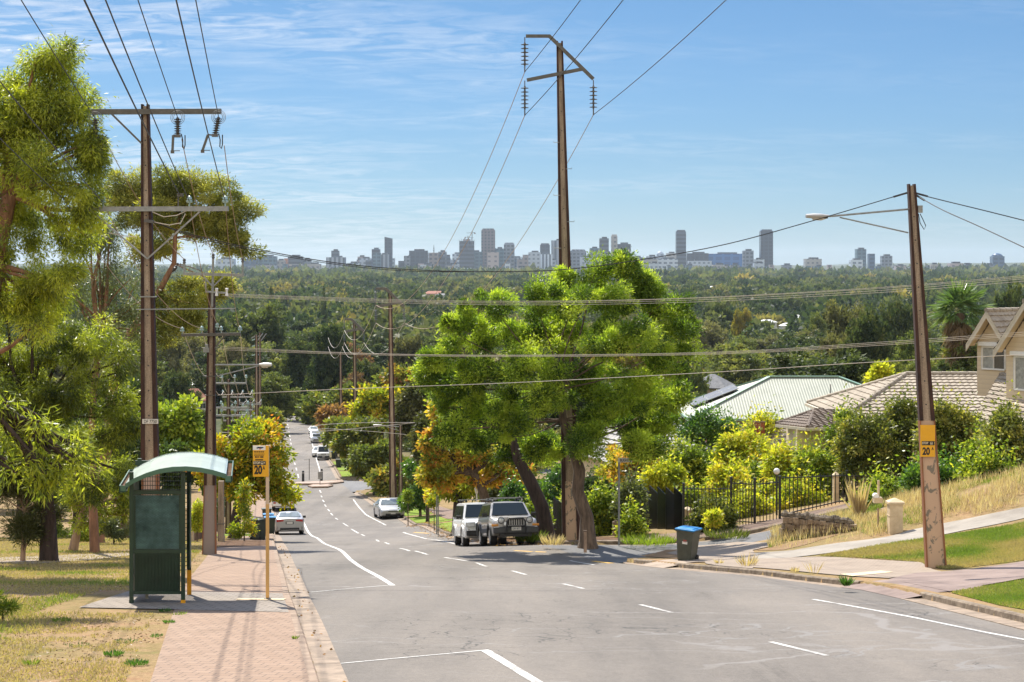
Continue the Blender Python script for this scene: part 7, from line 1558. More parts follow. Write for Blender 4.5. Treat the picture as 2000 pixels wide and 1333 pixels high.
def tiles(mb, pts, course=.34, wave=.30, hgt=.045):
    o, u, v, n = frame_of(pts); poly = [((Vector(p) - o).dot(u), (Vector(p) - o).dot(v)) for p in pts]
    us = [q[0] for q in poly]; a = min(us) + 1e-4; st = wave / 5; k = 0
    W = [0, .012, .028, .034, .02]
    f = lambda uu, vv, hh: o + u * uu + v * vv + n * hh
    while a < max(us) - 1e-4:
        b = min(a + st, max(us) - 1e-4); r0, r1 = clipcols(poly, a, b)
        if r0 and r1:
            lo, hi = (r0[0] + r1[0]) / 2, (r0[1] + r1[1]) / 2; w0, w1 = W[k % 5], W[(k + 1) % 5]; j = int(math.floor(lo / course))
            while j * course < hi:
                v0, v1 = max(lo, j * course), min(hi, (j + 1) * course)
                if v1 > v0:
                    t0 = hgt * (1 - (v0 - j * course) / course); t1 = hgt * (1 - (v1 - j * course) / course)
                    mb.add([f(a, v0, w0 + t0), f(b, v0, w1 + t0), f(b, v1, w1 + t1), f(a, v1, w0 + t1), f(a, v0, -.02), f(b, v0, -.02)], [(0, 1, 2, 3), (4, 5, 1, 0)])
                j += 1
        a = b; k += 1
def caps(mb, a, b, r=.13, seg=.42):
    a = Vector(a); b = Vector(b); n = max(1, int((b - a).length / seg))
    for k in range(n):
        p = a.lerp(b, k / n); q = a.lerp(b, (k + .97) / n); mb.tube([p + Vector((0, 0, .03)), q + Vector((0, 0, .03))], [r, r * .86], 8)
def win(t, c, w, h, n, panes=2, mat='curtain', shutter=False):
    """window facing direction n (unit, horizontal): frame is the part, panes are sub-parts"""
    n = Vector(n); s = Vector((-n.y, n.x, 0)); c = Vector(c); m = MB()
    for k in (-1, 1):
        m.bar(c + s * (k * w / 2) - Vector((0, 0, h / 2)), c + s * (k * w / 2) + Vector((0, 0, h / 2)), .07); m.bar(c - s * (w / 2) + Vector((0, 0, k * h / 2)), c + s * (w / 2) + Vector((0, 0, k * h / 2)), .07)
    for k in range(1, panes): m.bar(c + s * (w * (k / panes - .5)) - Vector((0, 0, h / 2)), c + s * (w * (k / panes - .5)) + Vector((0, 0, h / 2)), .05)
    f = m.build('window', M['white_trim'], t)
    for k in range(panes):
        a = c + s * (w * (k / panes - .5) + .03) - n * .02; b = c + s * (w * ((k + 1) / panes - .5) - .03) - n * .02; g = MB(); dz = Vector((0, 0, h / 2 - .03)); g.slab([a - dz, b - dz, b + dz, a + dz], -n * .01); g.build('pane', M[mat if k % 2 == 0 else 'window'], f)
    if shutter: m = MB(); m.bar(c - s * (w / 2 + .12) + Vector((0, 0, h / 2 + .14)) + n * .06, c + s * (w / 2 + .12) + Vector((0, 0, h / 2 + .14)) + n * .06, .2, .18); m.build('shutter_box', M['white_trim'], t)
def gut(mb, pts, w=.13):
    for a, b in zip(pts[:-1], pts[1:]): mb.bar(a, b, w, w)
# --- green iron roofed house
z = P(0, 818, 125).z; zr = P(0, 737, 131).z; FL, FR, BL, BR = Vector((12.0, 125, z)), Vector((29.6, 125, z)), Vector((12.0, 137, z)), Vector((29.6, 137, z)); RL_, RR_ = Vector((18.3, 131, zr)), Vector((23.2, 131, zr))
gh = empty('house', on(1540, 128), 'brick house with a pale green corrugated hip roof and solar panels', 'house'); gz = z - 2.7
for nm, pts in (('roof', [FL, FR, RR_, RL_]), ('roof', [BL, FL, RL_]), ('roof', [FR, BR, RR_]), ('roof', [BR, BL, RL_, RR_])):
    m = MB(); iron(m, pts); ro = m.build(nm, M['roof_green'], gh)
m = MB(); [m.bar(a + Vector((0, 0, .05)), b + Vector((0, 0, .05)), .3, .07) for a, b in ((FL, RL_), (BL, RL_), (FR, RR_), (BR, RR_), (RL_, RR_))]; m.build('ridge_capping', M['roof_green_trim'], gh)
m = MB(); gut(m, [BL + Vector((-.06, 0, -.07)), FL + Vector((-.06, -.06, -.07)), FR + Vector((.06, -.06, -.07)), BR + Vector((.06, 0, -.07))], .15); m.build('gutter', M['roof_green_trim'], gh)
part(gh, 'wall', M['brick_red'], lambda m: m.box((20.8, 131, z - 1.8), (14.6, 10.6, 3.5))); part(gh, 'soffit', M['gutter_cream'], lambda m: m.box((20.8, 131, z - .12), (17.3, 11.7, .03)))
for x, y in ((12.2, 125.2), (12.2, 129), (12.2, 133), (13.6, 125.2)): part(gh, 'verandah_post', M['roof_green_trim'], lambda m, x=x, y=y: m.box((x, y, z - 1.6), (.12, .12, 3.1)))
win(gh, (16.5, 125.66, z - 1.3), 1.8, 1.4, (0, -1, 0)); win(gh, (20.5, 125.66, z - 1.3), 1.8, 1.4, (0, -1, 0)); win(gh, (13.46, 130, z - 1.3), 1.6, 1.4, (-1, 0, 0))
sp = empty('solar_panel', FL.lerp(RL_, .5), 'dark solar panel array on the left slope of the green roof', 'solar panel'); o, u, v, n = frame_of([BL, FL, RL_]); f_ = lambda a, b, h: o + u * a + v * b + n * h
for j in range(3):
    for i in range(2):
        a0, b0 = 3.6 + i * 2.0 + .0, .9 + j * 1.15
        fm_ = part(sp, 'panel', M['panel'] if 'panel' in M else M.setdefault('panel', pm('dark photovoltaic glass', (.03, .032, .036), .4, 0, var=.3, spec=.5)), lambda m: m.slab([f_(a0, b0, .2), f_(a0 + 1.9, b0, .2), f_(a0 + 1.9, b0 + 1.08, .2), f_(a0, b0 + 1.08, .2)], n * .03))
        part(None, 'panel_frame', M['galv'], lambda m: [m.bar(f_(*p, .215), f_(*q, .215), .05, .05) for p, q in (((a0, b0), (a0 + 1.9, b0)), ((a0, b0 + 1.08), (a0 + 1.9, b0 + 1.08)), ((a0, b0), (a0, b0 + 1.08)), ((a0 + 1.9, b0), (a0 + 1.9, b0 + 1.08)))], None, fm_)
part(gh, 'vent_pipe', M['galv'], lambda m: m.tube([P(1622, 775, 127.5), P(1622, 751, 127.5)], .05, 6))
# --- tiled house in front of it
z = P(0, 816, 84).z; zr = P(0, 732, 88.4).z
FL, BL = Vector((15.1, 84, z)), Vector((14.9, 92.8, z)); FR, BR = Vector((23.4, 84, z)), Vector((27, 92.8, z)); RL_, RR_ = Vector((18.9, 88.4, zr)), Vector((27, 88.4, zr))
th = empty('house', on(1740, 86), 'cream house with a weathered tiled hip roof behind the olive shrubs', 'house')
for pts in ([FL, FR, RR_, RL_], [BL, FL, RL_], [BR, BL, RL_, RR_]): m = MB(); tiles(m, pts); m.build('roof', M['tile'], th)
m = MB(); [caps(m, a, b) for a, b in ((FL, RL_), (BL, RL_), (RL_, RR_))]; m.build('ridge_tiles', M['tile'], th, smooth=50)
m = MB(); gut(m, [BL + Vector((-.1, 0, -.07)), FL + Vector((-.1, -.1, -.07)), FR + Vector((0, -.1, -.07))]); m.build('gutter', M['gutter_cream'], th)
part(th, 'wall', M['render_cream'], lambda m: m.box((21.3, 88.6, z - 1.7), (11.4, 8.2, 3.3))); win(th, (17.5, 84.46, z - 1.2), 1.6, 1.3, (0, -1, 0)); win(th, (15.56, 88, z - 1.2), 1.4, 1.3, (-1, 0, 0))
# porch with the dark brown hip roof
z2 = P(0, 834, 82).z; a, b_, c = P(1516, 829, 84), P(1577, 836, 80.5), P(1624, 835, 80.5); top = P(1590, 803, 85); top2 = P(1630, 800, 84.8)
ph = th
for pts in ([a, b_, top], [b_, c, top2, top]): m = MB(); tiles(m, [Vector(p) for p in pts]); m.build('porch_roof', M['tile_dark'], ph)
m = MB(); caps(m, b_, top, .1); caps(m, a, top, .1); m.build('porch_ridge_tiles', M['tile_dark'], ph)
m = MB(); gut(m, [a + Vector((0, -.05, -.06)), b_ + Vector((-.04, -.08, -.06)), c + Vector((0, -.08, -.06))], .12); m.build('porch_gutter', M['gutter_cream'], ph)
part(ph, 'porch_wall', M['render_cream'], lambda m: m.box((P(1585, 0, 82.6).x, 82.9, z2 - 1.5), (1.7, 3.2, 2.9))); part(ph, 'downpipe', M['gutter_cream'], lambda m: m.bar(P(1606, 838, 80.6), P(1602, 880, 81.2), .09))
# little shed roof with a chimney pot below
def small_house(label, px, d, w, dep, ze, rise, roofm, wallm, ridge_x=True, hip=.35, rz=0.0, chim=None, extra=None, group=None, hwall=2.7, fine=False):
    X = (px - 1000) / F * d; t = empty('house', (X, d, ze - hwall), label, 'house', group); c_, s_ = math.cos(rz), math.sin(rz)
    q = lambda x, y, zz: Vector((X + x * c_ - y * s_, d + x * s_ + y * c_, zz)); hw, hd = w / 2, dep / 2; rr = hw - hd * hip * 2
    A, B, Cc, D = q(-hw, -hd, ze), q(hw, -hd, ze), q(hw, hd, ze), q(-hw, hd, ze); R0, R1 = q(-max(rr, .3), 0, ze + rise), q(max(rr, .3), 0, ze + rise)
    planes = ([A, B, R1, R0], [B, Cc, R1], [Cc, D, R0, R1], [D, A, R0])
    for pts in planes:
        m = MB()
        if fine: tiles(m, pts, .36, .45, .06)
        else: m.slab(pts, (0, 0, .12))
        m.build('roof', M[roofm], t)
    m = MB(); m.box((X, d, ze - hwall / 2 - 1), (w - 1.0, dep - 1.0, hwall + 2), rz); m.build('wall', M[wallm], t)
    for k in (-.28, .25): win(t, q(w * k, -hd + .47, ze - 1.15), 1.3, 1.2, (s_, -c_, 0), 2, 'window')
    if chim: m = MB(); p = q(*chim, ze + rise * .8); m.box(tuple(p), (.5, .5, 1.1)); ch = m.build('chimney', M['brick_red'], t); m = MB(); m.box(tuple(p + Vector((0, 0, .57))), (.6, .6, .06)); m.build('chimney_cap', M['concrete'], ch)
    return t
small_house('small cottage roof with a brick chimney peeping above the yellow shrubs', 1515, 92, 4.2, 4.0, P(0, 880, 92).z, 1.15, 'tile', 'brick_cream', chim=(-.9, -.5), fine=True)
small_house('low house with pale striped roof tiles seen under the jacaranda and green roof', 1262, 105, 6.5, 9, P(0, 893, 105).z, 2.2, 'tile_pale', 'render_cream', hip=.2, fine=True, rz=R(20))
small_house('distant house with a slate grey hip roof behind the green roof', 1392, 400, 9, 8, P(0, 757, 400).z, 2.8, 'tile_grey', 'brick_cream', hip=.5, rz=R(-25))
# --- two-storey gabled house at the right edge
h2 = empty('house', on(1985, 78), 'two storey cream weatherboard house with twin tiled gables at the right edge', 'house')
def gable(apex_px, apex_py, d, hw, rise, length, ang, wall_h, winw, winh, wz):
    A = P(apex_px, apex_py, d); dr = Vector((math.cos(ang), math.sin(ang), 0)); sd_ = Vector((-dr.y, dr.x, 0))   # ridge runs along dr, gable faces -dr
    sd_ = sd_ if sd_.y < 0 else -sd_
    B = A + dr * length; e0 = A + sd_ * hw - Vector((0, 0, rise)); e1 = B + sd_ * hw - Vector((0, 0, rise)); f0 = A - sd_ * hw - Vector((0, 0, rise)); f1 = B - sd_ * hw - Vector((0, 0, rise))
    for pts in ([e0, e1, B, A], [f0, f1, B, A]): m = MB(); tiles(m, pts, .30, .27, .05); m.build('gable_roof', M['tile'], h2)
    m = MB(); caps(m, A, B, .11); m.build('ridge_tiles', M['tile'], h2, smooth=50)
    # barge boards, soffit and wall below the gable, set back under the overhang
    for p in (e0, f0):
        m = MB(); dn = Vector((0, 0, -.30)); k = A + (p - A) * 1.04; m.slab([A + Vector((0, 0, .02)), k, k + dn, A + dn], dr * .05); m.build('barge_board', M['gutter_cream'], h2)
        m = MB(); m.slab([A + dn * .4, p + dn * .4, p + dn * .4 + dr * .55, A + dn * .4 + dr * .55], (0, 0, .03)); m.build('soffit', M['render_cream'], h2)
    o = dr * .55; i0, i1 = A + (e0 - A) * .86 + o, A + (f0 - A) * .86 + o; zb = A.z - rise - wall_h
    m = MB(); ax = A + o - Vector((0, 0, .25)); m.slab([Vector((i0.x, i0.y, zb)), Vector((i0.x, i0.y, i0.z - .2)), ax, Vector((i1.x, i1.y, i1.z - .2)), Vector((i1.x, i1.y, zb))], dr * .15); m.build('gable_wall', M['boards'], h2)
    m = MB(); m.slab([Vector((i0.x, i0.y, zb)), Vector((i0.x, i0.y, i0.z - .2)), Vector((i0.x, i0.y, i0.z - .2)) + dr * (length - .6), Vector((i0.x, i0.y, zb)) + dr * (length - .6)], -sd_ * .12); m.build('side_wall', M['boards'], h2)
    cpt = A + o - dr * .04; win(h2, (cpt.x, cpt.y, A.z - wz), winw, winh, -dr, 2, 'curtain', True); return e0, e1
gable(1926, 608, 79.5, 1.05, 1.42, 3.0, R(38), 2.3, 1.2, .95, 2.05); gable(2000, 590, 75, 1.5, 2.0, 4.5, R(38), 2.2, 1.7, 1.35, 2.95)
m = MB(); tiles(m, [P(1893, 834, 75.0), P(2075, 862, 70.5), P(2085, 752, 75.6), P(1962, 748, 79.6)], .34, .3, .05); m.build('lower_roof', M['tile'], h2)
m = MB(); gut(m, [P(1893, 838, 74.9), P(2075, 866, 70.4)]); m.build('gutter', M['gutter_cream'], h2); part(h2, 'wall', M['brick_cream'], lambda m: m.slab([P(1905, 838, 75.6), P(2080, 866, 71.1), P(2080, 990, 71.1), P(1905, 960, 75.6)], (.1, .2, 0))); part(h2, 'doorway', M['wire'], lambda m: m.slab([P(1938, 846, 74.6), P(1956, 848, 74.1), P(1956, 900, 74.1), P(1938, 900, 74.6)], (.02, .05, 0)))
# --- houses among the trees
hs = 'houses half hidden in the suburban trees'
for lb, px, d, w, dep, ye, rise, rm, wm, rz_, kw in (
    ('white walled house with a dark grey roof among the trees on the left', 334, 560, 8, 7, 738, 2.0, 'tile_grey', 'white_trim', .1, {}), ('house with a red and brown tiled roof below the white walled one', 378, 430, 7, 7, 782, 2.6, 'tile_red', 'white_trim', .3, {}),
    ('broad low red roofed house in the canopy left of the jacaranda top', 852, 2121, 28, 14, 574, 3.0, 'tile_red', 'brick_cream', .1, {}), ('long white roofed building by the yellow tree', 1550, 998, 15, 8, 637, 1.6, 'white_trim', 'white_trim', .05, {}), ('white shed roof left of the long white building', 1498, 1060, 10, 8, 630, 1.5, 'white_trim', 'white_trim', .4, {}),
    ('white gabled house just above the long white building', 1553, 1142, 10, 8, 622, 2.0, 'white_trim', 'white_trim', .2, {}), ('pale roof glinting low in the canopy right of the jacaranda', 1384, 2700, 19, 10, 562, 2.0, 'white_trim', 'white_trim', 0, {}), ('white patch of wall behind the second transmission pole', 785, 632, 6, 6, 706, 1.5, 'white_trim', 'white_trim', 0, {}),
    ('small white roof in the canopy beside the arms of the second transmission pole', 737, 2241, 10, 8, 571, 1.4, 'white_trim', 'white_trim', .2, {}), ('pale roof at the left beneath the round dark tree', 365, 520, 6, 6, 752, 1.6, 'white_trim', 'white_trim', .2, {})):
    small_house(lb, px, d, w, dep, P(0, ye, d).z, rise, rm, wm, rz=rz_, group=hs, hwall=3.0)

# ================================================================== the city on the horizon
def facade(name, wall, glass, nx, nz_, fx=.6, fz=.55, rough=.45):
    """wall with a grid of windows, laid out in the building's own space"""
    m, nt, b = nmat(name); s = nt.nodes.new('ShaderNodeSeparateXYZ'); nt.links.new(nt.nodes.new('ShaderNodeTexCoord').outputs['Object'], s.inputs[0])
    def grid(v, k, f):
        a = mth(nt, 'FRACT', mth(nt, 'MULTIPLY', v, k)); return mth(nt, 'LESS_THAN', mth(nt, 'ABSOLUTE', mth(nt, 'SUBTRACT', a, .5)), f / 2)
    w = mth(nt, 'MULTIPLY', grid(mth(nt, 'ADD', s.outputs['X'], s.outputs['Y']), .6 / nx, fx), grid(s.outputs['Z'], .66 / nz_, fz))
    nt.links.new(mix(nt, w, wall, glass), b.inputs['Base Color']); b.inputs['Roughness'].default_value = rough; return m
FA = {
 'dark': facade('dark glass tower facade', (0.021, 0.029, 0.046), (0.007, 0.01, 0.02), 9, 8, .7, .7, .3), 'darkband': facade('dark banded tower facade', (0.05, 0.064, 0.086), (0.01, 0.014, 0.025), 60, 9, 1, .55, .35), 'brown': facade('brown grid tower facade', (0.126, 0.095, 0.09), (0.019, 0.022, 0.032), 7, 7, .55, .6), 'grey': facade('grey grid tower facade', (0.139, 0.164, 0.207), (0.026, 0.037, 0.054), 8, 8, .6, .5),
 'greystripe': facade('grey striped tower facade', (0.252, 0.291, 0.36), (0.059, 0.078, 0.108), 9, 200, .5, 1), 'white': facade('white office facade', (0.462, 0.524, 0.6), (0.084, 0.116, 0.168), 11, 9, .6, .45), 'whitestripe': facade('white vertical striped facade', (0.521, 0.601, 0.7), (0.05, 0.068, 0.108), 7, 400, .5, 1), 'beige': facade('beige block facade', (0.302, 0.291, 0.282), (0.101, 0.107, 0.12), 9, 9, .5, .4), 'pink': facade('pinkish concrete facade', (0.353, 0.301, 0.3), (0.126, 0.116, 0.132), 12, 10, .4, .4),
 'blue': facade('blue glass facade', (0.034, 0.078, 0.154), (0.014, 0.039, 0.086), 12, 9, .7, .6, .25), 'brightblue': facade('bright blue glass facade', (0.025, 0.126, 0.384), (0.017, 0.078, 0.264), 18, 12, .7, .7, .25), 'teal': facade('teal glass facade', (0.063, 0.124, 0.162), (0.019, 0.051, 0.081), 9, 8, .7, .6, .3), 'tan': facade('tan brown facade', (0.227, 0.194, 0.186), (0.059, 0.058, 0.072), 10, 9, .5, .5), 'pale': facade('pale grey facade', (0.37, 0.427, 0.504), (0.134, 0.175, 0.228), 9, 9, .5, .45), 'orange': pm('orange end wall', (0.353, 0.155, 0.084), .7, var=.05)}
_ci = [0]
def tower(x0, x1, yt, fa, label, d=None, top=None, yb=545, dep=None, group=None):
    d = d or 5900 + (_ci[0] * 37) % 500; _ci[0] += 1; a = P(x0, yt, d); b = P(x1, yt, d); w = b.x - a.x; dep = dep or max(18, min(w, 40)); zb = CZ - 38 - 3; cx = (a.x + b.x) / 2
    t = empty('office_tower', (cx, d + dep / 2, zb), label, 'building', group); yaw = math.atan2(cx, d)
    m = MB(); m.box((0, 0, (a.z - zb) / 2), (w, dep, a.z - zb)); o = m.build('facade', FA[fa], t, origin=(0, 0, 0))
    k = top or ('plant' if (x1 - x0) > 14 else None)
    if k == 'plant': m = MB(); m.box((w * .05, 0, a.z - zb + 2.5), (w * .55, dep * .6, 5)); m.build('plant_room', FA['darkband'], t, origin=(0, 0, 0))
    if k == 'crown': m = MB(); m.box((0, 0, a.z - zb + 3), (w * .94, dep * .94, 6), top=.82); m.build('crown', FA[fa], t, origin=(0, 0, 0))
    if k == 'slope': m = MB(); m.slab([(-w / 2, -dep / 2, a.z - zb), (w / 2, -dep / 2, a.z - zb), (w / 2, -dep / 2, a.z - zb + 3), (-w / 2, -dep / 2, a.z - zb + 9)], (0, dep, 0)); m.build('crown', FA[fa], t, origin=(0, 0, 0))
    if k == 'dome': m = MB(); m.lathe([(w * .5, 0), (w * .42, 5), (w * .25, 9), (1, 11)], (0, 0, a.z - zb), 14); m.build('dome', FA[fa], t, origin=(0, 0, 0))
    if k == 'mast': m = MB(); m.tube([(0, 0, a.z - zb), (0, 0, a.z - zb + 26)], [1.6, .6], 5); [m.box((0, 0, a.z - zb + 8 + 5 * j), (5 - j, .8, 2)) for j in range(3)]; m.build('mast', M['galv_dark'], t, origin=(0, 0, 0))
    if k == 'unfinished':
        m = MB(); [m.bar((-w / 2 + w * j / 6, -dep / 2, a.z - zb), (-w / 2 + w * j / 6, -dep / 2, a.z - zb + 4 + 3 * (j % 3)), 1.5) for j in range(7)]; m.box((0, 0, a.z - zb + 3), (w * .5, dep * .5, 6)); m.build('bare_columns', FA['tan'], t, origin=(0, 0, 0))
    return t
CB = [(421, 457, 506, 'pale', 'pale gridded apartment block farthest left in the skyline'), (476, 501, 506, 'blue', 'blue glass block at the left of the skyline'), (502, 539, 501, 'teal', 'wide teal glass block with a white top beside the blue one', 'plant'), (539, 556, 509, 'beige', 'short beige block next to the orange end wall'), (555, 562, 505, 'orange', 'thin orange end wall in the skyline'), (562, 590, 501, 'darkband', 'dark banded block right of the orange end wall'), (590, 607, 507, 'grey', 'grey block behind the dark banded one'),
 (637, 674, 503, 'greystripe', 'broad grey striped apartment block with a raised centre', None), (647, 662, 490, 'darkband', 'dark raised centre tower of the striped apartment block'), (678, 702, 514, 'white', 'low white blocks right of the striped apartments'), (702, 725, 505, 'pale', 'off white twin block left of the slim dark tower'), (726, 742, 487, 'darkband', 'slim dark glass tower with a light cap'), (751, 766, 468, 'dark', 'tallest narrow black tower on the left half', 'slope'), (759, 771, 505, 'white', 'small white block at the foot of the black tower'),
 (778, 790, 510, 'dark', 'short dark block right of the black tower'), (789, 801, 500, 'grey', 'narrow grey block beside the wide dark office'), (799, 835, 490, 'dark', 'wide dark glass office with a pale roof edge'), (810, 832, 503, 'white', 'white office in front of the wide dark one'), (838, 856, 494, 'tan', 'tan tower with a lattice mast', 'mast'), (847, 869, 501, 'darkband', 'dark block in front of the tan mast tower'), (856, 872, 492, 'grey', 'grey tower behind the tan mast tower'), (871, 879, 498, 'darkband', 'thin dark block at the right of the mast tower'), (872, 897, 517, 'pale', 'low pale buildings before the unfinished tower'),
 (897, 926, 471, 'darkband', 'unfinished tower under two cranes', 'unfinished'), (907, 942, 492, 'teal', 'grey blue office in front of the unfinished tower'), (919, 942, 511, 'white', 'white framed low office in front of the grey blue one'), (940, 967, 450, 'brown', 'tallest tower, brown gridded with a flat cap', 'crown'), (943, 969, 485, 'darkband', 'dark tower at the foot of the brown tallest one'), (952, 974, 493, 'pink', 'pinkish concrete tower in front of the brown one'), (967, 984, 486, 'teal', 'dark teal tower right of the pinkish one'),
 (984, 1005, 478, 'grey', 'grey notched tower with a stepped top', 'crown'), (1003, 1009, 507, 'blue', 'thin blue block at the foot of the notched tower'), (1010, 1022, 507, 'tan', 'brown brick block left of the broad grey one'), (1021, 1032, 498, 'tan', 'narrow tan tower left of the broad grey one'), (1032, 1056, 493, 'pale', 'broad plain grey block left of the striped white one'), (1038, 1052, 504, 'white', 'blank white end wall block'), (1053, 1079, 497, 'whitestripe', 'white office with bold vertical stripes'), (1055, 1074, 479, 'dark', 'dark tower with rounded top behind the striped white office', 'crown'),
 (1077, 1113, 470, 'greystripe', 'tall grey gridded tower behind the transmission pole'), (1114, 1145, 491, 'grey', 'grey stepped block right of the transmission pole', 'crown'), (1152, 1170, 485, 'teal', 'pale teal tower above the jacaranda top'), (1171, 1189, 466, 'darkband', 'tall grey tower above the jacaranda top', 'plant'), (1194, 1206, 462, 'beige', 'slim beige tower with a dark cap', 'crown'), (1205, 1232, 477, 'dark', 'dark wide tower right of the slim beige one'), (1190, 1217, 496, 'blue', 'blue glass block above the right of the jacaranda'),
 (1217, 1239, 502, 'blue', 'low blue grey block right of the blue glass one'), (1239, 1284, 507, 'beige', 'long low beige building'), (1236, 1255, 503, 'darkband', 'dark roofed block behind the long beige building'), (1284, 1324, 506, 'white', 'long white building with a blue window band'), (1283, 1297, 497, 'pale', 'white building with a round arched gable', 'dome'), (1302, 1321, 495, 'beige', 'beige block behind the long white building'), (1321, 1340, 453, 'darkband', 'tall dark residential tower right of the jacaranda', 'crown'), (1319, 1341, 497, 'white', 'white block at the foot of the dark residential tower'),
 (1342, 1384, 495, 'dark', 'low wide dark glass block'), (1384, 1452, 496, 'brightblue', 'long bright blue glass building'), (1345, 1390, 510, 'pale', 'low pale wing in front of the dark glass block'), (1452, 1472, 490, 'grey', 'grey tower right of the bright blue building'), (1473, 1493, 507, 'white', 'low white block left of the black riverside tower'), (1486, 1510, 452, 'dark', 'tall isolated black tower on the right', 'crown'), (1573, 1605, 506, 'beige', 'lone beige block left of the leaning pole', 'plant'),
 (1662, 1685, 508, 'white', 'white low block by the twin tower'), (1673, 1692, 487, 'teal', 'stepped twin apartment tower left of the leaning pole'), (1696, 1709, 496, 'blue', 'slim blue apartment tower'), (1723, 1743, 500, 'grey', 'round cornered gridded apartment tower'), (1939, 1962, 501, 'blue', 'lone blue apartment tower at far right', 'dome'), (370, 420, 522, 'pale', 'low pale sheds at far left of the skyline')]
for e in CB:
    tower(e[0], e[1], e[2], e[3], e[4] + ' in the distant city' if len(e[4].split()) < 6 else e[4], top=e[5] if len(e) > 5 else None)
random.seed(8); gr_ = 'pale roofs dotted through the suburban canopy'
for k in range(26):
    px = random.uniform(430, 1960); d = random.uniform(800, 2600); ye = HY + 32.5 * F / d
    small_house('pale house roof showing as a speck in the suburban canopy', px, d, random.uniform(9, 18), random.uniform(7, 10), P(0, ye, d).z, 1.8, random.choice(['white_trim', 'tile_pale', 'tile_red', 'tile', 'tile_grey']), 'white_trim', rz=random.uniform(-.6, .6), group=gr_)
gl = 'low buildings along the foot of the skyline'
random.seed(21)
for k in range(60):
    x = random.choice([random.uniform(470, 1010), random.uniform(1230, 1520), random.uniform(1520, 1960)]); w = random.uniform(8, 26)
    tower(x, x + w, random.uniform(514, 524), random.choice(['white', 'pale', 'beige', 'grey', 'pink', 'teal', 'darkband']), 'low plain building filling the foot of the distant skyline', d=random.uniform(5500, 5850), group=gl)
for k in range(34):
    x = random.choice([random.uniform(690, 1000), random.uniform(985, 1330)]); w = random.uniform(9, 22)
    tower(x, x + w, random.uniform(493, 512), random.choice(['pale', 'white', 'grey', 'teal', 'darkband', 'blue', 'tan', 'greystripe']), 'plain mid height office block packed between the taller towers', d=random.uniform(6150, 6500), group='mid height blocks packed behind the towers')
for (px, py, d, s, lb) in ((922, 455, 6050, 1, 'tower crane standing on the unfinished tower'), (914, 464, 6100, -1, 'second tower crane beside the unfinished tower')):
    v = P(px, py, d); t = empty('tower_crane', v - Vector((0, 0, 40)), lb, 'crane'); part(t, 'mast', M['galv_dark'], lambda m: m.tube([v - Vector((0, 0, 40)), v + Vector((0, 0, 5))], 1.3, 4)); part(t, 'jib', M['galv_dark'], lambda m: m.bar(v + Vector((-18 * s, 0, -1)), v + Vector((10 * s, 0, 1)), 1.5, 1.2)); part(t, 'counterweight', M['concrete'], lambda m: m.box(tuple(v + Vector((9 * s, 0, -2))), (5, 3, 4)))
# ================================================================== light, sky, air, camera
SE, SR = R(50), math.atan2(-.36, .93)
sd = Vector((-.36, .93, 0)).normalized() * math.cos(SE) + Vector((0, 0, math.sin(SE)))
sl = bpy.data.lights.new('sun', 'SUN'); sl.energy = SUN_E; sl.angle = R(.5); sl.color = (1, .93, .82)
so = bpy.data.objects.new('sun', sl); C.objects.link(so); so.rotation_euler = sd.to_track_quat('Z', 'Y').to_euler(); so.location = (-30, 60, 80)
w = bpy.data.worlds.new('World'); bpy.context.scene.world = w; w.use_nodes = True; nt = w.node_tree
bg = nt.nodes['Background']; bg.inputs['Strength'].default_value = SKY_S
sky = nt.nodes.new('ShaderNodeTexSky'); sky.sky_type = 'NISHITA'; sky.sun_disc = False
sky.sun_elevation = SE; sky.sun_rotation = SR; sky.air_density = 1.0; sky.dust_density = .3; sky.ozone_density = 3.0; sky.altitude = 120
g = nt.nodes.new('ShaderNodeTexCoord').outputs['Generated']
sx = nt.nodes.new('ShaderNodeSeparateXYZ'); nt.links.new(g, sx.inputs[0])
zz = mth(nt, 'ADD', mth(nt, 'MAXIMUM', sx.outputs['Z'], 0), .16)
cv = nt.nodes.new('ShaderNodeCombineXYZ')
nt.links.new(mth(nt, 'DIVIDE', sx.outputs['X'], zz), cv.inputs[0]); nt.links.new(mth(nt, 'DIVIDE', sx.outputs['Y'], zz), cv.inputs[1])
mp = nt.nodes.new('ShaderNodeMapping'); mp.inputs['Rotation'].default_value = (0, 0, R(-28)); mp.inputs['Scale'].default_value = (1.0, 2.3, 1); mp.inputs['Location'].default_value = (2.1, .4, 0); nt.links.new(cv.outputs[0], mp.inputs[0])
n1 = noise(nt, 1.25, 3, vec=mp.outputs[0], rough=.5); n2 = noise(nt, 7.5, 7, vec=mp.outputs[0], rough=.62, dist=.9)
left = mth(nt, 'MINIMUM', mth(nt, 'MAXIMUM', mth(nt, 'MULTIPLY_ADD', sx.outputs['X'], -2.2, .28), 0), 1)
cl = mth(nt, 'MULTIPLY', ramp(nt, mth(nt, 'MULTIPLY_ADD', left, .12, n1), [(.45, (0, 0, 0)), (.68, (1, 1, 1))]), ramp(nt, n2, [(.4, (0, 0, 0)), (.72, (1, 1, 1))]))
cl = mth(nt, 'MULTIPLY', cl, mth(nt, 'MULTIPLY_ADD', left, .75, .12))
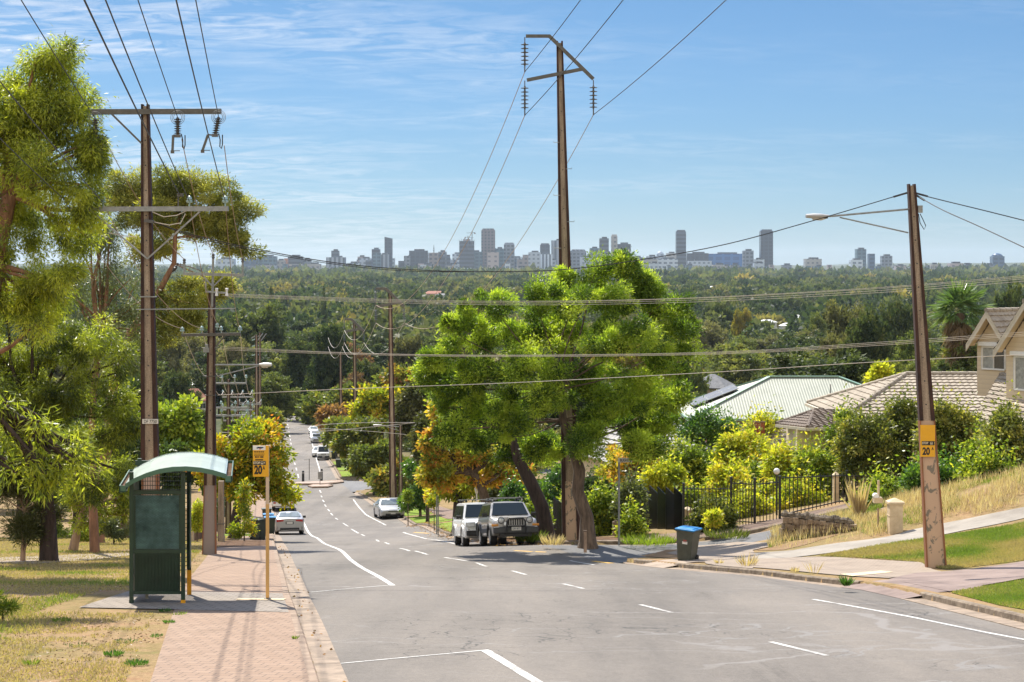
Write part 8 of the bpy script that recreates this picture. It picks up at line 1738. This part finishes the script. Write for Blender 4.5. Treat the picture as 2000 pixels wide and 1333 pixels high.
el = ramp(nt, sx.outputs['Z'], SKY_R)  # sky overhead, out of view, brightened as added fill
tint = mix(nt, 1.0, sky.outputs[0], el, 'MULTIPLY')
# added bright sky over the unseen half behind the camera, as fill light
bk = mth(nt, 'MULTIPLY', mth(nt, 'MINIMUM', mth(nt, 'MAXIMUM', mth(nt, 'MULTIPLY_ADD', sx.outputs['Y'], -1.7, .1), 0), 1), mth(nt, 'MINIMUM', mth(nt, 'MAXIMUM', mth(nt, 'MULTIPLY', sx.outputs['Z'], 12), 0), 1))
tint = mix(nt, bk, tint, BACK_FILL)
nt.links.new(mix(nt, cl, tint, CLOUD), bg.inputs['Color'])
if HAZE:
    hm = bpy.data.materials.new('air'); hm.use_nodes = True; nt = hm.node_tree; nt.nodes.remove(nt.nodes['Principled BSDF'])
    v = nt.nodes.new('ShaderNodeVolumePrincipled'); v.inputs['Density'].default_value = HAZE; v.inputs['Color'].default_value = (.72, .86, 1, 1); v.inputs['Anisotropy'].default_value = .2
    nt.links.new(v.outputs[0], nt.nodes['Material Output'].inputs['Volume'])
    h = MB(); h.box((0, 8100, 48), (76000, 16400, 178)); ho = h.build('haze', hm); tag(ho, kind='stuff')
cam = bpy.data.cameras.new('camera'); co = bpy.data.objects.new('camera', cam); C.objects.link(co)
co.location = (0, 0, CZ); co.rotation_euler = (R(90), 0, 0); cam.sensor_width = 36; cam.lens = F / 2000 * 36; cam.shift_y = (HY - 666.5) / 2000
cam.clip_start = .1; cam.clip_end = 60000
S = bpy.context.scene; S.camera = co; S.render.engine = 'CYCLES'
S.view_settings.view_transform = 'Standard'; S.view_settings.look = 'None'; S.view_settings.exposure = EXPO; S.view_settings.gamma = 1
S.cycles.use_denoising = True; S.cycles.max_bounces = 6; S.cycles.diffuse_bounces = 3; S.cycles.glossy_bounces = 3; S.cycles.transmission_bounces = 4; S.cycles.transparent_max_bounces = 8
S.cycles.volume_bounces = 0; S.cycles.sample_clamp_indirect = 6; S.cycles.caustics_reflective = False; S.cycles.caustics_refractive = False
